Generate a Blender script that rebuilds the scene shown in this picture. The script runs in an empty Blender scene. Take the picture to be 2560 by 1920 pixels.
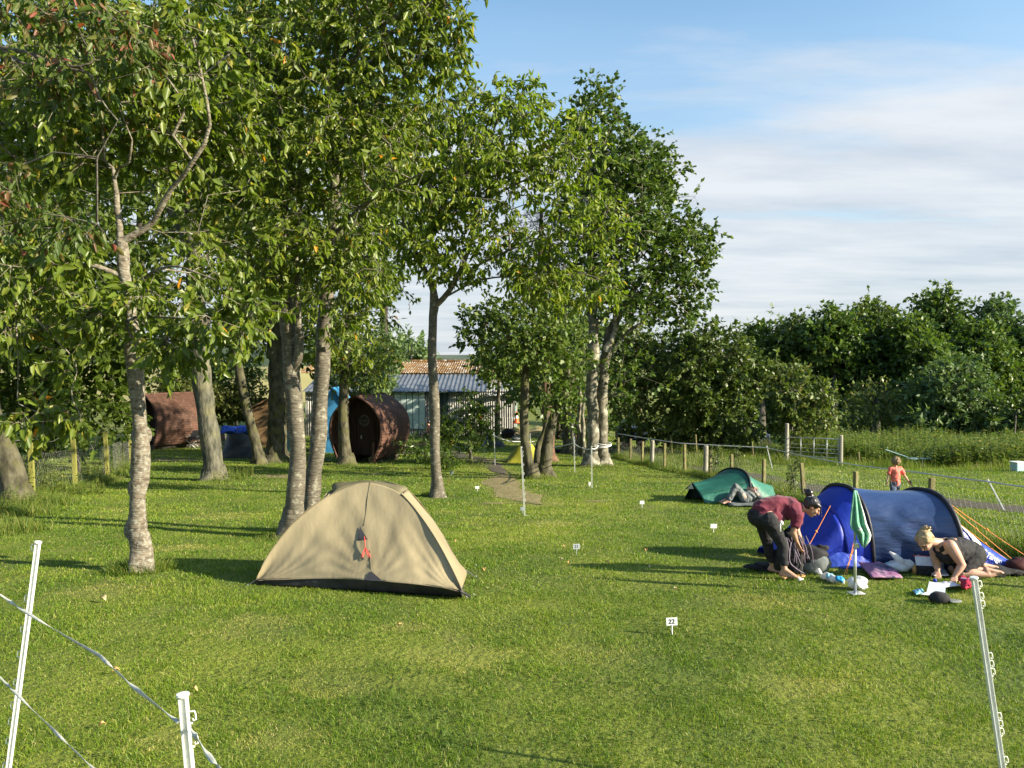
import bpy, bmesh, math, random
import numpy as np
from mathutils import Vector, Matrix

rnd = random.Random(11)
R = math.radians
SC = bpy.context.scene
COL = SC.collection

# ------------------------------------------------------------------ camera, sky, sun, exposure
CAM_H, FPX, PITCH = 2.6, 1997.0, R(1.864)
cd = bpy.data.cameras.new("camera")
cam = bpy.data.objects.new("camera", cd)
COL.objects.link(cam)
cam.location = (0, 0, CAM_H)
cam.rotation_euler = (math.pi / 2 - PITCH, 0, 0)
cd.sensor_width = 36.0
cd.lens = FPX / 2560 * 36.0
cd.clip_start, cd.clip_end = 0.1, 9000
SC.camera = cam

SUN_EL = R(23.0)
LX, LY = -1.0, 0.36                     # way the light travels over the ground
_l = math.hypot(LX, LY)
light_dir = Vector((LX / _l * math.cos(SUN_EL), LY / _l * math.cos(SUN_EL), -math.sin(SUN_EL)))
to_sun = -light_dir
sl = bpy.data.lights.new("sun", 'SUN')
sl.energy = 5.0
sl.angle = R(0.55)
sl.color = (1.0, 0.89, 0.68)
so = bpy.data.objects.new("sun", sl)
so.rotation_euler = light_dir.to_track_quat('-Z', 'Y').to_euler()
so.location = (20, -10, 20)
COL.objects.link(so)

world = bpy.data.worlds.new("World")
SC.world = world
world.use_nodes = True
wn, wl = world.node_tree.nodes, world.node_tree.links
wn.clear()
wout = wn.new("ShaderNodeOutputWorld")
bg = wn.new("ShaderNodeBackground")
bg.inputs[1].default_value = 0.13
sky = wn.new("ShaderNodeTexSky")
sky.sky_type = 'NISHITA'
sky.sun_disc = False
sky.sun_elevation = SUN_EL
sky.sun_rotation = math.atan2(to_sun.x, to_sun.y)
sky.air_density, sky.dust_density, sky.ozone_density = 1.0, 1.2, 1.3
tc = wn.new("ShaderNodeTexCoord")
sep = wn.new("ShaderNodeSeparateXYZ")
wl.new(tc.outputs['Generated'], sep.inputs[0])


def wmath(op, a, b=None, c=None, clamp=False):
    n = wn.new("ShaderNodeMath")
    n.operation = op
    n.use_clamp = clamp
    for i, v in enumerate((a, b, c)):
        if v is None:
            continue
        if isinstance(v, (int, float)):
            n.inputs[i].default_value = v
        else:
            wl.new(v, n.inputs[i])
    return n.outputs[0]


zz = wmath('MAXIMUM', wmath('ADD', sep.outputs[2], 0.10), 0.03)
cmb = wn.new("ShaderNodeCombineXYZ")
wl.new(wmath('DIVIDE', sep.outputs[0], zz), cmb.inputs[0])
wl.new(wmath('DIVIDE', sep.outputs[1], zz), cmb.inputs[1])
cmb.inputs[2].default_value = 3.4
mp = wn.new("ShaderNodeMapping")
mp.inputs['Rotation'].default_value = (0, 0, R(24))
mp.inputs['Scale'].default_value = (0.42, 0.95, 1)
mp.inputs['Location'].default_value = (0.9, 0.25, 0)
wl.new(cmb.outputs[0], mp.inputs[0])
nz = wn.new("ShaderNodeTexNoise")
nz.inputs['Scale'].default_value = 0.75
nz.inputs['Detail'].default_value = 9
nz.inputs['Roughness'].default_value = 0.58
nz.inputs['Distortion'].default_value = 0.15
wl.new(mp.outputs[0], nz.inputs['Vector'])
lowb = wmath('MULTIPLY', wmath('SUBTRACT', 0.345, sep.outputs[2]), 2.1)
cl = wmath('MULTIPLY', wmath('ADD', wmath('MULTIPLY', wmath('SUBTRACT', nz.outputs['Fac'], 0.50), 1.35), lowb), 4.2, clamp=True)
cl = wmath('ADD', wmath('MULTIPLY', wmath('SMOOTH_MIN', cl, 1.0, 0.3), 0.90), 0.06)
hz = wmath('POWER', wmath('SUBTRACT', 1.0, wmath('MULTIPLY', wmath('MAXIMUM', sep.outputs[2], 0.0), 2.2), clamp=True), 1.2)
fac = wmath('MAXIMUM', cl, wmath('MULTIPLY', hz, 0.95))
mixc = wn.new("ShaderNodeMix")
mixc.data_type = 'RGBA'
wl.new(fac, mixc.inputs['Factor'])
tintn = wn.new("ShaderNodeMix")
tintn.data_type = 'RGBA'
tintn.blend_type = 'MULTIPLY'
tintn.inputs['Factor'].default_value = 1.0
wl.new(sky.outputs[0], tintn.inputs['A'])
tintn.inputs['B'].default_value = (0.60, 0.77, 0.80, 1)
wl.new(tintn.outputs['Result'], mixc.inputs['A'])
nz2 = wn.new("ShaderNodeTexNoise")
nz2.inputs['Scale'].default_value = 1.5
nz2.inputs['Detail'].default_value = 8
nz2.inputs['Roughness'].default_value = 0.6
wl.new(mp.outputs[0], nz2.inputs['Vector'])
cr = wn.new("ShaderNodeValToRGB")
cr.color_ramp.elements[0].position, cr.color_ramp.elements[1].position = 0.36, 0.62
cr.color_ramp.elements[0].color = (1.78, 1.98, 2.26, 1)
cr.color_ramp.elements[1].color = (2.55, 2.62, 2.72, 1)
wl.new(nz2.outputs['Fac'], cr.inputs[0])
wl.new(cr.outputs[0], mixc.inputs['B'])
wl.new(mixc.outputs['Result'], bg.inputs[0])
wl.new(bg.outputs[0], wout.inputs[0])

vs = SC.view_settings
vs.view_transform = 'Standard'
vs.look = 'None'
vs.exposure = 1.38
vs.gamma = 1.0
SC.cycles.max_bounces = 6
SC.cycles.diffuse_bounces = 3
SC.cycles.glossy_bounces = 2
SC.cycles.transmission_bounces = 4
SC.cycles.transparent_max_bounces = 8
SC.cycles.caustics_reflective = False
SC.cycles.caustics_refractive = False
SC.cycles.sample_clamp_indirect = 6.0
SC.cycles.use_denoising = True
try:
    SC.cycles.denoiser = 'OPENIMAGEDENOISE'
    SC.cycles.denoising_input_passes = 'RGB_ALBEDO_NORMAL'
    SC.cycles.denoising_prefilter = 'ACCURATE'
except Exception:
    pass

# ------------------------------------------------------------------ terrain and picture-to-place helpers
_PY = [-60, 8, 10, 12, 15, 19, 25, 32, 40, 54, 80, 150, 400, 6000]
_PZ = [0, 0, -.08, -.24, -.5, -.82, -1.25, -1.7, -2.1, -2.6, -3.0, -3.5, -6, -9]


def zt(x, y):
    z = np.interp(y, _PY, _PZ)
    return z + 0.025 * np.sin(np.asarray(x) * .8 + 1.3) * np.sin(np.asarray(y) * .55) * np.clip((60 - np.asarray(y)) / 30, 0, 1)


def ztf(x, y):
    return float(zt(x, y))


def ray(px, py):
    xc, yc = (px - 1280) / FPX, (960 - py) / FPX
    c, s = math.cos(PITCH), math.sin(PITCH)
    return Vector((xc, c + yc * s, -s + yc * c))


def P(px, py, d):
    r = ray(px, py)
    return Vector((0, 0, CAM_H)) + r * (d / r.y)


def G(px, py):
    r = ray(px, py)
    lo, hi = 2.0, 400.0
    for d in np.arange(2.0, 400.0, 0.5):
        p = Vector((0, 0, CAM_H)) + r * (d / r.y)
        if p.z < ztf(p.x, p.y):
            lo, hi = d - .5, d
            break
    for _ in range(24):
        m = (lo + hi) / 2
        p = Vector((0, 0, CAM_H)) + r * (m / r.y)
        if p.z < ztf(p.x, p.y):
            hi = m
        else:
            lo = m
    return Vector((0, 0, CAM_H)) + r * (hi / r.y)


# ------------------------------------------------------------------ materials
def nt(m):
    return m.node_tree.nodes, m.node_tree.links


def mat(name, c1, c2=None, scale=8.0, rough=0.8, bump=0.0, bscale=None, detail=5, spec=0.3, metal=0.0, stretch=(1, 1, 1),
        transl=0.0, alpha=1.0, sheen=0.0, coords='Object', thr=(0.35, 0.65), c3=None, s3=40.0, t3=(0.5, 0.6), coat=0.0, bdist=0.02):
    m = bpy.data.materials.new(name)
    m.use_nodes = True
    n, l = nt(m)
    b = n["Principled BSDF"]
    b.inputs['Roughness'].default_value = rough
    b.inputs['Specular IOR Level'].default_value = spec
    b.inputs['Metallic'].default_value = metal
    b.inputs['Coat Weight'].default_value = coat
    if sheen:
        b.inputs['Sheen Weight'].default_value = sheen
    if alpha < 1:
        b.inputs['Alpha'].default_value = alpha
    t = n.new("ShaderNodeTexCoord")
    mpg = n.new("ShaderNodeMapping")
    mpg.inputs['Scale'].default_value = stretch
    l.new(t.outputs[coords], mpg.inputs[0])
    csock = None
    if c2 is not None:
        no = n.new("ShaderNodeTexNoise")
        no.inputs['Scale'].default_value = scale
        no.inputs['Detail'].default_value = detail
        l.new(mpg.outputs[0], no.inputs['Vector'])
        rp = n.new("ShaderNodeValToRGB")
        rp.color_ramp.elements[0].position = thr[0]
        rp.color_ramp.elements[1].position = thr[1]
        rp.color_ramp.elements[0].color = (*c1, 1)
        rp.color_ramp.elements[1].color = (*c2, 1)
        l.new(no.outputs['Fac'], rp.inputs[0])
        csock = rp.outputs[0]
        if c3 is not None:
            n3 = n.new("ShaderNodeTexNoise")
            n3.inputs['Scale'].default_value = s3
            n3.inputs['Detail'].default_value = 4
            l.new(t.outputs[coords], n3.inputs['Vector'])
            r3 = n.new("ShaderNodeMapRange")
            r3.inputs['From Min'].default_value, r3.inputs['From Max'].default_value = t3
            l.new(n3.outputs['Fac'], r3.inputs['Value'])
            mx = n.new("ShaderNodeMix")
            mx.data_type = 'RGBA'
            l.new(r3.outputs[0], mx.inputs['Factor'])
            l.new(csock, mx.inputs['A'])
            mx.inputs['B'].default_value = (*c3, 1)
            csock = mx.outputs['Result']
        l.new(csock, b.inputs['Base Color'])
    else:
        b.inputs['Base Color'].default_value = (*c1, 1)
    if bump:
        nb = n.new("ShaderNodeTexNoise")
        nb.inputs['Scale'].default_value = bscale or scale
        nb.inputs['Detail'].default_value = 6
        l.new(mpg.outputs[0], nb.inputs['Vector'])
        bp = n.new("ShaderNodeBump")
        bp.inputs['Strength'].default_value = bump
        bp.inputs['Distance'].default_value = bdist
        l.new(nb.outputs['Fac'], bp.inputs['Height'])
        l.new(bp.outputs[0], b.inputs['Normal'])
    if transl:
        tr = n.new("ShaderNodeBsdfTranslucent")
        ms = n.new("ShaderNodeMixShader")
        ms.inputs[0].default_value = transl
        if csock is not None:
            l.new(csock, tr.inputs[0])
        else:
            tr.inputs[0].default_value = (*c1, 1)
        l.new(b.outputs[0], ms.inputs[1])
        l.new(tr.outputs[0], ms.inputs[2])
        l.new(ms.outputs[0], n["Material Output"].inputs[0])
    return m


def leaf_mat(name, stops, transl=0.47, rough=0.42, spec=0.35, tmul=(1.25, 1.35, .55), nscale=0.35, namt=0.18):
    """colour from the per-leaf 'tint' number, shifted a little by a slow noise over the place"""
    m = bpy.data.materials.new(name)
    m.use_nodes = True
    n, l = nt(m)
    b = n["Principled BSDF"]
    b.inputs['Roughness'].default_value = rough
    b.inputs['Specular IOR Level'].default_value = spec
    at = n.new("ShaderNodeAttribute")
    at.attribute_name = "tint"
    geo = n.new("ShaderNodeNewGeometry")
    no = n.new("ShaderNodeTexNoise")
    no.inputs['Scale'].default_value = nscale
    no.inputs['Detail'].default_value = 3
    l.new(geo.outputs['Position'], no.inputs['Vector'])
    a1 = n.new("ShaderNodeMath")
    a1.operation = 'SUBTRACT'
    l.new(no.outputs['Fac'], a1.inputs[0])
    a1.inputs[1].default_value = 0.5
    a2 = n.new("ShaderNodeMath")
    a2.operation = 'MULTIPLY_ADD'
    l.new(a1.outputs[0], a2.inputs[0])
    a2.inputs[1].default_value = namt * 2
    l.new(at.outputs['Fac'], a2.inputs[2])
    rp = n.new("ShaderNodeValToRGB")
    e = rp.color_ramp.elements
    e[0].position, e[0].color = stops[0][0], (*stops[0][1], 1)
    e[1].position, e[1].color = stops[-1][0], (*stops[-1][1], 1)
    for p_, c_ in stops[1:-1]:
        x = e.new(p_)
        x.color = (*c_, 1)
    l.new(a2.outputs[0], rp.inputs[0])
    l.new(rp.outputs[0], b.inputs['Base Color'])
    tr = n.new("ShaderNodeBsdfTranslucent")
    mu = n.new("ShaderNodeMix")
    mu.data_type = 'RGBA'
    mu.blend_type = 'MULTIPLY'
    mu.inputs['Factor'].default_value = 1
    l.new(rp.outputs[0], mu.inputs['A'])
    mu.inputs['B'].default_value = (*tmul, 1)
    l.new(mu.outputs['Result'], tr.inputs[0])
    ms = n.new("ShaderNodeMixShader")
    ms.inputs[0].default_value = transl
    l.new(b.outputs[0], ms.inputs[1])
    l.new(tr.outputs[0], ms.inputs[2])
    l.new(ms.outputs[0], n["Material Output"].inputs[0])
    return m


# ------------------------------------------------------------------ mesh helpers
WL = {}


def wloc(o):
    return WL.get(o.name, Vector((0, 0, 0))) if o is not None else Vector((0, 0, 0))


def tag(o, label=None, cat=None, group=None, kind=None):
    if label:
        o['label'] = label
    if cat:
        o['category'] = cat
    if group:
        o['group'] = group
    if kind:
        o['kind'] = kind
    return o


def thing(name, label, cat, loc=(0, 0, 0), group=None):
    o = bpy.data.objects.new(name, None)
    COL.objects.link(o)
    o.location = loc
    o.empty_display_size = 0.2
    WL[o.name] = Vector(loc)
    return tag(o, label, cat, group)


def np_obj(name, V, F, material, parent=None, tint=None, smooth=False, matidx=None):
    """V (n,3); F a list of integer arrays, each (m,3) or (m,4); world coordinates"""
    off = np.array(wloc(parent))
    V = np.asarray(V, dtype=np.float32) - off.astype(np.float32)
    me = bpy.data.meshes.new(name)
    me.vertices.add(len(V))
    me.vertices.foreach_set("co", V.ravel())
    Fs = [np.asarray(f, dtype=np.int32) for f in F if len(f)]
    tot = sum(f.size for f in Fs)
    nf = sum(len(f) for f in Fs)
    me.loops.add(tot)
    me.loops.foreach_set("vertex_index", np.concatenate([f.ravel() for f in Fs]))
    me.polygons.add(nf)
    sizes = np.concatenate([np.full(len(f), f.shape[1], np.int32) for f in Fs])
    starts = np.concatenate([[0], np.cumsum(sizes)[:-1]]).astype(np.int32)
    me.polygons.foreach_set("loop_start", starts)
    me.polygons.foreach_set("loop_total", sizes)
    if smooth:
        me.polygons.foreach_set("use_smooth", np.ones(nf, dtype=bool))
    for mm in (material if isinstance(material, (list, tuple)) else [material]):
        me.materials.append(mm)
    if matidx is not None:
        me.polygons.foreach_set("material_index", np.asarray(matidx, np.int32))
    me.update(calc_edges=True)
    if tint is not None:
        a = me.attributes.new("tint", 'FLOAT', 'FACE')
        a.data.foreach_set("value", np.asarray(tint, np.float32))
    o = bpy.data.objects.new(name, me)
    COL.objects.link(o)
    if parent is not None:
        o.parent = parent
    WL[o.name] = wloc(parent)
    return o


def basis(t):
    t = Vector(t).normalized()
    ref = Vector((0, 0, 1)) if abs(t.z) < .9 else Vector((1, 0, 0))
    a = t.cross(ref).normalized()
    return t, a, t.cross(a).normalized()


class MB:
    def __init__(s):
        s.v, s.f = [], []

    def add(s, vs_, fs_):
        k = len(s.v)
        s.v += [tuple(x) for x in vs_]
        s.f += [tuple(i + k for i in f) for f in fs_]
        return s

    def box(s, c, size, rot=None):
        hx, hy, hz_ = size[0] / 2, size[1] / 2, size[2] / 2
        pts = [Vector((x, y, z)) for z in (-hz_, hz_) for y in (-hy, hy) for x in (-hx, hx)]
        if rot is not None:
            pts = [rot @ p for p in pts]
        pts = [p + Vector(c) for p in pts]
        return s.add(pts, [(0, 2, 3, 1), (4, 5, 7, 6), (0, 1, 5, 4), (2, 6, 7, 3), (0, 4, 6, 2), (1, 3, 7, 5)])

    def tube(s, pts, radii, n=8, caps=True, jitter=0.0, rg=None):
        pts = [Vector(p) for p in pts]
        if isinstance(radii, (int, float)):
            radii = [radii] * len(pts)
        vs_, fs_ = [], []
        a = None
        for i, p in enumerate(pts):
            t = (pts[min(i + 1, len(pts) - 1)] - pts[max(i - 1, 0)])
            if t.length < 1e-9:
                t = Vector((0, 0, 1))
            t.normalize()
            if a is None:
                _, a, b = basis(t)
            else:
                a = (a - t * a.dot(t))
                if a.length < 1e-6:
                    _, a, b = basis(t)
                a.normalize()
                b = t.cross(a)
            for k in range(n):
                an = 2 * math.pi * k / n
                r = radii[i] * (1 + (rg.uniform(-jitter, jitter) if rg else 0))
                vs_.append(p + a * (math.cos(an) * r) + b * (math.sin(an) * r))
        for i in range(len(pts) - 1):
            for k in range(n):
                k2 = (k + 1) % n
                fs_.append((i * n + k, i * n + k2, (i + 1) * n + k2, (i + 1) * n + k))
        if caps:
            fs_.append(tuple(range(n - 1, -1, -1)))
            fs_.append(tuple((len(pts) - 1) * n + k for k in range(n)))
        return s.add(vs_, fs_)

    def ell(s, c, r, rot=None, nu=12, nv=8):
        vs_, fs_ = [], []
        c = Vector(c)
        if isinstance(r, (int, float)):
            r = (r, r, r)
        vs_.append(Vector((0, 0, -r[2])))
        for j in range(1, nv):
            ph = -math.pi / 2 + math.pi * j / nv
            for i in range(nu):
                th = 2 * math.pi * i / nu
                vs_.append(Vector((math.cos(th) * math.cos(ph) * r[0], math.sin(th) * math.cos(ph) * r[1], math.sin(ph) * r[2])))
        vs_.append(Vector((0, 0, r[2])))
        for i in range(nu):
            i2 = (i + 1) % nu
            fs_.append((0, 1 + i2, 1 + i))
            for j in range(nv - 2):
                fs_.append((1 + j * nu + i, 1 + j * nu + i2, 1 + (j + 1) * nu + i2, 1 + (j + 1) * nu + i))
            fs_.append((1 + (nv - 2) * nu + i, 1 + (nv - 2) * nu + i2, len(vs_) - 1))
        if rot is not None:
            vs_ = [rot @ v for v in vs_]
        return s.add([v + c for v in vs_], fs_)

    def cap(s, p0, r0, p1, r1, n=10):
        p0, p1 = Vector(p0), Vector(p1)
        s.ell(p0, r0, nu=n, nv=6)
        s.ell(p1, r1, nu=n, nv=6)
        if (p1 - p0).length > 1e-5:
            s.tube([p0, p1], [r0, r1], n)
        return s

    def grid(s, rows, close=False):
        """rows: list of lists of points of one length"""
        m = len(rows[0])
        vs_ = [p for r in rows for p in r]
        fs_ = []
        for i in range(len(rows) - 1):
            for j in range(m - (0 if close else 1)):
                j2 = (j + 1) % m
                fs_.append((i * m + j, i * m + j2, (i + 1) * m + j2, (i + 1) * m + j))
        return s.add(vs_, fs_)

    def lathe(s, c, prof, n=16, axis=None):
        c = Vector(c)
        q = Vector((0, 0, 1)).rotation_difference(Vector(axis)) if axis is not None else None
        rows = []
        for r, z in prof:
            row = [Vector((math.cos(2 * math.pi * k / n) * r, math.sin(2 * math.pi * k / n) * r, z)) for k in range(n)]
            if q:
                row = [q @ p for p in row]
            rows.append([p + c for p in row])
        return s.grid(rows, close=True)

    def build(s, name, material, parent=None, smooth=False, solid=0.0, bevel=0.0, sub=0, remesh=0.0, relax=0, crease=None):
        off = wloc(parent)
        me = bpy.data.meshes.new(name)
        me.from_pydata([(v[0] - off.x, v[1] - off.y, v[2] - off.z) for v in s.v], [], s.f)
        o = bpy.data.objects.new(name, me)
        COL.objects.link(o)
        mods = False
        if remesh:
            md = o.modifiers.new("r", 'REMESH')
            md.mode = 'VOXEL'
            md.voxel_size = remesh
            mods = True
        if relax:
            md = o.modifiers.new("s", 'SMOOTH')
            md.iterations = relax
            md.factor = 0.5
            mods = True
        if solid:
            md = o.modifiers.new("t", 'SOLIDIFY')
            md.thickness = solid
            md.offset = 0
            mods = True
        if bevel:
            md = o.modifiers.new("b", 'BEVEL')
            md.width = bevel
            md.segments = 2
            mods = True
        if sub:
            md = o.modifiers.new("u", 'SUBSURF')
            md.levels = md.render_levels = sub
            mods = True
        if mods:
            dg = bpy.context.evaluated_depsgraph_get()
            me2 = bpy.data.meshes.new_from_object(o.evaluated_get(dg), preserve_all_data_layers=False, depsgraph=dg)
            o.modifiers.clear()
            o.data = me2
            bpy.data.meshes.remove(me)
            me = me2
            me.name = name
        if crease:
            amp, fq, cs = crease
            n_ = len(me.vertices)
            co = np.empty(n_ * 3, np.float32)
            no = np.empty(n_ * 3, np.float32)
            me.vertices.foreach_get("co", co)
            me.vertex_normals.foreach_get("vector", no)
            co, no = co.reshape(-1, 3), no.reshape(-1, 3)
            g2 = np.random.default_rng(cs)
            h = np.zeros(n_)
            for _ in range(7):
                kv = g2.normal(0, 1, 3)
                kv *= fq * g2.uniform(.5, 1.5) / np.linalg.norm(kv)
                kw = g2.normal(0, 1, 3) * fq * .3
                h += np.sin(co @ kv + 1.8 * np.sin(co @ kw + g2.uniform(0, 6)) + g2.uniform(0, 6))
            h = -np.abs(h) / 3 + .5
            co += no * (amp * h)[:, None].astype(np.float32)
            me.vertices.foreach_set("co", co.ravel())
        me.materials.clear()
        me.materials.append(material)
        me.polygons.foreach_set("use_smooth", np.full(len(me.polygons), smooth, dtype=bool))
        me.update()
        if parent is not None:
            o.parent = parent
        WL[o.name] = wloc(parent)
        return o


def sticks(p0, p1, r0, r1):
    """many thin three-sided twigs at once"""
    p0, p1 = np.asarray(p0, float), np.asarray(p1, float)
    t = p1 - p0
    t /= np.linalg.norm(t, axis=1, keepdims=True) + 1e-9
    ref = np.where(np.abs(t[:, 2:3]) < .9, np.array([[0, 0, 1.]]), np.array([[1., 0, 0]]))
    a = np.cross(t, ref)
    a /= np.linalg.norm(a, axis=1, keepdims=True)
    b = np.cross(t, a)
    out = []
    for p, r in ((p0, r0), (p1, r1)):
        for k in range(3):
            an = 2 * math.pi * k / 3
            out.append(p + (a * math.cos(an) + b * math.sin(an)) * np.reshape(r, (-1, 1)))
    V = np.stack(out, axis=1).reshape(-1, 3)
    i = np.arange(len(p0))[:, None] * 6
    F = np.concatenate([i + np.array([[k, (k + 1) % 3, (k + 1) % 3 + 3, k + 3]]) for k in range(3)])
    return V, F


def leaves(Pb, D, N, L, W, fold=0.25, curl=0.15, full=True):
    """leaf blades: base point, direction, rough normal, length, width. full: 2 quads; else one kite quad"""
    D = D / (np.linalg.norm(D, axis=1, keepdims=True) + 1e-9)
    S = np.cross(D, N)
    S /= (np.linalg.norm(S, axis=1, keepdims=True) + 1e-9)
    N = np.cross(S, D)
    L = np.reshape(L, (-1, 1))
    W = np.reshape(W, (-1, 1))
    i = np.arange(len(Pb))[:, None]
    tip = Pb + D * L - N * L * curl
    if full:
        up = N * W * fold
        r1, r2 = Pb + D * L * .30 + S * W * .5 + up, Pb + D * L * .68 + S * W * .36 + up * .7 - N * L * curl * .4
        l1, l2 = Pb + D * L * .30 - S * W * .5 + up, Pb + D * L * .68 - S * W * .36 + up * .7 - N * L * curl * .4
        V = np.stack([Pb, r1, r2, tip, l2, l1], axis=1).reshape(-1, 3)
        F = np.stack([i * 6 + np.array([[0, 1, 2, 3]]), i * 6 + np.array([[0, 3, 4, 5]])], axis=1).reshape(-1, 4)
    else:
        V = np.stack([Pb, Pb + D * L * .45 + S * W * .5, tip, Pb + D * L * .45 - S * W * .5], axis=1).reshape(-1, 3)
        F = i * 4 + np.array([[0, 1, 2, 3]])
    return V, F


def cat(parts):
    Vs, Fs, k = [], {}, 0
    for V, F in parts:
        Vs.append(V)
        F = np.asarray(F)
        Fs.setdefault(F.shape[1], []).append(F + k)
        k += len(V)
    return np.concatenate(Vs), [np.concatenate(f) for f in Fs.values()]


# ------------------------------------------------------------------ materials in use
M = {}
M['ground'] = mat('lawn_soil_green', (.075, .105, .014), (.16, .18, .026), scale=.55, rough=.95, detail=8, bump=.8, bscale=14, bdist=.05, coords='Object',
                  c3=(.15, .14, .045), s3=.9, t3=(.60, .80), thr=(.38, .62))
M['grass'] = leaf_mat('grass_blade', [(0, (.060, .128, .010)), (.3, (.135, .230, .016)), (.6, (.236, .310, .028)), (.82, (.34, .34, .065)), (1, (.48, .41, .19))], transl=.40, rough=.5, nscale=.5, namt=.22,
                      tmul=(1.2, 1.25, .5))
M['longgrass'] = leaf_mat('long_grass_blade', [(0, (0.065, 0.120, 0.014)), (.45, (0.143, 0.204, 0.030)), (.7, (0.286, 0.264, 0.072)), (1, (0.546, 0.408, 0.204))], transl=.4, rough=.5, nscale=.8, namt=.3)
M['weed'] = leaf_mat('weed_leaf', [(0, (0.050, 0.098, 0.015)), (.5, (0.119, 0.184, 0.028)), (.8, (0.237, 0.265, 0.055)), (1, (0.400, 0.310, 0.110))], transl=.35, nscale=.5)
M['cherry'] = leaf_mat('cherry_leaf', [(0, (0.065, 0.108, 0.014)), (.5, (0.143, 0.198, 0.025)), (.80, (0.240, 0.270, 0.040)), (.955, (0.325, 0.288, 0.052)), (.975, (0.650, 0.336, 0.023)), (1, (0.715, 0.264, 0.023))], nscale=.5, namt=.12, rough=.38, spec=.45)
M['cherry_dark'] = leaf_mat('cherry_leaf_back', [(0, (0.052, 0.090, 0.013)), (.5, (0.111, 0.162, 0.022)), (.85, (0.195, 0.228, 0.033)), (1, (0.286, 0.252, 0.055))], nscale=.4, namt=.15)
M['cherry_red'] = leaf_mat('cherry_leaf_turning', [(0, (.06, .10, .02)), (.5, (.10, .15, .03)), (.68, (.16, .14, .04)), (.82, (.22, .10, .06)), (1, (.28, .07, .05))], nscale=.8, namt=.2)
M['yellowleaf'] = leaf_mat('bright_leaf', [(0, (0.085, 0.142, 0.013)), (.5, (0.171, 0.234, 0.022)), (.85, (0.268, 0.296, 0.035)), (.97, (0.293, 0.274, 0.055)), (1, (0.549, 0.274, 0.022))], nscale=.5, namt=.12)
M['syc'] = leaf_mat('sycamore_leaf', [(0, (0.035, 0.071, 0.014)), (.5, (0.077, 0.130, 0.021)), (.85, (0.138, 0.189, 0.031)), (1, (0.200, 0.224, 0.044))], nscale=.35, namt=.15, transl=.3)
M['wood_a'] = leaf_mat('woodland_leaf', [(0, (0.043, 0.086, 0.015)), (.5, (0.090, 0.149, 0.024)), (.9, (0.156, 0.207, 0.033)), (1, (0.204, 0.218, 0.039))], nscale=.16, namt=.25, transl=.28)
M['wood_b'] = leaf_mat('ash_leaf', [(0, (.05, .09, .035)), (.5, (.095, .155, .052)), (.9, (.15, .215, .07)), (1, (.19, .24, .08))], nscale=.16, namt=.2, transl=.28)
M['wood_c'] = leaf_mat('thorn_leaf', [(0, (0.050, 0.078, 0.018)), (.5, (0.099, 0.146, 0.031)), (.9, (0.165, 0.202, 0.050)), (1, (0.220, 0.190, 0.055))], nscale=.16, namt=.25, transl=.28)
M['rhodo'] = leaf_mat('rhododendron_leaf', [(0, (.04, .08, .013)), (.5, (.09, .15, .022)), (.88, (.17, .22, .03)), (.96, (.22, .10, .04)), (1, (.22, .05, .03))], nscale=.8, rough=.3, spec=.5)
M['pine'] = leaf_mat('pine_needle', [(0, (.015, .03, .015)), (1, (.045, .065, .03))], transl=.1)
M['hedge'] = leaf_mat('hedge_leaf', [(0, (.05, .075, .015)), (.5, (.12, .15, .03)), (1, (.24, .23, .07))], nscale=.25, namt=.3)
M['bark_cherry'] = mat('cherry_bark', (.062, .053, .038), (.15, .132, .10), scale=8, rough=.7, bump=.7, bscale=12, stretch=(1, 1, 6), detail=8, bdist=.02, c3=(.26, .245, .19), s3=11, t3=(.56, .70))
M['bark_syc'] = mat('sycamore_bark', (.08, .075, .052), (.19, .175, .13), scale=5, rough=.95, bump=.9, bscale=8, bdist=.03, c3=(.36, .34, .27), s3=4, t3=(.52, .66))
M['bark_lichen'] = mat('lichen_bark', (.085, .068, .048), (.20, .168, .125), scale=6, rough=.9, bump=.9, bscale=12, stretch=(1, 1, 4), detail=8, bdist=.025, c3=(.27, .26, .215), s3=24, t3=(.46, .68))
M['bark_grey'] = mat('grey_bark', (.04, .04, .03), (.14, .135, .10), scale=9, rough=.95, bump=1.0, bscale=14, stretch=(1, 1, .35), detail=7, bdist=.04, c3=(.16, .15, .08), s3=1.6, t3=(.5, .7))
M['bark_moss'] = mat('mossy_bark', (.03, .028, .017), (.115, .105, .068), scale=6, rough=.95, bump=.9, bscale=10, stretch=(1, 1, .5), bdist=.04, c3=(.085, .085, .028), s3=2.5, t3=(.5, .68))
M['bark_dark'] = mat('dark_bark', (.035, .03, .022), (.09, .08, .06), scale=6, rough=.95, bump=.7, bscale=10, bdist=.03)
M['bark_pine'] = mat('pine_bark', (.08, .05, .035), (.17, .10, .062), scale=5, rough=.95, bump=.7, bscale=10, bdist=.03)
M['white_plastic'] = mat('white_post_plastic', (.74, .75, .72), (.62, .63, .58), scale=6, rough=.4, spec=.5, bump=.1, bscale=30, c3=(.42, .44, .34), s3=18, t3=(.62, .8))
M['tape'] = mat('fence_tape', (.62, .62, .55), (.42, .44, .38), scale=30, rough=.6, stretch=(1, 1, 1), transl=.15, bump=.4, bscale=160, bdist=.003)
M['rope'] = mat('fence_rope', (.75, .75, .76), (.55, .55, .56), scale=40, rough=.7)
M['post_wood'] = mat('weathered_post_wood', (.13, .10, .045), (.26, .22, .11), scale=7, rough=.9, stretch=(1, 1, .15), bump=.6, bscale=18, bdist=.01, c3=(.18, .20, .07), s3=5, t3=(.5, .65))
M['post_green'] = mat('algae_post_wood', (.14, .14, .03), (.28, .27, .07), scale=8, rough=.9, stretch=(1, 1, .12), bump=.6, bscale=18, bdist=.01)
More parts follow.
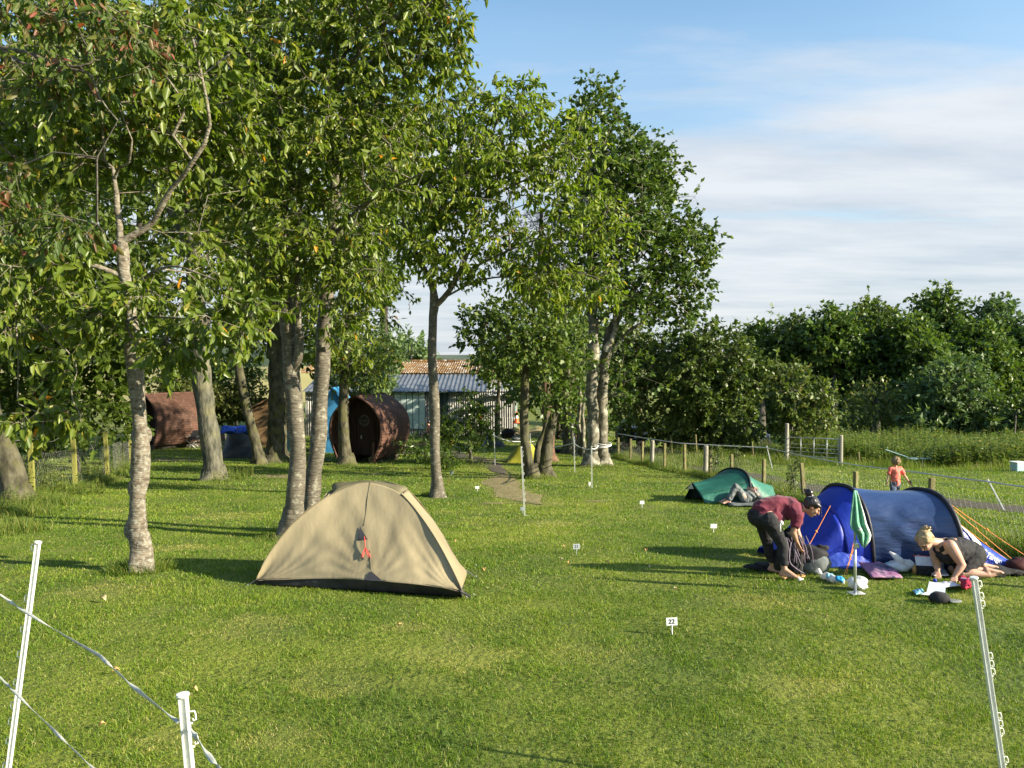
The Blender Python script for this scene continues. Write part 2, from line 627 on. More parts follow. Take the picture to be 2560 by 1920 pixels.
M['pole_grey'] = mat('grey_pole_wood', (.22, .20, .16), (.38, .36, .31), scale=8, rough=.9, stretch=(1, 1, .12), bump=.6, bscale=18, bdist=.01)
M['wire'] = mat('fence_wire', (.30, .30, .29), rough=.45, metal=.7)
M['galv'] = mat('galvanised_steel', (.42, .44, .46), (.55, .56, .57), scale=12, rough=.4, metal=.6)
M['steelpole'] = mat('aluminium_pole', (.68, .70, .72), rough=.3, metal=.8)

exec_parts = []

# ------------------------------------------------------------------ setting
def ground_sheet():
    ys = np.concatenate([np.arange(-60, -2, 4.), np.arange(-2, 30, .5), np.arange(30, 60, 1.), np.arange(60, 160, 5.), np.array([160, 200, 260, 340, 450, 700, 1100, 1800, 3000, 6000.])])
    xs = np.concatenate([-np.array([4000, 2000, 900, 400, 200, 120, 80, 60.]), np.arange(-44, 44.1, .75), np.array([60, 80, 120, 200, 400, 900, 2000, 4000.])])
    X, Y = np.meshgrid(xs, ys)
    V = np.stack([X, Y, zt(X, Y)], axis=-1).reshape(-1, 3)
    ny, nx = X.shape
    i, j = np.meshgrid(np.arange(ny - 1), np.arange(nx - 1), indexing='ij')
    k = (i * nx + j).ravel()[:, None]
    F = k + np.array([[0, 1, nx + 1, nx]])
    o = np_obj('ground', V, [F], M['ground'], smooth=True)
    tag(o, kind='structure')


ground_sheet()


def ribbon(name, pts, width, material, lift=.006, edge=.12, n=70, seed=1, kind='structure'):
    """irregular-edged strip laid over the ground"""
    rg = random.Random(seed)
    pts = [Vector((p[0], p[1], 0)) for p in pts]
    seg = [0]
    for a, b in zip(pts, pts[1:]):
        seg.append(seg[-1] + (b - a).length)
    rows = []
    for i in range(n + 1):
        s = seg[-1] * i / n
        k = max(0, min(len(pts) - 2, next((q for q in range(len(seg) - 1) if seg[q + 1] >= s), len(pts) - 2)))
        u = (s - seg[k]) / max(1e-6, seg[k + 1] - seg[k])
        c = pts[k].lerp(pts[k + 1], u)
        t = (pts[k + 1] - pts[k]).normalized()
        q = Vector((-t.y, t.x, 0))
        w = width * (1 + .22 * math.sin(s * 1.7 + seed) + rg.uniform(-edge, edge))
        endf = min(1, 4 * min(i, n - i) / n + .15)
        row = []
        for v in (-1, -.5, 0, .5, 1):
            p = c + q * (w * .5 * v * endf)
            row.append((p.x, p.y, ztf(p.x, p.y) + lift + .012 * (1 - v * v)))
        rows.append(row)
    mb = MB()
    mb.grid(rows)
    return tag(mb.build(name, material, smooth=True), kind=kind)


M['gravel'] = mat('gravel', (.05, .042, .032), (.115, .10, .075), scale=60, rough=.95, bump=.8, bscale=60, bdist=.02, detail=3)
M['earth'] = mat('trodden_earth', (.19, .14, .08), (.32, .24, .14), scale=7, rough=.95, bump=.9, bscale=30, bdist=.03, c3=(.13, .15, .03), s3=16, t3=(.46, .60))


def gp(px, py):
    g = G(px, py)
    return (g.x, g.y)


ribbon('gravel_track', [(4.6, 44), (5.8, 37), (6.9, 31), (7.8, 26), (8.1, 23), (9.4, 20), (11.0, 17.2), (14, 13.8), (19, 10)], 1.7, M['gravel'], seed=3, n=120)
PATH = [gp(1040, 1135), gp(1110, 1128), gp(1190, 1148), gp(1235, 1168), gp(1262, 1188)]
ribbon('gravel_path', [gp(740, 1128)] + [gp(900, 1118)] + PATH, 1.0, M['gravel'], seed=5, lift=.012)
DIRT = [gp(1262, 1184), gp(1250, 1205), gp(1270, 1225), gp(1305, 1245), gp(1350, 1262)]
ribbon('earth_path', DIRT, 1.0, M['earth'], seed=8, lift=.008, n=30)
WORN = [(450, 1370, .45, .22), (620, 1565, .45, .2), (415, 1855, .22, .11), (1000, 1570, .25, .08), (850, 1700, .5, .2), (1500, 1640, .5, .15), (1900, 1500, .6, .2), (2450, 1500, .4, .12), (250, 1480, .5, .2), (1150, 1640, .6, .2), (1390, 1310, .5, .3), (560, 1290, .8, .4), (1880, 1392, .5, .15), (2000, 1720, .4, .12), (700, 1850, .3, .1)]
BARE = [(690, 1190, .9, .5), (440, 1150, 1.6, .5), (1240, 1258, .35, .12), (1490, 1253, .35, .12), (1215, 1150, .9, .3), (930, 1185, .4, .2)]
for i, (px, py, rx, ry) in enumerate(BARE):
    g = G(px, py)
    rg = random.Random(50 + i)
    mb = MB()
    rows = []
    ph = [rg.uniform(0, 6) for _ in range(3)]
    for rr in (0.0, .5, 1.0):
        row = []
        for k in range(28):
            an = 2 * math.pi * k / 28
            q = rr * (1 + .25 * math.sin(an * 2 + ph[0]) + .16 * math.sin(an * 5 + ph[1]) + .1 * math.sin(an * 9 + ph[2]))
            x, y = g.x + math.cos(an) * rx * q, g.y + math.sin(an) * ry * q * 1.6
            row.append((x, y, ztf(x, y) + .006 + .008 * (1 - rr)))
        rows.append(row)
    mb.grid(rows, close=True)
    tag(mb.build('bare_earth', M['earth'], smooth=True), kind='structure')

# far land: a field rising behind the left-hand trees, hills on the horizon
def hill(name, x0, x1, y, height, depth, material, seed, base=-6, n=60):
    rg = random.Random(seed)
    ph = [rg.uniform(0, 6.3) for _ in range(4)]
    rows = []
    for v in range(9):
        vv = v / 8
        row = []
        for i in range(n + 1):
            u = i / n
            x = x0 + (x1 - x0) * u
            h = height * (.75 + .18 * math.sin(u * 5 + ph[0]) + .1 * math.sin(u * 13 + ph[1]) + .04 * math.sin(u * 37 + ph[2]))
            endf = min(1, 5 * u, 5 * (1 - u))
            row.append((x, y + depth * vv, base + (h - base) * math.sin(math.pi / 2 * min(1, vv * 1.35)) * endf))
        rows.append(row)
    mb = MB()
    mb.grid(rows)
    return tag(mb.build(name, material, smooth=True), kind='structure')


M['field_yellow'] = mat('stubble_field', (.22, .20, .08), (.28, .25, .10), scale=.05, rough=.95)
M['far_green'] = mat('far_hill', (.05, .075, .05), (.09, .11, .07), scale=.01, rough=.95)
M['far_wood'] = mat('far_wooded_slope', (.02, .035, .02), (.05, .07, .035), scale=.08, rough=.95, bump=1, bscale=.15, bdist=2)
hill('field_hill', -110, -18, 95, 1.6, 60, M['field_yellow'], 3, base=-4)
hill('wooded_hill', -260, -40, 230, 9, 120, M['far_wood'], 6, base=-6)
hill('horizon_hills', -2600, 2600, 2600, 24, 900, M['far_green'], 9, base=-12, n=140)

# ------------------------------------------------------------------ grass
EXC = []      # (x, y, radius) places without lawn blades


def in_poly(px, py, poly):
    inside = np.zeros(len(px), bool)
    j = len(poly) - 1
    for i in range(len(poly)):
        xi, yi = poly[i]
        xj, yj = poly[j]
        c = ((yi > py) != (yj > py)) & (px < (xj - xi) * (py - yi) / (yj - yi + 1e-12) + xi)
        inside ^= c
        j = i
    return inside


def near_line(x, y, pts):
    d = np.full(len(x), 1e9)
    for (ax, ay), (bx, by) in zip(pts, pts[1:]):
        vx, vy = bx - ax, by - ay
        t = np.clip(((x - ax) * vx + (y - ay) * vy) / (vx * vx + vy * vy), 0, 1)
        d = np.minimum(d, np.hypot(x - ax - t * vx, y - ay - t * vy))
    return d


def blades(name, X, Y, H, Wd, material, tint, lean=.5, seed=1, bend=True, base_lift=0.0, Z=None):
    g = np.random.default_rng(seed)
    n = len(X)
    az = g.uniform(0, 2 * np.pi, n)
    le = g.uniform(0.1, 1, n) * lean
    z = (zt(X, Y) if Z is None else Z) + base_lift - .003
    B = np.stack([X, Y, z], 1)
    fa = g.uniform(0, 2 * np.pi, n)
    S = np.stack([np.cos(fa), np.sin(fa), np.zeros(n)], 1) * (Wd / 2)[:, None]
    Ld = np.stack([np.cos(az) * le, np.sin(az) * le, np.ones(n)], 1)
    if bend:
        mid = B + Ld * (H * .55)[:, None]
        tip = B + np.stack([np.cos(az) * le * 2.0, np.sin(az) * le * 2.0, np.full(n, 1.0)], 1) * H[:, None] * (1 - .25 * le[:, None])
        V = np.stack([B - S, B + S, mid + S * .75, mid - S * .75, tip], 1).reshape(-1, 3)
        i = np.arange(n)[:, None] * 5
        F = [i + np.array([[0, 1, 2, 3]]), i + np.array([[3, 2, 4]])]
        ti = np.concatenate([tint, tint])
    else:
        V = np.stack([B - S, B + S, B + Ld * H[:, None]], 1).reshape(-1, 3)
        F = [np.arange(n)[:, None] * 3 + np.array([[0, 1, 2]])]
        ti = tint
    return np_obj(name, V, F, material, tint=ti)


def vnoise(x, y, s, seed):
    g = np.random.default_rng(seed)
    T = g.uniform(0, 1, (64, 64))
    u, v = x / s, y / s
    i, j = np.floor(u).astype(int), np.floor(v).astype(int)
    fu, fv = u - i, v - j
    fu, fv = fu * fu * (3 - 2 * fu), fv * fv * (3 - 2 * fv)
    a, b = T[i % 64, j % 64], T[(i + 1) % 64, j % 64]
    c, d = T[i % 64, (j + 1) % 64], T[(i + 1) % 64, (j + 1) % 64]
    return (a * (1 - fu) + b * fu) * (1 - fv) + (c * (1 - fu) + d * fu) * fv


TENT_TAN = [(-3.0, 9.3), (-.5, 8.75), (-.6, 9.85), (-3.0, 10.5)]
TENT_BLUE = [(3.7, 10.1), (4.5, 10.0), (6.1, 9.9), (6.2, 10.8), (5.4, 11.2), (3.8, 11.1)]


def lawn():
    g = np.random.default_rng(4)
    out = []
    for d0, d1, dens, h, w, bend in ((4.0, 6.2, 6800, .037, .0044, True), (6.2, 9, 4600, .036, .0052, True), (9, 14, 1900, .036, .008, False), (14, 22, 680, .042, .014, False), (22, 34, 230, .05, .024, False), (34, 52, 70, .065, .045, False)):
        half = .70 * d1 + 1.6
        n = int((d1 - d0) * 2 * half * dens)
        X = g.uniform(-half, half, n)
        Y = g.uniform(d0, d1, n)
        k = np.abs(X) < .70 * Y + 1.6
        X, Y = X[k], Y[k]
        cl_ = vnoise(X, Y, .16, 7) * .6 + vnoise(X, Y, .5, 9) * .4
        k = g.uniform(0, 1, len(X)) < .25 + 1.25 * cl_
        X, Y = X[k], Y[k]
        k = ~in_poly(X, Y, TENT_TAN) & ~in_poly(X, Y, TENT_BLUE)
        dp = np.minimum(near_line(X, Y, PATH) - .30, near_line(X, Y, DIRT) - .28)
        k &= g.uniform(0, 1, len(X)) < np.clip((dp + vnoise(X, Y, .25, 3) * .4 - .1) / .35, .03, 1)
        tr = near_line(X, Y, [(4.6, 44), (5.8, 37), (6.9, 31), (7.8, 26), (8.1, 23), (9.4, 20), (11.0, 17.2), (14, 13.8), (19, 10)])
        k &= (tr + vnoise(X, Y, .3, 5) * .7 > .9) | (g.uniform(0, 1, len(X)) < .12)
        for px, py, rx, ry in BARE:
            q = G(px, py)
            qq = ((X - q.x) / rx) ** 2 + ((Y - q.y) / (ry * 1.6)) ** 2
            k &= g.uniform(0, 1, len(X)) < np.clip(.30 + .75 * qq, 0, 1)
        X, Y = X[k], Y[k]
        worn = np.zeros(len(X))
        for px, py, rx, ry in WORN:
            q = G(px, py)
            qq = ((X - q.x) / rx) ** 2 + ((Y - q.y) / (ry * 1.8)) ** 2 + 1.6 * (vnoise(X, Y, .14, 61) - .5)
            worn = np.maximum(worn, np.clip(1.25 - qq, 0, 1))
        worn = np.maximum(worn, np.clip(1 - np.minimum(near_line(X, Y, DIRT) - .45, near_line(X, Y, PATH) - .4) / .35, 0, 1) * .8)
        # tyre-marks and mown swaths
        mow = .5 + .5 * np.sin((X * .9 + Y * .42) * 2.2 + vnoise(X, Y, 2.5, 12) * 2)
        t = .30 + .18 * g.standard_normal(len(X)) + .30 * (vnoise(X, Y, .7, 21) - .5) + .22 * (vnoise(X, Y, .22, 27) - .5) + .36 * (vnoise(X, Y, 2.6, 22) - .5) + .08 * (mow - .5)
        t = np.where(g.uniform(0, 1, len(X)) < .06, g.uniform(.75, 1, len(X)), t)
        wk = (worn > 0) & (g.uniform(0, 1, len(X)) < worn * .75)
        t = np.where(wk, g.uniform(.72, 1, len(X)), t)
        H = h * (1 - .45 * worn) * g.uniform(.45, 1.2, len(X)) * (.45 + 1.0 * vnoise(X, Y, .30, 33))
        out.append((X, Y, H, w * g.uniform(.7, 1.2, len(X)), np.clip(t, 0, 1), bend))
    X, Y, H, Wd, T = (np.concatenate([o[i] for o in out]) for i in range(5))
    o = blades('lawn_grass', X, Y, H, Wd, M['grass'], T, lean=.75, seed=8)
    tag(o, 'short mown grass covering the camping field', 'grass', kind='stuff')

lawn()


def long_grass(name, label, areas, seed):
    """areas: (x, y, rx, ry, count, height)"""
    g = np.random.default_rng(seed)
    XS, YS, HS, TS = [], [], [], []
    for x, y, rx, ry, n, h in areas:
        a = g.uniform(0, 2 * np.pi, n)
        r = np.sqrt(g.uniform(0, 1, n))
        XS.append(x + np.cos(a) * r * rx)
        YS.append(y + np.sin(a) * r * ry)
        HS.append(h * g.uniform(.4, 1.1, n) * (1.15 - .6 * r))
        TS.append(np.clip(.35 + .2 * g.standard_normal(n), 0, 1))
    X, Y, H, T = map(np.concatenate, (XS, YS, HS, TS))
    o = blades(name, X, Y, H, .007 + H * .012, M['longgrass'], T, lean=.45, seed=seed)
    return tag(o, label, 'grass', kind='stuff')


# ------------------------------------------------------------------ trees
SUNV = np.array(to_sun)


def foliage(A, OD, rg, tw=3, tl=.35, kl=8, L=.11, W=.05, droop=.7, full=True, spread=1.0, lvar=.35, upn=.6):
    """A cluster points (n,3), OD outward direction (n,3): twigs and leaves on them"""
    n = len(A)
    a = np.repeat(A, tw, axis=0)
    od = np.repeat(OD, tw, axis=0)
    td = od * .8 + rg.normal(0, .75, (n * tw, 3)) * spread
    td[:, 2] -= .1
    td /= np.linalg.norm(td, axis=1, keepdims=True) + 1e-9
    ln = tl * rg.uniform(.55, 1.25, n * tw)
    end = a + td * ln[:, None]
    end[:, 2] -= ln * droop * .22
    SV, SF = sticks(a, end, np.full(len(a), .0035 + .008 * L), np.full(len(a), .0015 + .002 * L))
    m = n * tw * kl
    u = rg.uniform(.15, 1.05, m)
    b0, e0 = np.repeat(a, kl, axis=0), np.repeat(end, kl, axis=0)
    base = b0 + (e0 - b0) * u[:, None]
    D = (e0 - b0)
    D /= np.linalg.norm(D, axis=1, keepdims=True) + 1e-9
    D = D * .6 + rg.normal(0, .48, (m, 3))
    D[:, 2] -= droop * rg.uniform(.5, 1.3, m)
    N = rg.normal(0, .8, (m, 3))
    N[:, 2] += upn
    le = L * rg.uniform(1 - lvar * 1.3, 1 + lvar, m) * np.repeat(rg.uniform(.8, 1.2, n * tw), kl)
    LV, LF = leaves(base, D, N, le, le * (W / L) * rg.uniform(.8, 1.15, m), full=full)
    return (SV, SF), (LV, LF), m


def crown_arrays(stems, blobs, seed, tw=3, tl=.35, kl=8, L=.11, W=.05, droop=.7, full=True, step=.4, surf=.55, minz=None, r_tip=.006, up=.5, bias=.5, upn=.6, sides=6):
    """stems: [( [pts], [radii] )]; blobs: [(centre, (rx,ry,rz), n)] -> branch mesh + leaf mesh"""
    rg = np.random.default_rng(seed)
    nodes, par, rad, isstem = [], [], [], []
    chains = []
    for pts, rr in stems:
        pts = [Vector(p) for p in pts]
        ch = []
        # smooth resample (Catmull-Rom)
        for i in range(len(pts) - 1):
            p0, p1, p2, p3 = pts[max(0, i - 1)], pts[i], pts[i + 1], pts[min(len(pts) - 1, i + 2)]
            k = max(2, int((p2 - p1).length / .3))
            for q in range(k):
                t = q / k
                p = 0.5 * ((2 * p1) + (-p0 + p2) * t + (2 * p0 - 5 * p1 + 4 * p2 - p3) * t * t + (-p0 + 3 * p1 - 3 * p2 + p3) * t * t * t)
                ch.append((p, rr[i] + (rr[i + 1] - rr[i]) * t))
        ch.append((pts[-1], rr[-1]))
        ids = []
        for q, (p, r) in enumerate(ch):
            nodes.append(tuple(p))
            rad.append(r)
            par.append(ids[-1] if ids else -1)
            isstem.append(True)
            ids.append(len(nodes) - 1)
        chains.append((ids, sides * 2))
    A = []
    for c, r, n in blobs:
        c, r = np.array(c), np.array(r, float)
        d = rg.normal(0, 1, (n, 3))
        d /= np.linalg.norm(d, axis=1, keepdims=True)
        q = rg.uniform(0, 1, n) ** (surf / 1.2)
        lump = 1 + .16 * np.sin(d[:, 0] * 4 + seed) * np.sin(d[:, 2] * 5 + seed * 2) + .08 * rg.normal(0, 1, n)
        A.append(c + d * (q * lump)[:, None] * r)
    A = np.concatenate(A)
    if minz is not None:
        A = A[A[:, 2] > minz]
    N = np.array(nodes)
    dmin = np.array([np.min(np.linalg.norm(N - a, axis=1)) for a in A])
    A = A[np.argsort(dmin)]
    cap_ = len(N) + len(A) * 14 + 10
    buf = np.zeros((cap_, 3))
    buf[:len(N)] = N
    cnt = len(N)
    stem_top = cnt
    rad_l = list(rad)
    child_n = [0] * cnt
    OD = np.zeros_like(A)
    tipchains = []
    lowlim = np.zeros(cap_)
    # stems' lowest part sprouts nothing
    for pts, rr in stems[:0]:
        pass
    for ia, a in enumerate(A):
        d = a - buf[:cnt]
        dist = np.linalg.norm(d, axis=1)
        cost = dist + up * np.maximum(0, buf[:cnt, 2] - a[2]) + bias * np.where(np.arange(cnt) < stem_top, 0, .15)
        j = int(np.argmin(cost))
        st = buf[j].copy()
        L_ = np.linalg.norm(a - st)
        k = max(1, min(12, int(L_ / step + .5)))
        ids = [j]
        side = rg.normal(0, .10, 3) * L_
        arc = np.array([0, 0, .12 * L_])
        for q in range(1, k + 1):
            t = q / k
            p = st + (a - st) * t + (side + arc) * math.sin(math.pi * t) * .8 + (rg.normal(0, .03, 3) if q < k else 0)
            buf[cnt] = p
            par.append(ids[-1])
            rad_l.append(0)
            ids.append(cnt)
            cnt += 1
        chains.append((ids, 5 if L_ > 1 else 4))
        v = buf[ids[-1]] - buf[ids[-2]]
        OD[ia] = v / (np.linalg.norm(v) + 1e-9)
    # pipe model radii
    acc = np.zeros(cnt)
    order = range(cnt - 1, -1, -1)
    haskid = np.zeros(cnt, bool)
    for i in range(cnt):
        if par[i] >= 0:
            haskid[par[i]] = True
    for i in order:
        if not haskid[i]:
            acc[i] = max(acc[i], r_tip ** 2.3)
        if par[i] >= 0:
            acc[par[i]] += acc[i]
    rr = acc ** (1 / 2.3)
    for i in range(stem_top):
        rr[i] = max(rad_l[i], min(rr[i], rad_l[i] * 1.15))
    parts = []
    rj = random.Random(seed)
    mb = MB()
    for ids, n in chains:
        pr = [float(rr[i]) for i in ids]
        if ids[0] < stem_top and ids[-1] >= stem_top:
            pr[0] = min(pr[0], pr[1] * 1.5)
        elif ids[-1] >= stem_top:
            pr[0] = min(pr[0], pr[1] * 1.3)
        mb.tube([buf[i] for i in ids], pr, n if ids[0] < stem_top and ids[-1] < stem_top else (5 if pr[0] > .012 else 3), caps=False)
    (SV, SF), (LV, LF), m = foliage(A, OD, rg, tw, tl, kl, L, W, droop, full, upn=upn)
    return mb, (SV, SF), (LV, LF), m, A


def noisy_trunk(mb, V0, seed, amt=.012, freq=6):
    """uneven bark on the thick rings"""
    rg = random.Random(seed)
    ph = [rg.uniform(0, 6) for _ in range(6)]
    out = []
    for x, y, z in mb.v:
        n = math.sin(z * freq + ph[0] + 3 * math.sin(x * 9 + ph[1])) + math.sin(z * freq * 2.3 + y * 14 + ph[2]) * .6
        m = math.sin(z * freq * .8 + ph[3] + x * 8) + math.sin(z * freq * 1.9 + y * 11 + ph[4]) * .6
        out.append((x + n * amt, y + m * amt, z))
    mb.v = out


def tree(name, label, cat_, stems, blobs, bark, leafm, seed, group=None, tintmul=1.0, tintoff=0.0, extra=None, namt=.010, parent_only=False, flare=True, **kw):
    base = Vector(stems[0][0][0])
    t = thing(name, label, cat_, (base.x, base.y, ztf(base.x, base.y)), group)
    mb, (SV, SF), (LV, LF), m, A = crown_arrays(stems, blobs, seed, **kw)
    if flare:
        for pts, rr in stems:
            p0 = Vector(pts[0])
            if abs(p0.z - ztf(p0.x, p0.y)) > .6:
                continue
            r0 = rr[0]
            fl = MB()
            rows = []
            ph = rnd.uniform(0, 6)
            for z_, q in ((-.12, 1.75), (.03, 1.5), (.12, 1.25), (.28, 1.0), (.5, .55)):
                row = []
                for k in range(20):
                    an = 2 * math.pi * k / 20
                    w = 1 + (q - 1) * (.75 + .5 * math.sin(an * 4 + ph) * .8)
                    row.append((p0.x + math.cos(an) * r0 * w, p0.y + math.sin(an) * r0 * w, ztf(p0.x, p0.y) + z_))
                rows.append(row)
            mb.grid(rows, close=True)
    if extra:
        extra(mb)
    noisy_trunk(mb, None, seed, namt)
    k = len(mb.v)
    V = np.concatenate([np.array(mb.v, float), SV])
    q4 = np.array([f for f in mb.f if len(f) == 4])
    q3 = np.array([f for f in mb.f if len(f) == 3]).reshape(-1, 3)
    Fl = [q4, SF + k] + ([q3] if len(q3) else [])
    np_obj('trunk', V, Fl, bark, t, smooth=True)
    rg = np.random.default_rng(seed + 99)
    per = len(LF) // m
    ti = np.clip(.45 + .2 * rg.standard_normal(m), 0, .95)
    ti = np.where(rg.uniform(0, 1, m) < .008, rg.uniform(.96, 1, m), ti) * tintmul + tintoff
    np_obj('crown', LV, [LF], leafm, t, tint=np.repeat(ti, per))
    return t


def S(*a):
    """stem from picture points: (px, py, depth, radius)"""
    return ([P(x, y, d) for x, y, d, r in a], [r for x, y, d, r in a])


def B(px, py, d, rx, ry, rd, n):
    return (tuple(P(px, py, d)), (rx * d / FPX, rd, ry * d / FPX), n)


def BASE(px, py, r, dz=-.15):
    g = G(px, py)
    return (g.x, g.y, g.z + dz), r, g.y


def stem(px, py, r, *rest):
    """first point stands on the ground under the pixel; the rest: (px, py, radius[, depth offset])"""
    b, r0, d = BASE(px, py, r)
    pts, rr = [b], [r0]
    for q in rest:
        dd = d + (q[3] if len(q) > 3 else 0)
        pts.append(tuple(P(q[0], q[1], dd)))
        rr.append(q[2])
    return (pts, rr), d


# nearest cherry, crusted with lichen
def burls(mb):
    for px, py, r in ((347, 1180, .118), (353, 1090, .112), (336, 1222, .10), (336, 905, .094), (335, 1325, .118), (364, 1085, .055), (365, 1182, .06), (326, 1214, .045), (326, 1330, .055)):
        c = P(px, py, 10.2)
        mb.ell(c, (r, r * .95, r * 1.25), nu=16, nv=10)


s1, d1 = stem(352, 1428, .125, (350, 1385, .108), (343, 1320, .112), (346, 1240, .102), (352, 1160, .105), (350, 1080, .095), (343, 980, .09), (334, 880, .09), (330, 830, .088), (322, 745, .082), (312, 680, .07), (307, 620, .065), (302, 598, .062))
tree('cherry_tree', 'nearest cherry tree, its pale crooked trunk crusted with white lichen and burls', 'tree',
     [s1,
      S((303, 604, d1, .05), (340, 585, d1, .042), (385, 552, d1, .038), (402, 520, d1 - .1, .034), (430, 470, d1 - .2, .03), (485, 405, d1 - .4, .026), (522, 310, d1 - .5, .02), (508, 200, d1 - .6, .016), (480, 90, d1 - .6, .012), (468, 20, d1 - .6, .008)),
      S((302, 600, d1, .035), (292, 520, d1 + .1, .028), (288, 450, d1 + .1, .024), (262, 400, d1 + .2, .018), (195, 395, d1 + .2, .013)),
      S((288, 450, d1 + .1, .02), (300, 420, d1, .018), (325, 405, d1 - .2, .014), (330, 350, d1 - .3, .01)),
      S((313, 693, d1, .036), (270, 675, d1 - .1, .032), (235, 665, d1 - .2, .028), (180, 662, d1 - .2, .024), (130, 660, d1 - .3, .02), (60, 680, d1 - .4, .016), (5, 700, d1 - .4, .01)),
      S((328, 722, d1, .026), (365, 690, d1 - .3, .021), (405, 672, d1 - .5, .017), (450, 667, d1 - .7, .012), (540, 700, d1 - .9, .008)),
      S((332, 793, d1, .014), (400, 793, d1 - .5, .011), (470, 797, d1 - .8, .009), (560, 815, d1 - 1, .006)),
      S((332, 795, d1, .012), (365, 812, d1 - .3, .010), (420, 850, d1 - .5, .007), (480, 880, d1 - .7, .005)),
      S((160, 664, d1 - .2, .014), (70, 760, d1 - .5, .012), (110, 820, d1 - .6, .01), (170, 880, d1 - .6, .008), (190, 930, d1 - .6, .007), (178, 975, d1 - .7, .006), (194, 1025, d1 - .7, .005)),
      S((30, 690, d1 - .4, .012), (40, 760, d1 - .5, .009), (45, 850, d1 - .5, .008), (42, 960, d1 - .5, .007), (47, 1010, d1 - .5, .006), (110, 1035, d1 - .6, .004))],
     [B(330, 170, d1 + .9, 330, 250, 1.3, 250), B(90, 330, d1 + .3, 190, 180, 1.3, 100), B(480, 300, d1 + .6, 170, 200, 1.0, 80), B(120, 200, d1 - .8, 150, 120, .6, 34), B(420, 110, d1 - 1.0, 150, 90, .5, 34), B(90, 640, d1 - .3, 130, 80, 1.0, 50), B(480, 640, d1 + .3, 120, 80, .8, 12),
      B(110, 770, d1 - .5, 130, 70, .7, 32), B(560, 800, d1 - .9, 110, 50, .5, 26), B(420, 850, d1 - .6, 100, 45, .4, 16), B(240, 800, d1 - .5, 90, 60, .5, 18),
      B(100, 1030, d1 - .6, 65, 30, .3, 13), B(160, 930, d1 - .6, 40, 40, .2, 3), B(196, 1040, d1 - .7, 10, 14, .1, 3), B(380, 740, d1 - .6, 70, 50, .4, 12)],
     M['bark_lichen'], M['cherry'], 5, extra=burls, tw=3, tl=.30, kl=8, L=.125, W=.06, droop=.95, r_tip=.0046, namt=.012)

# cherry standing out of the picture on the left: its boughs reach in
g0 = (-6.9, 8.2)
tree('turning_cherry_tree', 'cherry at the top left edge, only its arching bough and reddening leaves in view', 'tree',
     [([(g0[0], g0[1], -.1), (g0[0] + .1, g0[1], 1.6), (g0[0] + .05, g0[1] - .1, 3.2), (g0[0] + .1, g0[1], 4.6), (g0[0], g0[1], 6.2)], [.13, .11, .095, .07, .03]),
      ([(g0[0], g0[1] - .1, 3.9), tuple(P(-160, 90, 8)), tuple(P(0, 118, 7.6)), tuple(P(90, 140, 7.5)), tuple(P(140, 165, 7.5)), tuple(P(200, 165, 7.4)), tuple(P(240, 150, 7.4))], [.05, .034, .024, .02, .017, .012, .007]),
      ([tuple(P(0, 118, 7.6)), tuple(P(60, 160, 7.5)), tuple(P(125, 165, 7.5)), tuple(P(190, 175, 7.4)), tuple(P(228, 188, 7.4)), tuple(P(245, 240, 7.3)), tuple(P(290, 300, 7.3))], [.02, .016, .013, .011, .009, .007, .005])],
     [B(140, 40, 7.5, 170, 70, .7, 60), B(330, 120, 7.3, 70, 60, .4, 20), B(120, 190, 7.4, 140, 60, .5, 30), B(80, 560, 7.6, 110, 50, .5, 26), B(180, 560, 7.3, 70, 30, .3, 12), B(20, 440, 7.4, 60, 60, .4, 14)],
     M['bark_cherry'], M['cherry_red'], 15, tw=2, tl=.22, kl=6, L=.105, W=.045, droop=.8, r_tip=.0035)

# two-stemmed cherry behind the tan tent
s4, d4 = stem(735, 1345, .22, (738, 1260, .155), (742, 1180, .14), (744, 1100, .135), (735, 1000, .13), (728, 930, .135), (722, 860, .12), (716, 760, .11), (712, 680, .10), (710, 560, .085), (704, 430, .06), (700, 300, .035), (690, 150, .02))
s4b, _ = stem(770, 1335, .20, (778, 1260, .14), (786, 1180, .135), (797, 1080, .135), (802, 980, .13), (808, 880, .122), (812, 800, .13), (818, 720, .12), (823, 640, .11), (832, 560, .10), (838, 450, .09), (832, 320, .075), (836, 180, .06), (842, 60, .045), (850, -80, .03), (860, -200, .015))


def moss_foot(mb):
    g = G(753, 1330)
    mb.ell((g.x, g.y + .02, g.z + .1), (.30, .24, .42), nu=18, nv=10)


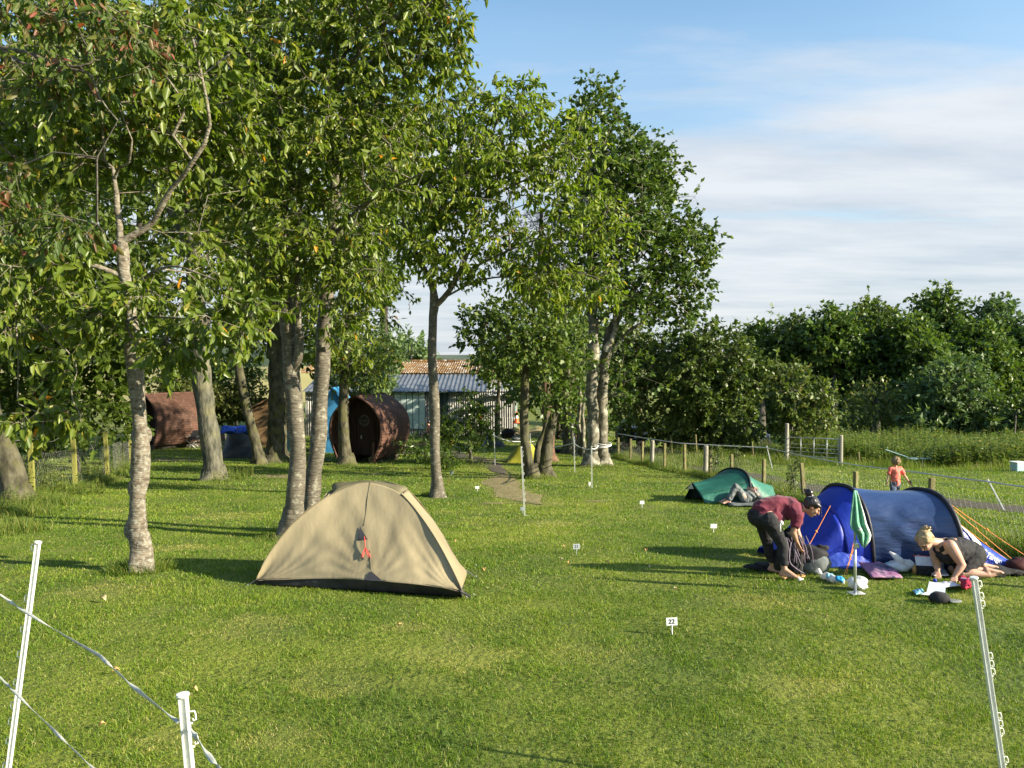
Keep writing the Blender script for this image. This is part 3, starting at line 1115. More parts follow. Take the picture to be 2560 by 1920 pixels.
tree('twin_stem_cherry_tree', 'tall cherry tree with two smooth banded stems rising from one foot behind the tan tent', 'tree',
     [s4, s4b,
      S((733, 935, d4, .085), (748, 885, d4 - .1, .07), (746, 800, d4 - .1, .062), (742, 690, d4 - .1, .055), (745, 560, d4, .045), (752, 400, d4, .03), (740, 250, d4, .015)),
      S((836, 240, d4, .05), (900, 130, d4 - .4, .04), (960, 60, d4 - .6, .03), (1040, 20, d4 - .8, .02), (1110, -10, d4 - 1, .01)),
      S((836, 180, d4, .03), (900, 80, d4 - .2, .025), (960, 74, d4 - .3, .02), (1000, 90, d4 - .3, .01)),
      S((828, 600, d4, .035), (900, 520, d4 - .6, .026), (980, 470, d4 - 1, .018), (1060, 430, d4 - 1.2, .01)),
      S((705, 500, d4, .03), (640, 430, d4 - .6, .022), (560, 330, d4 - 1, .014)),
      S((822, 700, d4, .02), (880, 650, d4 - .5, .014), (930, 640, d4 - .8, .009))],
     [B(720, 130, d4 - .3, 260, 280, 2.0, 330), B(960, 90, d4 - .3, 170, 200, 1.5, 130), B(1090, -10, d4 - .6, 85, 85, .8, 36), B(1110, 120, d4 - .5, 55, 75, .5, 18), B(1150, 60, d4 - .8, 25, 30, .3, 5), B(1030, 60, d4 - .8, 90, 100, .8, 25), B(900, 370, d4 - .4, 210, 210, 1.6, 170),
      B(640, 500, d4 - .5, 170, 220, 1.5, 130), B(780, 620, d4 - .8, 160, 110, 1.0, 60), B(900, 700, d4 - .6, 90, 130, .7, 34), B(700, 720, d4 - .9, 90, 80, .5, 14), B(860, 830, d4 - .3, 60, 60, .4, 8), B(770, -150, d4, 300, 160, 2.0, 80)],
     M['bark_cherry'], M['cherry'], 24, extra=moss_foot, tw=3, tl=.34, kl=10, L=.115, W=.052, droop=.75, r_tip=.005, namt=.010)

# slim cherry between the tan tent and the earth path
s6, d6 = stem(1093, 1243, .16, (1092, 1200, .13), (1086, 1100, .125), (1088, 1040, .13), (1083, 950, .115), (1080, 860, .108), (1083, 790, .105), (1086, 750, .11), (1075, 700, .07), (1045, 640, .05), (1010, 560, .035), (1000, 450, .02))
tree('slim_cherry_tree', 'slim cherry tree with one straight silvery trunk right of the tan tent', 'tree',
     [s6,
      S((1085, 765, d6, .08), (1110, 745, d6 - .1, .07), (1145, 690, d6 - .2, .06), (1180, 600, d6 - .3, .05), (1192, 520, d6 - .3, .045), (1200, 440, d6 - .4, .035), (1230, 340, d6 - .5, .025), (1260, 250, d6 - .5, .012)),
      S((1192, 500, d6 - .3, .04), (1150, 470, d6 - .5, .03), (1130, 430, d6 - .6, .022), (1120, 330, d6 - .6, .014)),
      S((1192, 500, d6 - .3, .03), (1250, 480, d6 - .6, .024), (1330, 440, d6 - .9, .016), (1400, 400, d6 - 1, .01)),
      S((1145, 690, d6 - .2, .03), (1240, 640, d6 - .8, .025), (1340, 600, d6 - 1.2, .018), (1440, 590, d6 - 1.4, .01)),
      S((1110, 745, d6 - .1, .025), (1200, 700, d6 - .6, .02), (1300, 690, d6 - 1, .013))],
     [B(1210, 400, d6 - .5, 200, 180, 2.2, 240), B(1350, 250, d6 - .6, 45, 55, .6, 9), B(1290, 230, d6 - .6, 60, 30, .5, 8), B(1180, 240, d6 - .5, 35, 40, .5, 7), B(1270, 280, d6 - .6, 110, 60, .8, 24),
      B(1400, 400, d6 - .9, 110, 110, 1.2, 62), B(1010, 460, d6 - .5, 160, 220, 1.6, 150), B(1110, 290, d6 - .5, 70, 90, .9, 34), B(1120, 480, d6 - .4, 80, 120, 1, 40), B(1480, 560, d6 - 1.2, 120, 90, 1.0, 44), B(1380, 690, d6 - 1.1, 150, 90, 1.0, 60), B(1180, 620, d6 - .6, 200, 110, 1.2, 80), B(1500, 710, d6 - 1.2, 80, 60, .7, 20),
      B(1300, 640, d6 - 1, 130, 80, .9, 34), B(1060, 610, d6 - .4, 80, 90, .6, 22)],
     M['bark_cherry'], M['yellowleaf'], 33, tw=3, tl=.42, kl=8, L=.15, W=.066, droop=.8, r_tip=.006, namt=.008)

# broad grey trunk with the chairs behind
s2, d2 = stem(537, 1200, .38, (532, 1150, .31), (522, 1080, .30), (512, 1000, .285), (502, 930, .30), (496, 860, .29), (494, 780, .27), (486, 680, .24), (480, 560, .2), (470, 420, .15), (480, 250, .1), (500, 60, .05))
tree('grey_trunk_tree', 'big tree with a stout grey furrowed trunk, left of the twin-stemmed cherry', 'tree',
     [s2, S((484, 640, d2, .12), (420, 520, d2 + .3, .09), (330, 400, d2 + .5, .06), (250, 250, d2, .03)), S((480, 560, d2, .12), (560, 430, d2 + .2, .09), (620, 300, d2, .05), (660, 150, d2, .03))],
     [B(420, 380, d2, 330, 300, 3.5, 330), B(520, 100, d2 + 1, 330, 230, 3.5, 170), B(360, 700, d2 - .5, 180, 110, 1.8, 60), B(600, 720, d2, 110, 120, 1.4, 40)],
     M['bark_grey'], M['cherry_dark'], 41, tw=3, tl=.6, kl=9, L=.20, W=.10, droop=.55, full=False, step=.7, r_tip=.009, namt=.02)

# leaning dark trunk and mossy broad trunk that share a foot
s3, d3 = stem(648, 1160, .26, (640, 1110, .21), (622, 1040, .19), (606, 970, .18), (594, 900, .17), (585, 830, .15), (575, 740, .12), (570, 640, .08))
tree('leaning_tree', 'dark slanting tree leaning left, its foot touching the mossy trunk', 'tree', [s3],
     [B(580, 560, d3 + 1, 200, 190, 2.6, 120), B(600, 850, d3 + 1.5, 90, 60, 1.0, 18)],
     M['bark_moss'], M['cherry_dark'], 46, tw=3, tl=.7, kl=9, L=.22, W=.11, droop=.5, full=False, step=.8, r_tip=.01, namt=.02)
s3b, d3b = stem(690, 1155, .60, (692, 1110, .42), (694, 1030, .37), (692, 940, .34), (688, 860, .31), (684, 760, .26), (680, 640, .2), (670, 480, .12))
tree('mossy_trunk_tree', 'broad mossy trunk with a splayed foot, just left of the twin-stemmed cherry', 'tree', [s3b, S((690, 990, d3b, .17), (712, 900, d3b + .2, .15), (718, 800, d3b + .2, .12))],
     [B(700, 520, d3b + 1, 260, 260, 3, 200), B(760, 800, d3b + .5, 110, 90, 1.2, 34)],
     M['bark_moss'], M['cherry_dark'], 47, tw=3, tl=.7, kl=9, L=.22, W=.11, droop=.5, full=False, step=.8, r_tip=.01, namt=.03)

# trunk in front of the pod
s5, d5 = stem(866, 1163, .34, (862, 1120, .24), (858, 1050, .21), (860, 980, .2), (864, 900, .19), (868, 820, .17), (864, 700, .14), (850, 560, .08))
tree('pod_side_tree', 'mottled trunk with a mossy foot standing against the front of the brown camping pod', 'tree', [s5],
     [B(870, 640, d5, 210, 230, 2.6, 200), B(880, 900, d5 - .4, 120, 80, 1.2, 55), B(820, 800, d5 - .4, 90, 60, 1, 18)],
     M['bark_moss'], M['cherry'], 52, tw=3, tl=.6, kl=8, L=.19, W=.09, droop=.7, full=False, step=.7, r_tip=.008, namt=.015)

# leaning trunk at the left fence
s0, d0 = stem(44, 1262, .32, (34, 1200, .27), (8, 1120, .26), (-24, 1040, .25), (-50, 950, .27), (-90, 850, .24), (-110, 700, .22), (-110, 500, .12))
tree('fence_side_tree', 'heavy leaning trunk at the left edge, behind the wire netting fence', 'tree', [s0],
     [B(-60, 620, d0 + 1, 260, 260, 2.6, 170), B(120, 760, d0 + 2.5, 180, 110, 1.6, 60)],
     M['bark_moss'], M['cherry_dark'], 56, tw=3, tl=.5, kl=9, L=.17, W=.09, droop=.5, full=False, step=.6, r_tip=.008, namt=.02)

# multi-stemmed tree right of the earth path
s7, d7 = stem(1330, 1196, .22, (1322, 1160, .17), (1312, 1100, .15), (1310, 1040, .14), (1312, 970, .135), (1316, 920, .12), (1330, 870, .10), (1336, 800, .07), (1330, 740, .04))
s7b, _ = stem(1362, 1192, .26, (1364, 1150, .20), (1370, 1100, .17), (1382, 1050, .15), (1400, 1000, .10), (1425, 960, .07), (1440, 930, .04))
tree('bushy_forked_tree', 'low bushy tree with several dark stems fanning from one foot beside the white rope posts', 'tree',
     [s7, s7b, stem(1346, 1188, .2, (1345, 1150, .15), (1350, 1110, .12, .4), (1365, 1060, .08, .5), (1370, 960, .05, .5))[0],
      S((1316, 930, d7, .07), (1290, 890, d7, .05), (1250, 850, d7, .04), (1200, 800, d7, .02))],
     [B(1290, 850, d7, 120, 90, 1.8, 130), B(1370, 870, d7 - .3, 100, 110, 1.6, 100), B(1200, 800, d7, 55, 60, 1.0, 34), B(1400, 990, d7 + .3, 45, 70, .8, 30), B(1240, 900, d7 + 1.5, 45, 40, 1, 12), B(1330, 740, d7, 90, 70, 1.2, 46)],
     M['bark_moss'], M['syc'], 61, tintoff=.12, tw=3, tl=.42, kl=9, L=.15, W=.09, droop=.4, full=False, step=.5, r_tip=.006, namt=.012)

# tall sycamore pair
s8, d8 = stem(1477, 1166, .32, (1480, 1130, .25), (1482, 1050, .23), (1478, 980, .22), (1484, 900, .22), (1483, 840, .2), (1478, 740, .2), (1476, 600, .15), (1474, 420, .09), (1478, 260, .03))
s8b, _ = stem(1508, 1164, .28, (1507, 1120, .21), (1506, 1040, .2), (1507, 960, .2), (1516, 880, .19), (1526, 830, .2), (1560, 770, .14), (1600, 700, .1), (1660, 630, .06))
tree('sycamore_tree', 'dark-leaved sycamore right of centre with two pale knobbly stems, rope tied round one', 'tree',
     [s8, s8b, S((1483, 820, d8, .12), (1520, 780, d8, .1), (1600, 740, d8, .07), (1700, 735, d8, .03)), S((1516, 880, d8, .13), (1540, 800, d8, .12), (1540, 680, d8, .10), (1545, 500, d8, .06), (1550, 380, d8, .03)),
      S((1530, 880, d8, .08), (1580, 820, d8, .06), (1650, 800, d8, .03))],
     [B(1570, 560, d8, 150, 190, 3.6, 380), B(1500, 380, d8, 85, 130, 2.2, 130), B(1478, 240, d8, 25, 50, .7, 14), B(1532, 250, d8, 16, 34, .5, 6), B(1600, 420, d8, 70, 110, 2, 70), B(1660, 430, d8, 50, 60, 1.2, 28), B(1700, 640, d8, 90, 90, 2.2, 90),
      B(1760, 600, d8, 35, 45, 1, 16), B(1690, 760, d8, 90, 60, 2, 60), B(1580, 750, d8, 120, 70, 2.4, 70), B(1430, 330, d8, 45, 60, 1, 24), B(1450, 600, d8, 80, 170, 2, 90), B(1540, 950, d8 - .3, 120, 90, 1.4, 22)],
     M['bark_syc'], M['syc'], 71, tw=3, tl=.55, kl=10, L=.165, W=.135, droop=.15, full=False, step=.7, r_tip=.008, namt=.03, upn=1.2, surf=.5)

# thin pale stems
s9, d9 = stem(1452, 1142, .16, (1448, 1090, .13), (1445, 1040, .11), (1452, 1000, .09), (1440, 950, .06), (1430, 900, .04))
tree('thin_stem_tree', 'slender pale stems in a clump left of the rope-tied sycamore', 'tree',
     [s9, stem(1438, 1142, .14, (1432, 1080, .11), (1428, 1040, .09), (1420, 990, .07), (1412, 920, .04))[0], stem(1462, 1143, .12, (1458, 1080, .09), (1458, 1020, .07), (1470, 960, .05), (1480, 900, .03))[0]],
     [B(1440, 870, d9, 70, 80, 1.4, 60)], M['bark_syc'], M['wood_a'], 75, tw=3, tl=.5, kl=6, L=.17, W=.1, droop=.3, full=False, step=.6, r_tip=.008, namt=.02)
s10, d10 = stem(1421, 1134, .3, (1420, 1080, .24), (1417, 1000, .22), (1415, 900, .18), (1412, 760, .1))
tree('straight_trunk_tree', 'plain straight trunk half hidden behind the clump of slender stems', 'tree', [s10],
     [B(1400, 740, d10, 90, 110, 1.8, 80)], M['bark_moss'], M['wood_a'], 77, tw=3, tl=.6, kl=8, L=.2, W=.12, droop=.3, full=False, step=.8, r_tip=.009, namt=.02)
s11_, d11_ = stem(1372, 1152, .32, (1372, 1110, .25), (1368, 1040, .22), (1362, 900, .2), (1356, 760, .17), (1352, 640, .13), (1354, 520, .07))
tree('pine_tree', 'scots pine with an orange-brown upper trunk behind the bushy forked tree', 'tree',
     [s11_], [B(1350, 580, d11_, 90, 70, 1.8, 60), B(1390, 700, d11_, 70, 70, 1.6, 50), B(1320, 680, d11_, 60, 60, 1.2, 26)],
     M['bark_pine'], M['pine'], 79, tw=3, tl=.5, kl=16, L=.14, W=.02, droop=0, full=False, step=.7, r_tip=.008, namt=.02)


def bush(name, label, cat_, px, py, blobs, leafm, seed, group=None, bark=None, stems=None, r=.08, **kw):
    g = G(px, py)
    top = min(b[0][2] + b[1][2] for b in blobs)
    st = stems
    if st is None:
        c = blobs[0][0]
        st = [([(g.x, g.y, g.z - .1), (g.x * .5 + c[0] * .5, g.y * .5 + c[1] * .5, (g.z + c[2]) / 2), (c[0], c[1], c[2] + blobs[0][1][2] * .5)], [r, r * .7, r * .25])]
    k2 = dict(tw=3, tl=.45, kl=8, L=.16, W=.1, droop=.25, full=False, step=.6, r_tip=.006, namt=.008, flare=False)
    k2.update(kw)
    return tree(name, label, cat_, st, blobs, bark or M['bark_dark'], leafm, seed, group, **k2)


# rhododendron by the path
gR = G(1180, 1160)
bush('rhododendron_bush', 'glossy rhododendron bush with a short bent trunk and reddish shoots beside the gravel path', 'bush', 1182, 1162,
     [B(1165, 1060, gR.y, 75, 65, .9, 90), B(1110, 1085, gR.y - .2, 55, 45, .7, 40), B(1170, 1020, gR.y, 40, 30, .5, 18), B(1105, 1125, gR.y - .3, 50, 25, .5, 16), B(1205, 1080, gR.y, 40, 40, .6, 20)],
     M['rhodo'], 81, r=.09, L=.16, W=.055, kl=9, tl=.35, bark=M['bark_grey'], droop=-.1)
gR = G(1075, 1168)
bush('low_rhododendron_bush', 'low dark rhododendron clump touching the slim cherry trunk', 'bush', 1045, 1150,
     [B(1040, 1120, gR.y - 1, 36, 22, .6, 22), B(1120, 1152, gR.y - 1, 45, 14, .5, 20)], M['rhodo'], 82, r=.05, L=.15, W=.05, tintmul=.8)
# feathery trees in front of the shed and behind
bush('feathery_tree', 'light feathery ash tree hiding the left end of the tin shed', 'tree', 905, 1105,
     [B(900, 920, 44, 90, 75, 3, 160), B(950, 880, 44, 55, 55, 2, 46), B(860, 850, 44, 70, 60, 2, 50), B(925, 990, 44, 42, 30, 1.5, 18)], M['wood_b'], 83, r=.2, L=.3, W=.10, kl=10, tl=.9, step=1.0, tintoff=.1)
bush('distant_round_tree', 'small round tree beyond the tin shed roof', 'tree', 1020, 1060, [B(1030, 880, 82, 55, 40, 4, 70), B(990, 870, 84, 40, 40, 4, 30)], M['wood_b'], 84, r=.2, L=.55, W=.3, tl=1.2, step=1.5, tintoff=.1)
bush('shed_side_tree', 'leafy tree screening the right end of the tin shed', 'tree', 1240, 1112, [B(1250, 905, 44, 75, 45, 2.5, 70), B(1300, 950, 42, 40, 40, 2, 26)], M['wood_a'], 85, r=.16, L=.26, W=.15, tl=.8, step=1.0, tintoff=.15)
bush('gap_tree', 'dark tree filling the gap right of the tin shed', 'tree', 1395, 1098, [B(1400, 960, 48, 90, 90, 2.5, 150), B(1420, 840, 48, 110, 90, 2.5, 120), B(1340, 960, 50, 60, 40, 1.5, 26), B(1440, 1060, 50, 90, 30, 1.5, 60)], M['wood_a'], 86, r=.16, L=.3, W=.18, tl=.9, step=1.0)
# big shaded trees closing the left side
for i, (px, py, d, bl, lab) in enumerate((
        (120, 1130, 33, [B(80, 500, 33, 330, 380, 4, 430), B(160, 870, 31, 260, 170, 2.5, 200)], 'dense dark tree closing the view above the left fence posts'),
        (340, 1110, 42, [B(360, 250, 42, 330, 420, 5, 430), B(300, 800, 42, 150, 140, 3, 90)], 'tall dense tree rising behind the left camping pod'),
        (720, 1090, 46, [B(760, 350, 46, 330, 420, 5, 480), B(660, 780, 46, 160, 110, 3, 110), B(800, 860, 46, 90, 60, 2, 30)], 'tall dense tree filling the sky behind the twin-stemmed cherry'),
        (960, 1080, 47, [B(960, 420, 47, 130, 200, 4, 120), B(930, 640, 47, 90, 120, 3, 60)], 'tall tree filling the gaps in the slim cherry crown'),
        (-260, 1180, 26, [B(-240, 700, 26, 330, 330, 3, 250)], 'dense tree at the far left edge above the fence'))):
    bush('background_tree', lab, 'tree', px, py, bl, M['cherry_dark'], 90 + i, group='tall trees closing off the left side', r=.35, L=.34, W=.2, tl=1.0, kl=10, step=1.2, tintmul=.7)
# undergrowth at the left fence and hedge
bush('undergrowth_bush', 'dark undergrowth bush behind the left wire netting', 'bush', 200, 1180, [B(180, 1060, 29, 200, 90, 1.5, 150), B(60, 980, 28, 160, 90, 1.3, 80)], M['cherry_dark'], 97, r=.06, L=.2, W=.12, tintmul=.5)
bush('clipped_hedge', 'sunlit straw-green hedge between the left pod and the brown hut', 'hedge', 560, 1098,
     [B(550, 1015, 45, 75, 50, 1.5, 150), B(480, 985, 46, 60, 45, 1.5, 110), B(620, 1000, 46, 60, 40, 1.5, 80), B(430, 960, 47, 50, 40, 1.5, 60)], M['hedge'], 98, r=.08, L=.16, W=.1, tl=.5, kl=12)
bush('leafy_bush', 'broad green bush above the hedge beside the leaning tree', 'bush', 590, 1090, [B(590, 940, 48, 70, 60, 1.6, 110), B(530, 930, 48, 50, 40, 1.5, 40)], M['wood_b'], 99, r=.1, L=.22, W=.14, tl=.6, tintoff=.1)

# right-hand trees by the dark barn road
bush('hawthorn_tree', 'grey-green hawthorn leaning over the fence line right of the sycamore', 'tree', 1600, 1100,
     [B(1600, 900, 40, 100, 80, 2.2, 170), B(1560, 990, 39, 60, 70, 1.6, 60), B(1660, 930, 40, 60, 80, 1.6, 60), B(1560, 840, 40, 70, 60, 1.6, 50), B(1620, 1055, 42, 90, 40, 1.2, 60)], M['wood_c'], 101, r=.14, L=.22, W=.13, kl=9, tl=.55, bark=M['bark_grey'], tintoff=.12)
bush('dense_thorn_tree', 'large dense rounded tree standing over the green tent, behind the fence', 'tree', 1800, 1118,
     [B(1790, 960, 38, 120, 130, 2.6, 330), B(1740, 860, 38, 70, 60, 1.8, 70), B(1840, 910, 38, 50, 75, 1.6, 60), B(1700, 1010, 38, 60, 70, 1.5, 60), B(1800, 1085, 39, 120, 30, 1.2, 90), B(1700, 1090, 41, 60, 22, 1, 40)], M['wood_c'], 102, r=.2, L=.2, W=.13, kl=12, tl=.6)
bush('young_poplar_tree', 'young upright tree with a thin pale trunk right of the dense thorn tree', 'tree', 1985, 1128,
     [B(1975, 1020, 37, 42, 80, 1.1, 80), B(1940, 930, 37, 28, 35, .8, 22), B(2000, 950, 37, 30, 40, .8, 24), B(2050, 1030, 37, 32, 55, .9, 46), B(2058, 980, 37, 18, 28, .5, 14)], M['wood_c'], 103, bark=M['bark_lichen'], r=.07, L=.2, W=.13, kl=9, tl=.5, tintoff=.15)
WOODS = [(1905, 800, 60, 70, 330, 'a'), (1985, 790, 58, 85, 300, 'c'), (2085, 765, 56, 95, 330, 'a'), (2190, 745, 58, 95, 350, 'c'), (2270, 800, 54, 80, 280, 'a'), (2345, 720, 62, 90, 390, 'a'), (2440, 800, 55, 90, 310, 'a'), (2500, 745, 60, 90, 380, 'b'), (2600, 790, 56, 110, 350, 'a'), (2720, 760, 58, 120, 360, 'a'), (1860, 850, 66, 60, 270, 'a')]
WL_LAB = {0: 'dark woodland tree with a low top at the left end of the wood', 1: 'yellow-green bushy woodland tree with a small spire, second from the left end of the wood', 2: 'mid-green woodland tree with a rounded top above the boy and the gate', 3: 'olive woodland tree with a ragged top left of the tallest crown',
          4: 'shorter woodland tree in front of the tallest crown', 5: 'tallest dark crown standing out above the wood', 6: 'woodland tree dipping low right of the tallest crown', 7: 'pale feathery crown near the right edge of the wood',
          8: 'dark woodland tree at the right edge behind the pale ash bush', 9: 'dark woodland tree beyond the right edge of the wood', 10: 'hazy low tree just right of the sycamore, farthest of the wood'}
for i, (px, top, d, w, h, k) in enumerate(WOODS):
    cy = top + h * .45
    bush('woodland_tree', WL_LAB[i], 'tree', px, 1100, [B(px, cy, d, w, h * .42, 3.4, 420), B(px + rnd.uniform(-20, 20), top + 45, d, w * .45, 48, 1.8, 46), B(px + rnd.uniform(-40, 40), top + 100, d - 1, w * .7, 60, 2.4, 120), B(px, 1020, d - 2, w, 90, 2.4, 150)],
         M['wood_' + k], 110 + i, group='trees of the wood across the field', r=.3, L=.30, W=.19, kl=10, tl=.8, step=1.2, r_tip=.010)
bush('ash_bush', 'large pale grey-green ash bush at the foot of the wood near the right edge', 'bush', 2400, 1120,
     [B(2385, 1010, 44, 85, 80, 2, 230), B(2440, 1060, 43, 60, 50, 1.6, 90), B(2320, 1000, 45, 60, 70, 1.6, 80), B(2400, 930, 45, 60, 40, 1.4, 50), B(2300, 1070, 43, 50, 40, 1.2, 40)], M['wood_b'], 131, r=.12, L=.3, W=.13, kl=12, tl=.8, tintoff=.12)
bush('brown_bush', 'brownish half-bare bush at the foot of the wood above the boy', 'bush', 2190, 1110, [B(2190, 1020, 46, 80, 70, 1.6, 130), B(2130, 1060, 45, 60, 40, 1.4, 60)], M['wood_c'], 132, r=.08, L=.2, W=.1, kl=6, tl=.7, tintoff=.35, tintmul=.8)
bush('nettle_side_bush', 'dark green bush at the right edge under the wood', 'bush', 2530, 1150, [B(2540, 1060, 42, 80, 70, 1.6, 130), B(2640, 1030, 42, 90, 90, 1.6, 90)], M['wood_a'], 133, r=.08, L=.25, W=.14, kl=10, tl=.7)

# sapling stems by the fence
for i, (px, py, ptop, lab) in enumerate(((1985, 1245, 1150, 'young leafy sapling climbing a thin white stake in front of the fence'), (1790, 1195, 1110, 'straggly sapling grown through the round pole and slim post'), (1835, 1190, 1120, 'thin leaning sapling left of the green tent arch'))):
    g = G(px, py)
    bush('hedging_sapling', lab, 'sapling', px, py, [B(px, (py + ptop) / 2 - 8, g.y, 9, (py - ptop) / 2 - 6, .12, 18), B(px + 5, ptop + 12, g.y, 16, 14, .15, 8)], M['wood_c'], 140 + i, group='saplings planted along the fence', r=.018, L=.06, W=.035, kl=7, tl=.16, step=.25, r_tip=.003, tintoff=.1)

# ------------------------------------------------------------------ materials for made things
M['tan'] = mat('tan_tent_nylon', (.30, .25, .152), (.36, .30, .185), scale=1.6, rough=.5, spec=.45, bump=.35, bscale=11, bdist=.02, transl=.20, stretch=(1.0, 1.0, .3))
M['tan_dark'] = mat('olive_tent_nylon', (.15, .135, .078), (.19, .165, .1), scale=3, rough=.6, bump=.4, bscale=7, transl=.15)
M['skirt'] = mat('black_groundsheet', (.022, .022, .028), (.05, .05, .058), scale=5, rough=.5, bump=.7, bscale=9, bdist=.02)
M['blue_b'] = mat('royal_blue_nylon', (.012, .035, .42), (.02, .055, .52), scale=3, rough=.45, spec=.5, bump=.6, bscale=9, bdist=.02, transl=.25)
M['blue_n'] = mat('navy_blue_nylon', (.022, .050, .15), (.036, .072, .20), scale=2, rough=.36, spec=.9, bump=.8, bscale=4, bdist=.035, transl=.08, stretch=(.5, 2.2, 2.2))
M['blue_l'] = mat('crinkled_blue_nylon', (.025, .06, .46), (.045, .095, .55), scale=6, rough=.4, spec=.5, bump=.6, bscale=22, bdist=.012, transl=.1)
M['pole_black'] = mat('black_pole_sleeve', (.012, .013, .018), (.03, .03, .04), scale=20, rough=.5)
M['green_t'] = mat('teal_green_nylon', (.012, .085, .062), (.02, .125, .092), scale=2.5, rough=.45, spec=.5, bump=.9, bscale=5, bdist=.03, transl=.15, stretch=(.5, 2, 2))
M['green_l'] = mat('pale_teal_nylon', (.035, .165, .115), (.055, .21, .15), scale=3, rough=.5, spec=.5, bump=.8, bscale=6, bdist=.03, transl=.15)
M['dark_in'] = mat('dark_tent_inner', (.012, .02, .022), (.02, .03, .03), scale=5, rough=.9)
M['orange'] = mat('orange_guyline', (.75, .25, .04), rough=.6)
M['red'] = mat('red_cord', (.62, .06, .05), (.75, .12, .10), scale=60, rough=.6)
M['steel'] = mat('peg_steel', (.55, .56, .58), rough=.3, metal=.9)
M['white'] = mat('white_plastic', (.78, .78, .76), rough=.45)
M['black'] = mat('black_cloth', (.012, .012, .014), (.03, .03, .034), scale=30, rough=.85, bump=.4, bscale=25, bdist=.01)
M['grey'] = mat('grey_cloth', (.10, .115, .115), (.16, .175, .175), scale=8, rough=.8, bump=.7, bscale=12, bdist=.02)
M['purplegrey'] = mat('purple_grey_webbing', (.13, .10, .15), (.22, .19, .25), scale=20, rough=.75)
M['maroon'] = mat('maroon_jersey', (.105, .012, .028), (.155, .02, .042), scale=7, rough=.85, bump=.7, bscale=11, bdist=.02, sheen=.2)
M['coral'] = mat('coral_jersey', (.78, .15, .11), (.85, .22, .17), scale=7, rough=.85, bump=.6, bscale=12, bdist=.015)
M['denim'] = mat('blue_denim', (.05, .08, .14), (.10, .14, .22), scale=18, rough=.85)
M['pink'] = mat('pink_cloth', (.6, .16, .17), (.7, .22, .22), scale=8, rough=.85)
M['skin'] = mat('skin', (.40, .22, .14), (.46, .27, .185), scale=6, rough=.5, spec=.4)
M['skin_p'] = mat('pale_skin', (.47, .27, .19), (.53, .33, .24), scale=6, rough=.5, spec=.4)
M['hair_b'] = mat('black_hair', (.010, .008, .008), (.03, .022, .02), scale=30, rough=.35, spec=.6, bump=.8, bscale=45, bdist=.01, stretch=(1, 1, .3))
M['hair_y'] = mat('blonde_hair', (.28, .19, .10), (.48, .36, .20), scale=35, rough=.45, bump=.9, bscale=40, bdist=.012, stretch=(1, .4, 1))
M['hair_c'] = mat('fair_curly_hair', (.15, .095, .045), (.30, .21, .12), scale=30, rough=.6, bump=1, bscale=38, bdist=.02)
M['eye'] = mat('eye_dark', (.02, .015, .012), rough=.2)
M['lips'] = mat('lips', (.45, .16, .13), rough=.5)
M['mint'] = mat('mint_towel', (.16, .42, .28), (.22, .50, .35), scale=10, rough=.85, bump=.4, bscale=30, bdist=.01, transl=.2)
M['mint_l'] = mat('pale_mint_band', (.62, .74, .66), (.70, .78, .72), scale=14, rough=.85, transl=.2)
M['clearbag'] = mat('thin_plastic_bag', (.80, .81, .81), (.90, .90, .90), scale=10, rough=.25, spec=.7, bump=.9, bscale=22, bdist=.02, transl=.35)
M['lightblue'] = mat('light_blue_plastic', (.20, .52, .68), (.32, .62, .76), scale=12, rough=.4, bump=.5, bscale=20, transl=.15)
M['mauve'] = mat('mauve_bag_cloth', (.22, .10, .20), (.42, .24, .36), scale=5, rough=.6, bump=.9, bscale=12, bdist=.02, c3=(.05, .05, .10), s3=5, t3=(.5, .62))
M['crimson'] = mat('crimson_cloth', (.34, .01, .035), (.44, .025, .06), scale=8, rough=.7, bump=.6, bscale=12, bdist=.02)
M['paper'] = mat('paper', (.62, .66, .72), rough=.6)
M['pagegrey'] = mat('printed_page', (.55, .56, .60), (.72, .72, .74), scale=30, rough=.6)
M['yellow'] = mat('yellow_lid', (.75, .52, .02), rough=.4)
M['bottle'] = mat('grey_flask', (.09, .085, .085), rough=.35, spec=.5)
M['clear'] = mat('cloudy_bottle_plastic', (.55, .66, .72), (.7, .76, .8), scale=8, rough=.15, spec=.7, transl=.4)
M['amber'] = mat('amber_plastic', (.45, .26, .08), rough=.4)
M['leafbrown'] = mat('fallen_leaf', (.42, .20, .06), (.62, .40, .18), scale=30, rough=.7)
M['shingle'] = mat('pod_shingle', (.055, .027, .018), (.105, .050, .033), scale=3, rough=.75, bump=.4, bscale=30, bdist=.01, stretch=(1, 1, 1), c3=(.15, .085, .065), s3=9, t3=(.55, .75))
M['bearer_wood'] = mat('grey_trim_wood', (.07, .06, .045), (.11, .10, .075), scale=9, rough=.8)
M['podface_shaded'] = mat('pod_end_boards_shaded', (.022, .012, .009), (.045, .024, .016), scale=6, rough=.8, stretch=(1, 1, .2))  # board colour darkened to carry the shadow inside the pod mouth
M['wood_tan'] = mat('tan_shed_boards', (.16, .095, .045), (.24, .15, .075), scale=6, rough=.85, stretch=(1, 1, 5))
M['tin_wall'] = mat('corrugated_tin', (.28, .28, .27), (.50, .49, .47), scale=1.2, rough=.55, metal=.25, stretch=(1, 1, .3), c3=(.16, .15, .14), s3=2.4, t3=(.5, .7))
M['tin_pale'] = mat('pale_tin_panel', (.46, .60, .58), (.62, .72, .70), scale=1, rough=.5, metal=.1)
M['tin_roof'] = mat('slate_tin_roof', (.12, .13, .15), (.19, .20, .22), scale=1.6, rough=.45, metal=.4)
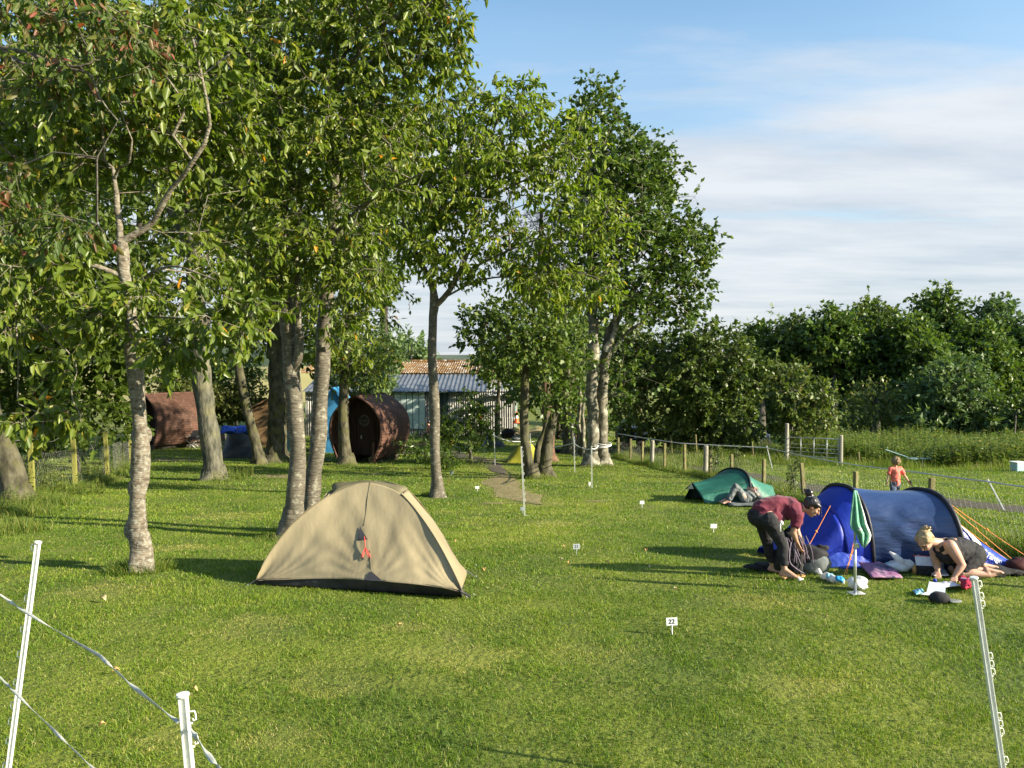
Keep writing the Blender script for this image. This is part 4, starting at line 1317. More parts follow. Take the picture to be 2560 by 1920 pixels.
M['moss_roof'] = mat('mossy_asbestos_roof', (.13, .07, .028), (.22, .13, .05), scale=1.2, rough=.95, bump=1, bscale=3, bdist=.1, c3=(.38, .36, .33), s3=2.6, t3=(.55, .62), thr=(.4, .6))
M['door_dark'] = mat('dark_green_door', (.02, .035, .035), (.035, .055, .05), scale=2, rough=.6)
M['blue_hut'] = mat('blue_tarpaulin', (.03, .17, .36), (.06, .25, .46), scale=2, rough=.5, bump=.5, bscale=4)
M['cone'] = mat('cone_orange', (.75, .12, .03), rough=.5)
M['tent_y'] = mat('yellow_green_nylon', (.34, .33, .03), (.45, .42, .05), scale=2, rough=.5, bump=.5, bscale=5, transl=.3)
M['tent_g'] = mat('charcoal_nylon', (.03, .032, .038), (.06, .062, .07), scale=2, rough=.5, bump=.7, bscale=5)
M['tent_red'] = mat('rust_orange_nylon', (.38, .12, .07), (.45, .16, .10), scale=2, rough=.5)
M['bluecloth'] = mat('bright_blue_towel', (.02, .07, .52), (.04, .12, .65), scale=8, rough=.8, bump=.8, bscale=12, bdist=.02)
M['boards_blue'] = mat('pale_blue_plastic', (.40, .58, .62), rough=.4)
M['numeral'] = mat('black_numerals', (.02, .02, .02), rough=.6)
M['barrier'] = mat('dark_blue_sheet', (.02, .035, .07), rough=.5)


# ------------------------------------------------------------------ white step-in posts and their tape
CLIP = {}


def step_post(label, foot, top, clips, side, r=.011, group='white plastic step-in fence posts', lean_clip=None, peg=True):
    foot, top = Vector(foot), Vector(top)
    t = thing('fence_post', label, 'fence post', foot, group)
    ax = (top - foot).normalized()
    _, a, b = basis(ax)
    sd = (Vector(side) - ax * ax.dot(Vector(side))).normalized()
    fr = ax.cross(sd)
    mb = MB()
    L = (top - foot).length
    # I-shaped bar: two flanges and a web
    for o_, w_, th in ((0, r * 1.7, r * .75), (r * .85, r * .42, r * 2.1), (-r * .85, r * .42, r * 2.1)):
        rot = Matrix((sd, fr, ax)).transposed()
        mb.box(foot + ax * (L / 2) + sd * o_, (w_, th, L), rot)
    mb.build('post_bar', M['white_plastic'], t, bevel=.0012)
    cp = MB()
    cp.lathe(top, [(0, -.006), (r * 1.45, -.006), (r * 1.75, .0), (r * 1.6, .006), (0, .0062)], 16, ax)
    cp.build('post_cap', M['white_plastic'], t, smooth=False)
    for c in clips:
        q = MB()
        p = foot + ax * (L * c)
        h = .017 if r > .009 else .02
        w0 = r * 1.05
        pts = [p + sd * w0 + ax * h, p + sd * (w0 + r * 1.5) + ax * h, p + sd * (w0 + r * 1.7) + ax * (h * .4), p + sd * (w0 + r * 1.7) - ax * (h * .8), p + sd * (w0 + r * 1.1) - ax * h, p + sd * (w0 + r * .9) - ax * (h * .5)]
        q.tube(pts, r * .22, 6)
        q.tube([p + sd * w0 - ax * h * 1.3, p + sd * (w0 + r * .8) - ax * h * 1.5], r * .22, 6)
        q.build('tape_clip', M['white_plastic'], t, smooth=True)
    if peg:
        q = MB()
        q.box(foot + ax * .02 + sd * .03, (.10, .02, .006), Matrix((sd, fr, ax)).transposed())
        q.build('foot_tread', M['white_plastic'], t)
    return t


def on_line(px0, py0, px1, py1, d):
    a, b = P(px0, py0, d), P(px1, py1, d)
    dirn = (b - a).normalized()
    k = (b.z - 0.0) / -dirn.z if dirn.z < 0 else 0
    return a, b + dirn * max(0, k)


top1, foot1 = on_line(95, 1356, 20, 1918, 4.45)
foot1 = Vector((foot1.x, foot1.y, -.03))
step_post('near white fence post at the left edge, leaning, with two drooping tapes on its clips', foot1, top1, (.98, .80, .69, .60, .50, .42, .36, .29, .20, .12), (-1, -.1, 0), r=.0115)
top2, foot2 = on_line(457, 1738, 472, 1900, 2.78)
step_post('white fence post at the bottom edge, only its top and hooked clip in view', foot2, top2, (.945, .885, .62, .45), (1, .1, 0), r=.0135)
top3, foot3 = on_line(2435, 1445, 2506, 1918, 4.25)
step_post('near white fence post in front of the kneeling woman, bare of any tape', foot3, top3, (.975, .93, .90, .70, .67, .64, .47, .44, .41, .30, .16), (1, -.1, 0), r=.0125)
MIDP = [(1303, 1118, 1312, 1289, 'tall white fence post with no rope in the middle of the lawn', (1, 0, 0), (.93, .88, .75, .62, .52, .42, .33, .24)),
        (1235, 1082, 1238, 1164, 'white fence post right of the rhododendron, holding the rope', (1, 0, 0), (.9, .7, .5, .3)),
        (1325, 1085, 1331, 1173, 'white fence post just left of the forked bushy tree', (-1, 0, 0), (.9, .7, .5, .3)),
        (1435, 1092, 1437, 1180, 'white fence post in front of the slender pale stems', (1, 0, 0), (.9, .75, .6, .45, .3)),
        (1479, 1116, 1480, 1220, 'white fence post with a small card near its foot, before the sycamore', (-1, 0, 0), (.9, .6)),
        (1149, 1112, 1150, 1147, 'short white fence post behind the low rhododendron', (1, 0, 0), (.8, .5)),
        (1375, 1098, 1380, 1130, 'distant white fence post seen through the fork of the bushy tree', (1, 0, 0), (.8,))]
MT = []
for x0, y0, x1, y1, lab, sd, cl_ in MIDP:
    g = G(x1, y1)
    tp = P(x0, y0, g.y)
    step_post(lab, (g.x, g.y, g.z - .02), tp, cl_, sd, r=.0125)
    MT.append(tp)
g = G(1210, 1150)
mb = MB()
mb.tube([g, P(1210, 1103, g.y)], .012, 6)
tag(mb.build('garden_stake', M['door_dark'], None), 'thin dark green stake left of the rope posts', 'stake')


def rope(name, label, pts, material, r=.008, sag=0.0, flat=0.0, seed=1, n=14, twist=2.0, group=None):
    rg = random.Random(seed)
    pts = [Vector(p) for p in pts]
    out = []
    for a, b in zip(pts, pts[1:]):
        for k in range(n):
            t = k / n
            out.append(a.lerp(b, t) - Vector((0, 0, sag * (b - a).length * 4 * t * (1 - t))))
    out.append(pts[-1])
    mb = MB()
    if flat:
        rows = []
        for i, p in enumerate(out):
            t = (out[min(i + 1, len(out) - 1)] - out[max(i - 1, 0)]).normalized()
            _, a, b = basis(t)
            an = twist * math.sin(i * .16 + seed) + .6 * math.sin(i * .41 + seed) + 1.2
            q = a * math.cos(an) + b * math.sin(an)
            nn = t.cross(q) * .0009
            rows.append([p - q * flat + nn, p - q * flat * .3 + nn * 2.4, p + q * flat * .3 + nn * 1.2, p + q * flat + nn, p + q * flat - nn, p - q * flat - nn])
        mb.grid(rows, close=True)
    else:
        mb.tube(out, r, 5)
    return tag(mb.build(name, material, None, smooth=True), label, 'rope' if not flat else 'tape', group)


d1_, d2_ = 4.45, 2.78
rope('fence_tape', 'upper frayed white tape sagging from left post to hooked post at the bottom edge', [P(-260, 1395, 4.9), P(0, 1486, 4.6), P(60, 1527, 4.43), P(250, 1640, 3.75), P(340, 1722, 3.3), P(448, 1806, 2.76)], M['tape'], flat=.0085, sag=.004, seed=3)
rope('fence_tape', 'short tape running down to the right from the hooked post at the bottom edge', [P(478, 1822, 2.76), P(508, 1868, 2.6), P(548, 1925, 2.42), P(640, 2040, 2.1)], M['tape'], flat=.0085, sag=.004, seed=5)
rope('fence_tape', 'lower tape sagging from the left post to the bottom edge', [P(-240, 1560, 4.9), P(0, 1693, 4.6), P(34, 1727, 4.43), P(120, 1812, 4.0), P(235, 1922, 3.5), P(330, 2010, 3.1)], M['tape'], flat=.0075, sag=.004, seed=9)
T8R = P(1493, 1112, d8 - .36)
rope('boundary_rope', 'white rope looping between the middle posts and the sycamore', [P(1212, 1091, MT[1].y + 2), MT[1] - Vector((0, 0, .12)), P(1290, 1106, (MT[1].y + MT[2].y) / 2), MT[2] - Vector((0, 0, .35)), P(1380, 1119, (MT[2].y + MT[3].y) / 2), MT[3] - Vector((0, 0, .22)), P(1455, 1119, (MT[3].y + MT[4].y) / 2), MT[4] - Vector((0, 0, .06)), P(1496, 1114, (MT[4].y + d8) / 2), T8R], M['rope'], r=.014, sag=.012, seed=2)
rope('boundary_rope', 'thin second rope behind the forked bushy tree', [P(1232, 1086, MT[1].y + .2), P(1275, 1103, 36), MT[6] - Vector((0, 0, .05)), P(1425, 1107, 40)], M['rope'], r=.013, sag=.01, seed=2)
mb = MB()
for i in range(3):
    rows = []
    g8 = G(1508, 1164)
    for an_r, rr in ((0, 0),):
        pass
    c = P(1505, 1109 + i * 3, d8)
    pts = [c + Vector((math.cos(a) * .36, math.sin(a) * .36, .03 * math.sin(a * 2 + i))) for a in [2 * math.pi * k / 18 for k in range(19)]]
    mb.tube(pts, .016, 5)
tag(mb.build('tied_rope', M['rope'], None, smooth=True), 'white rope knotted round the right stem of the sycamore', 'rope')

# long rope over the right-hand field
RP = [(1545, 1084, 37), (1700, 1108, 33), (1917, 1119, 31), (2095, 1156, 26), (2300, 1182, 21), (2472, 1204, 17.6), (2560, 1217, 16.2), (2800, 1262, 13.5)]
rope('field_rope', 'long white rope stretched across the right-hand field beyond the wooden fence', [P(*p) for p in RP], M['rope'], r=.019, sag=.003, seed=4)
for x0, y0, x1, y1, d, lab in ((1917, 1116, 1931, 1172, 31, 'leaning white post propping the field rope left of the metal gate'), (2470, 1200, 2512, 1277, 17.6, 'slanting white stake propping the field rope near the right edge')):
    g = G(x1, y1)
    step_post(lab, (g.x, g.y, g.z - .02), P(x0, y0, d), (.95,), (-1, 0, 0), r=.013, peg=False)

# ------------------------------------------------------------------ wooden fences
FP = [(1546, 1094, 36, 's'), (1577, 1097, 34, 's'), (1607, 1104, 32, 's'), (1631, 1101, 31.2, 'r'), (1662, 1108, 29.5, 's'), (1711, 1111, 28, 's'), (1765, 1114, 26.4, 'r'), (1777, 1126, 25.8, 's'), (1829, 1136, 24, 's'), (1910, 1148, 21.6, 's'), (2003, 1157, 19.2, 's'), (2139, 1178, 16.5, 's'), (2330, 1195, 13.6, 's'), (2600, 1228, 10.9, 's'), (2980, 1290, 8.6, 's')]
FLAB = ['square fence post farthest along the right-hand fence', 'second square fence post from the far end', 'third square fence post from the far end, before the grey round pole', 'far grey round pole in the right-hand fence', 'square fence post right of the far grey round pole',
        'ivy-grown square fence post midway along the fence', 'near grey round pole with a sapling growing at it', 'square fence post touching the near grey round pole', 'square fence post behind the arch of the green tent', 'square fence post right of the green tent',
        'leaning square fence post above the stooping woman', 'square fence post behind the left arch of the blue tent', 'square fence post behind the right arch of the blue tent', 'square fence post just outside the right edge', 'nearest square fence post outside the right edge']
ftops = []
for (px, py, d, k), lab in zip(FP, FLAB):
    tp = P(px, py, d)
    fz = ztf(tp.x, tp.y) - .1
    lean = (-.10 if px in (2003,) else -.03 * math.sin(px)) * 1.0
    t = thing('wooden_post', lab, 'fence post', (tp.x - lean, tp.y, fz), 'wooden posts of the right-hand fence')
    mb = MB()
    if k == 'r':
        mb.tube([(tp.x - lean, tp.y, fz), (tp.x - lean * .5, tp.y, (fz + tp.z) / 2), (tp.x, tp.y, tp.z - .02), (tp.x, tp.y, tp.z)], [.085, .08, .078, .06], 14, jitter=.03, rg=rnd)
        mb.build('post', M['pole_grey'], t, smooth=False)
    else:
        h = tp.z - fz
        rot = Matrix.Rotation(R(rnd.uniform(5, 30)), 3, 'Z') @ Matrix.Rotation(math.atan2(lean, h), 3, 'Y')
        mb.box((tp.x - lean / 2, tp.y, fz + h / 2), (.085, .075, h), rot)
        mb.build('post', M['post_wood'], t, bevel=.006)
    ftops.append(tp)
FLINE = [(p.x, p.y) for p in ftops]


def netting(name, label, tops, h, cell, material, top_wire=.06, seed=1):
    t = thing(name, label, 'wire fence', (tops[0].x, tops[0].y, ztf(tops[0].x, tops[0].y)))
    mb = MB()
    rgn = random.Random(seed)
    for lv in (0, .3, .55, .8, 1.0):
        pts = []
        for a, b in zip(tops, tops[1:]):
            for k in range(4):
                u = k / 4
                x, y = a.x + (b.x - a.x) * u, a.y + (b.y - a.y) * u
                zt_ = a.z + (b.z - a.z) * u - top_wire - .03 * math.sin(math.pi * u)
                z0 = ztf(x, y) + .06
                pts.append((x, y + .045, z0 + (zt_ - z0) * lv))
        mb.tube(pts, .0022, 3)
    mb.build('strand_wire', material, t)
    mb = MB()
    p0, p1 = [], []
    for a, b in zip(tops, tops[1:]):
        L = math.hypot(b.x - a.x, b.y - a.y)
        n = int(L / cell)
        for k in range(n):
            u = k / n
            x, y = a.x + (b.x - a.x) * u, a.y + (b.y - a.y) * u
            zt_ = a.z + (b.z - a.z) * u - top_wire
            z0 = ztf(x, y) + .05
            hh = min(h, zt_ - z0)
            for s_ in (-1, 1):
                x2, y2 = x + s_ * hh * .5 * (b.x - a.x) / L, y + s_ * hh * .5 * (b.y - a.y) / L
                p0.append((x, y + .05, z0))
                p1.append((x2, y2 + .05, z0 + hh))
    V, F = sticks(p0, p1, np.full(len(p0), .0012), np.full(len(p0), .0012))
    np_obj('wire_mesh', V, [F], material, t)


netting('wire_netting_fence', 'low wire netting strung along the right-hand wooden posts', ftops, .7, .14, M['wire'])
LP_ = [(76, 1107, 1245, 19.6), (183, 1094, 1224, 22), (263, 1078, 1200, 24.6), (322, 1064, 1165, 29)]
lt = []
for (px, py, pb, d), lab in zip(LP_, ('mossy fence post nearest the leaning trunk at the left edge', 'bright algae-green fence post with a split top, second from the left edge', 'shaded green fence post, third from the left edge', 'slim green fence post just left of the lichen-crusted cherry')):
    g = G(px + 6, pb)
    tp = P(px, py, g.y)
    lt.append(tp)
    t = thing('wooden_post', lab, 'fence post', (g.x, g.y, g.z - .1), 'posts of the left-hand netting fence')
    h = tp.z - g.z + .1
    mb = MB()
    rot = Matrix.Rotation(R(20), 3, 'Z') @ Matrix.Rotation(math.atan2(tp.x - g.x, h), 3, 'Y')
    mb.box(((tp.x + g.x) / 2, g.y, g.z - .1 + h / 2), (.12, .11, h), rot)
    mb.build('post', M['post_green'], t, bevel=.008)
netting('wire_netting_fence', 'sagging rabbit netting between the green posts at the left edge', [P(-200, 1130, 17)] + lt, 1.0, .10, M['wire'], top_wire=.3, seed=5)
tw = []
for a, b in zip([P(-200, 1130, 17)] + lt, lt):
    for k in range(8):
        u = k / 8
        tw.append(a.lerp(b, u) + Vector((0, 0, .02 + .06 * math.sin(u * 9 + a.x))))
tw.append(lt[-1])
mb = MB()
mb.tube(tw, .006, 4)
tag(mb.build('slack_wire', M['wire'], None, smooth=True), 'kinked slack wire over the tops of the green left-hand posts', 'wire')


# ------------------------------------------------------------------ metal field gate and things in the field
def gate():
    a, b = P(1972, 1166, 33.5), P(2095, 1164, 31.5)
    za, zb = ztf(a.x, a.y) + .12, ztf(b.x, b.y) + .12
    t = thing('field_gate', 'galvanised field gate standing open in the long grass at the far side of the field', 'gate', (a.x, a.y, za - .1))
    Hh = .92
    u = Vector((b.x - a.x, b.y - a.y, 0))
    L = u.length
    A0, B0 = Vector((a.x, a.y, za)), Vector((b.x, b.y, zb))
    fr = MB()
    fr.tube([A0, A0 + Vector((0, 0, Hh)), B0 + Vector((0, 0, Hh)), B0, A0], .022, 8)
    fr.build('gate_frame', M['galv'], t, smooth=True)
    for k in (1, 2, 3, 4):
        r_ = MB()
        z = Hh * (k / 5.2) * (1 - .02 * k)
        r_.tube([A0 + Vector((0, 0, z)), B0 + Vector((0, 0, z))], .014, 6)
        r_.build('rail', M['galv'], t, smooth=True)
    for s_ in (.25, .52, .78):
        r_ = MB()
        r_.tube([A0.lerp(B0, s_), A0.lerp(B0, s_) + Vector((0, 0, Hh))], .012, 6)
        r_.build('upright', M['galv'], t, smooth=True)
    for nm, q, lab in (('wooden_post', B0, 'stout grey gate post at the right end of the field gate'), ('wooden_post', A0, 'tall grey gate post at the left end of the field gate')):
        mb = MB()
        top = 1.08 if q is B0 else 1.5
        sh = Vector((.10 if q is B0 else -.1, 0, 0))
        mb.tube([q + sh - Vector((0, 0, .3)), q + sh + Vector((0, 0, top - .03)), q + sh + Vector((0, 0, top))], [.085, .08, .06], 12)
        tag(mb.build(nm, M['pole_grey'], None), lab, 'gate post')


gate()
for px, py, pt, lab in ((2149, 1160, 1130, 'short pale stake in the long grass right of the field gate'), (2010, 1140, 1086, 'tall thin bare post behind the young upright tree'), (1883, 1143, 1104, 'slim post among the grass left of the young upright tree'), (1680, 1138, 1088, 'slim shaded post under the hawthorn'), (1742, 1142, 1086, 'slim shaded post under the dense thorn tree')):
    g = G(px, py)
    mb = MB()
    tp = P(px - 3, pt, g.y)
    mb.tube([(g.x, g.y, g.z - .1), tp - Vector((0, 0, .03)), tp], [.045, .04, .03], 8)
    tag(mb.build('wooden_stake', M['post_wood'], None), lab, 'stake')
# pale board and tank
g = G(2345, 1166)
mb = MB()
mb.box((g.x - .7, g.y, g.z + .32), (1.0, .4, .04), Matrix.Rotation(R(4), 3, 'Z'))
mb.tube([(g.x - 1.9, g.y + .4, g.z + .62), (g.x - 1.15, g.y + .1, g.z + .35)], .02, 8)
mb.box((g.x - .7, g.y, g.z + .15), (.1, .3, .3))
tag(mb.build('water_trough_board', M['boards_blue'], None, bevel=.01), 'pale blue board and pipe lying in the weeds right of the boy', 'board')
g = G(2545, 1178)
t = thing('water_tank', 'pale blue plastic tub with a flat lid in the weeds at the right edge', 'tub', g)
mb = MB()
mb.box(g + Vector((0, 0, .16)), (.40, .34, .32), Matrix.Rotation(R(10), 3, 'Z'))
mb.build('tub', M['boards_blue'], t, bevel=.03)
mb = MB()
mb.box(g + Vector((0, 0, .335)), (.45, .38, .03), Matrix.Rotation(R(10), 3, 'Z'))
mb.build('lid', M['white'], t, bevel=.01)


# ------------------------------------------------------------------ pitch number signs
def text_mesh(name, txt, size, M4, material, parent, ext=.0012):
    cu = bpy.data.curves.new(name, 'FONT')
    cu.body = txt
    cu.size = size
    cu.extrude = ext
    cu.align_x = 'CENTER'
    cu.align_y = 'CENTER'
    o = bpy.data.objects.new(name, cu)
    COL.objects.link(o)
    bpy.context.view_layer.update()
    dg = bpy.context.evaluated_depsgraph_get()
    me = bpy.data.meshes.new_from_object(o.evaluated_get(dg))
    bpy.data.objects.remove(o)
    me.materials.clear()
    me.materials.append(material)
    off = wloc(parent)
    me.transform(Matrix.Translation(-off) @ M4)
    q = bpy.data.objects.new(name, me)
    COL.objects.link(q)
    q.parent = parent
    return q


def pitch_sign(label, px_, py_, h, w=.105, hh=.075, txt=None, m='white', yaw=0, roll=0):
    g = G(px_, py_)
    t = thing('pitch_number_sign', label, 'sign', g, 'small pitch number signs on stakes')
    rot = Matrix.Rotation(yaw, 3, 'Z') @ Matrix.Rotation(roll, 3, 'Y')
    mb = MB()
    mb.box(g + rot @ Vector((0, 0, h - hh / 2)), (w, .005, hh), rot)
    mb.build('plate', M[m], t, bevel=.0015)
    mb = MB()
    mb.tube([g + rot @ Vector((0, .006, -.03)), g + rot @ Vector((0, .006, h - hh * 1.25)), g + rot @ Vector((0, .006, h - hh * .9))], [.004, .007, .013], 8)
    mb.build('stake', M[m], t)
    if txt:
        m4 = Matrix.Translation(g + rot @ Vector((0, -.0045, h - hh / 2))) @ rot.to_4x4() @ Matrix.Rotation(math.pi / 2, 4, 'X')
        text_mesh('numeral', txt, hh * .82, m4, M['numeral'], t)


M['sign_grey'] = mat('grey_sign_plate', (.30, .34, .36), rough=.5)
pitch_sign('white sign reading 22, nearest of the little signs', 1681, 1590, .175, txt='22', roll=R(-3))
pitch_sign('grey sign reading 21, in shade right of the tan tent', 1441, 1386, .15, txt='21', m='sign_grey', yaw=R(12), w=.10)
pitch_sign('blank white sign left of the tall rope-less post', 1193, 1230, .16, w=.11)
pitch_sign('blank white sign between the sycamore and the green tent', 1605, 1270, .16, w=.10)
pitch_sign('blank white sign left of the stooping woman', 1784, 1333, .16, w=.11)
pitch_sign('dark grey sign beyond the slim cherry trunk', 1129, 1190, .16, w=.13, m='sign_grey')
pitch_sign('small white card at the foot of the post before the sycamore', 1474, 1217, .14, w=.06, hh=.10)
pitch_sign('small blue-grey sign at the foot of the tall rope-less post', 1306, 1283, .13, w=.08, m='sign_grey')


# ------------------------------------------------------------------ camping pods
def pod(label, loc, yaw, w=2.35, h=2.8, L=3.6, group='brown shingled camping pods'):
    t = thing('camping_pod', label, 'camping pod', loc, group)
    t.rotation_euler = (0, 0, yaw)
    z0 = .28

    def prof(z, s=1.0):
        u = (z - z0) / (h - z0)
        # egg outline: narrow foot, widest at 0.4, pointed crown
        return s * w / 2 * (0.74 + .26 * math.sin(math.pi * min(u / .42, 1) / 2)) if u < .42 else s * w / 2 * max(0, math.cos(math.pi / 2 * ((u - .42) / .58) ** 1.35)) ** .72

    n = 24
    zs = [z0 + (h - z0) * (1 - (1 - k / n) ** 1.25) for k in range(n + 1)]
    mb = MB()
    rg = random.Random(3)
    for s_ in (-1, 1):
        for k in range(n):
            za, zb = zs[k], zs[k + 1]
            xa, xb = prof(za), prof(zb)
            rows = []
            for q in range(2):
                yy = -.02 if q == 0 else L
                off = rg.uniform(-.006, .006)
                rows.append([(s_ * (xa + .062), yy, za - .03 + off), (s_ * (xa + .012), yy, za - .03 + off), (s_ * (xb + .004), yy, zb + off), (s_ * (xb + .020), yy, zb + off)])
            mb.grid(rows, close=True)
            mb.add(rows[0], [(0, 1, 2, 3)])
            mb.add(rows[1], [(3, 2, 1, 0)])
    mb.box((0, L / 2 - .01, h + .01), (.14, L + .02, .06))

    def outwards(b, nm, material, parent=t):
        off = Vector(loc)
        b.v = [tuple(Vector(v) + off) for v in b.v]      # local shapes: base at the root
        return b.build(nm, material, parent)

    outwards(mb, 'shingle_shell', M['shingle'])
    for yy, nm in ((.85, 'front_wall'), (L - .03, 'rear_wall')):
        f = MB()
        nb = 18
        for k in range(nb):
            x0, x1 = -w / 2 + w * k / nb + .008, -w / 2 + w * (k + 1) / nb - .008
            xm = max(abs(x0), abs(x1))
            tops = [z for z in zs if prof(z) > xm]
            if not tops:
                continue
            zl, zh = min(tops) , max(tops)
            f.box(((x0 + x1) / 2, yy, (zl + zh) / 2), (x1 - x0, .03, zh - zl))
        f.box((0, yy + .03, (z0 + h) / 2 - .25), (w * .78, .02, h - z0 - .6))
        outwards(f, nm, M['podface_shaded'])
    # rim boards at the mouth
    f = MB()
    for s_ in (-1, 1):
        f.tube([(s_ * (prof(z) - .02), -.01, z) for z in zs], .035, 5)
    outwards(f, 'mouth_rim', M['shingle'])
    f = MB()
    f.lathe((0, .82, 1.75), [(.18, 0), (.24, 0), (.24, .04), (.18, .04), (.18, 0)], 20, (0, -1, 0))
    for a in range(6):
        f.box((math.cos(a * math.pi / 3) * .09, .805, 1.75 + math.sin(a * math.pi / 3) * .09), (.2, .02, .025), Matrix.Rotation(-a * math.pi / 3, 3, 'Y'))
    outwards(f, 'round_window', M['bearer_wood'])
    f = MB()
    f.box((.1, .815, 1.05), (.72, .03, 1.5))
    dd = outwards(f, 'door', M['podface_shaded'])
    f = MB()
    f.box((-.15, .79, 1.05), (.03, .03, .14))
    outwards(f, 'door_handle', M['galv'])
    for s_ in (-1, 1):
        f = MB()
        f.box((s_ * w * .27, L / 2, .13), (.14, L * .96, .3))
        outwards(f, 'bearer', M['bark_dark'])
        f = MB()
        f.box((s_ * w * .33, .10, .45), (.10, .10, .9))
        outwards(f, 'porch_post', M['shingle'])
    return t


g = G(888, 1160)
pod('brown shingled camping pod with its dark mouth facing left, in front of the tin shed', (g.x, g.y + .1, g.z - .03), R(-17), L=2.7)
g = G(352, 1124)
pod('brown shingled camping pod in dappled shade at the left, half hidden by the nearest cherry', (g.x, g.y + .3, g.z - .05), R(-34), h=2.9, w=2.5, L=3.4)


# ------------------------------------------------------------------ tin shed
def shed():
    d = 53
    xl, xr = P(770, 1000, d).x, P(1286, 1000, d).x
    g0 = ztf(-6, d)
    ze = P(1000, 976, d).z
    t = thing('tin_shed', 'long corrugated tin farm shed with a mossy upper roof and slate-coloured lean-to', 'shed', ((xl + xr) / 2, d, g0))

    def corr(x0, x1, y, z0, z1, pitch=.15, amp=.03, y1=None, n2=1):
        mb = MB()
        n = int((x1 - x0) / (pitch / 4))
        rows = []
        for q in range(n2 + 1):
            u = q / n2
            yy = y if y1 is None else y + (y1 - y) * u
            z = z0 + (z1 - z0) * u
            nrm = (0, -1) if y1 is None else ((z1 - z0), -(y1 - y))
            L_ = math.hypot(*nrm)
            rows.append([(x0 + (x1 - x0) * k / n, yy + amp * math.cos(math.pi * k / 2) * (-1 if y1 is None else nrm[0] / L_ * -1), z + (0 if y1 is None else amp * math.cos(math.pi * k / 2) * -nrm[1] / L_ * -1)) for k in range(n + 1)])
        mb.grid(rows)
        return mb

    zmid = P(1260, 1044, d).z
    corr(xl, xr, d, zmid, ze).build('upper_wall', M['tin_wall'], t, solid=.006)
    corr(xl, xr + .05, d - .04, g0 - .1, zmid).build('lower_wall', M['tin_wall'], t, solid=.006)
    mb = MB()
    mb.box((xr + .12, d + 4.2, (g0 + ze) / 2), (.14, 8.5, ze - g0))
    mb.build('side_wall', M['tin_pale'], t)
    mb = MB()
    mb.box((xl - .1, d + 4.2, (g0 + ze) / 2), (.14, 8.5, ze - g0))
    mb.build('side_wall', M['tin_wall'], t)
    # pale panels
    xa, xb = P(985, 1000, d).x, P(1063, 1000, d).x
    z1, z0_ = P(0, 977, d).z, P(0, 1072, d).z
    mb = MB()
    for k in range(5):
        w_ = (xb - xa) / 5
        mb.box((xa + w_ * (k + .5), d - .10, (z0_ + z1) / 2), (w_ - .05, .04, z1 - z0_))
    mb.build('sliding_door', M['tin_pale'], t, bevel=.01)
    xa2, xb2 = P(1094, 1000, d).x, P(1122, 1000, d).x
    mb = MB()
    mb.box(((xa2 + xb2) / 2 - .18, d - .09, (z0_ + z1) / 2), ((xb2 - xa2) * .6, .04, z1 - z0_))
    mb.box((xb2 - .1, d - .10, (z0_ + z1) / 2), (.2, .06, z1 - z0_ + .1))
    mb.build('dark_door', M['door_dark'], t)
    # lean-to roof
    yb, zb = 57.5, P(1000, 935, 57.5).z
    corr(xl - .3, P(1215, 0, d).x, d - .35, ze - .06, zb, pitch=.3, amp=.035, y1=yb).build('lean_to_roof', M['tin_roof'], t, solid=.01)
    xr1 = P(1215, 0, d).x
    corr(xr1 + .02, xr + .3, d - .3, ze - .35, ze + .45, pitch=.3, amp=.03, y1=56).build('lean_to_roof', M['tin_wall'], t, solid=.01)
    # upper roof, ridge below the skyline
    yr, zr = 63.5, P(1000, 904, 63.5).z
    corr(xl - 2, P(1240, 0, 58).x, yb - .1, zb + .08, zr, pitch=.18, amp=.03, y1=yr).build('main_roof', M['moss_roof'], t, solid=.02)
    corr(xl - 2, P(1240, 0, 58).x, yr + .05, zr, zb - .5, pitch=.18, amp=.03, y1=69).build('main_roof', M['moss_roof'], t, solid=.02)
    mb = MB()
    mb.tube([(xl - 2, yr, zr + .05), (P(1240, 0, 58).x, yr, zr + .05)], .12, 6)
    mb.build('ridge_cap', M['moss_roof'], t)
    mb = MB()
    mb.box(((xl + xr) / 2, d - .42, ze - .10), (xr - xl, .1, .08))
    mb.build('gutter', M['door_dark'], t)
    mb = MB()
    mb.box(((xl + xr) / 2 - 1, 69, (g0 + zb) / 2 - .4), (xr - xl, .15, zb - g0 - .5))
    mb.build('rear_wall', M['tin_wall'], t)


shed()
# brown hut and blue hut between the trunks
g = G(660, 1100)
d = 43.0
x0, x1 = P(618, 1050, d).x, P(705, 1050, d).x
t = thing('brown_hut', 'brown boarded hut with a sloping roof behind the mossy trunks', 'hut', ((x0 + x1) / 2, d, ztf(x0, d)))
zg = ztf(x0, d)
zl, zr = P(618, 1030, d).z, P(705, 985, d).z
mb = MB()
mb.add([(x0, d, zg), (x1, d, zg), (x1, d, zr), (x0, d, zl), (x0, d + 3, zg), (x1, d + 3, zg), (x1, d + 3, zr), (x0, d + 3, zl)], [(0, 1, 2, 3), (5, 4, 7, 6), (1, 5, 6, 2), (4, 0, 3, 7), (4, 5, 1, 0)])
mb.build('wall', M['wood_tan'], t)
mb = MB()
mb.add([(x0 - .2, d - .2, zl), (x1 + .2, d - .2, zr + .12), (x1 + .2, d + 3.2, zr + .12), (x0 - .2, d + 3.2, zl), (x0 - .2, d - .2, zl + .08), (x1 + .2, d - .2, zr + .2), (x1 + .2, d + 3.2, zr + .2), (x0 - .2, d + 3.2, zl + .08)], [(3, 2, 1, 0), (4, 5, 6, 7), (0, 1, 5, 4), (1, 2, 6, 5), (2, 3, 7, 6), (3, 0, 4, 7)])
mb.build('roof', M['wood_tan'], t)
d = 39.0
x0, x1 = P(806, 1050, d).x, P(858, 1050, d).x
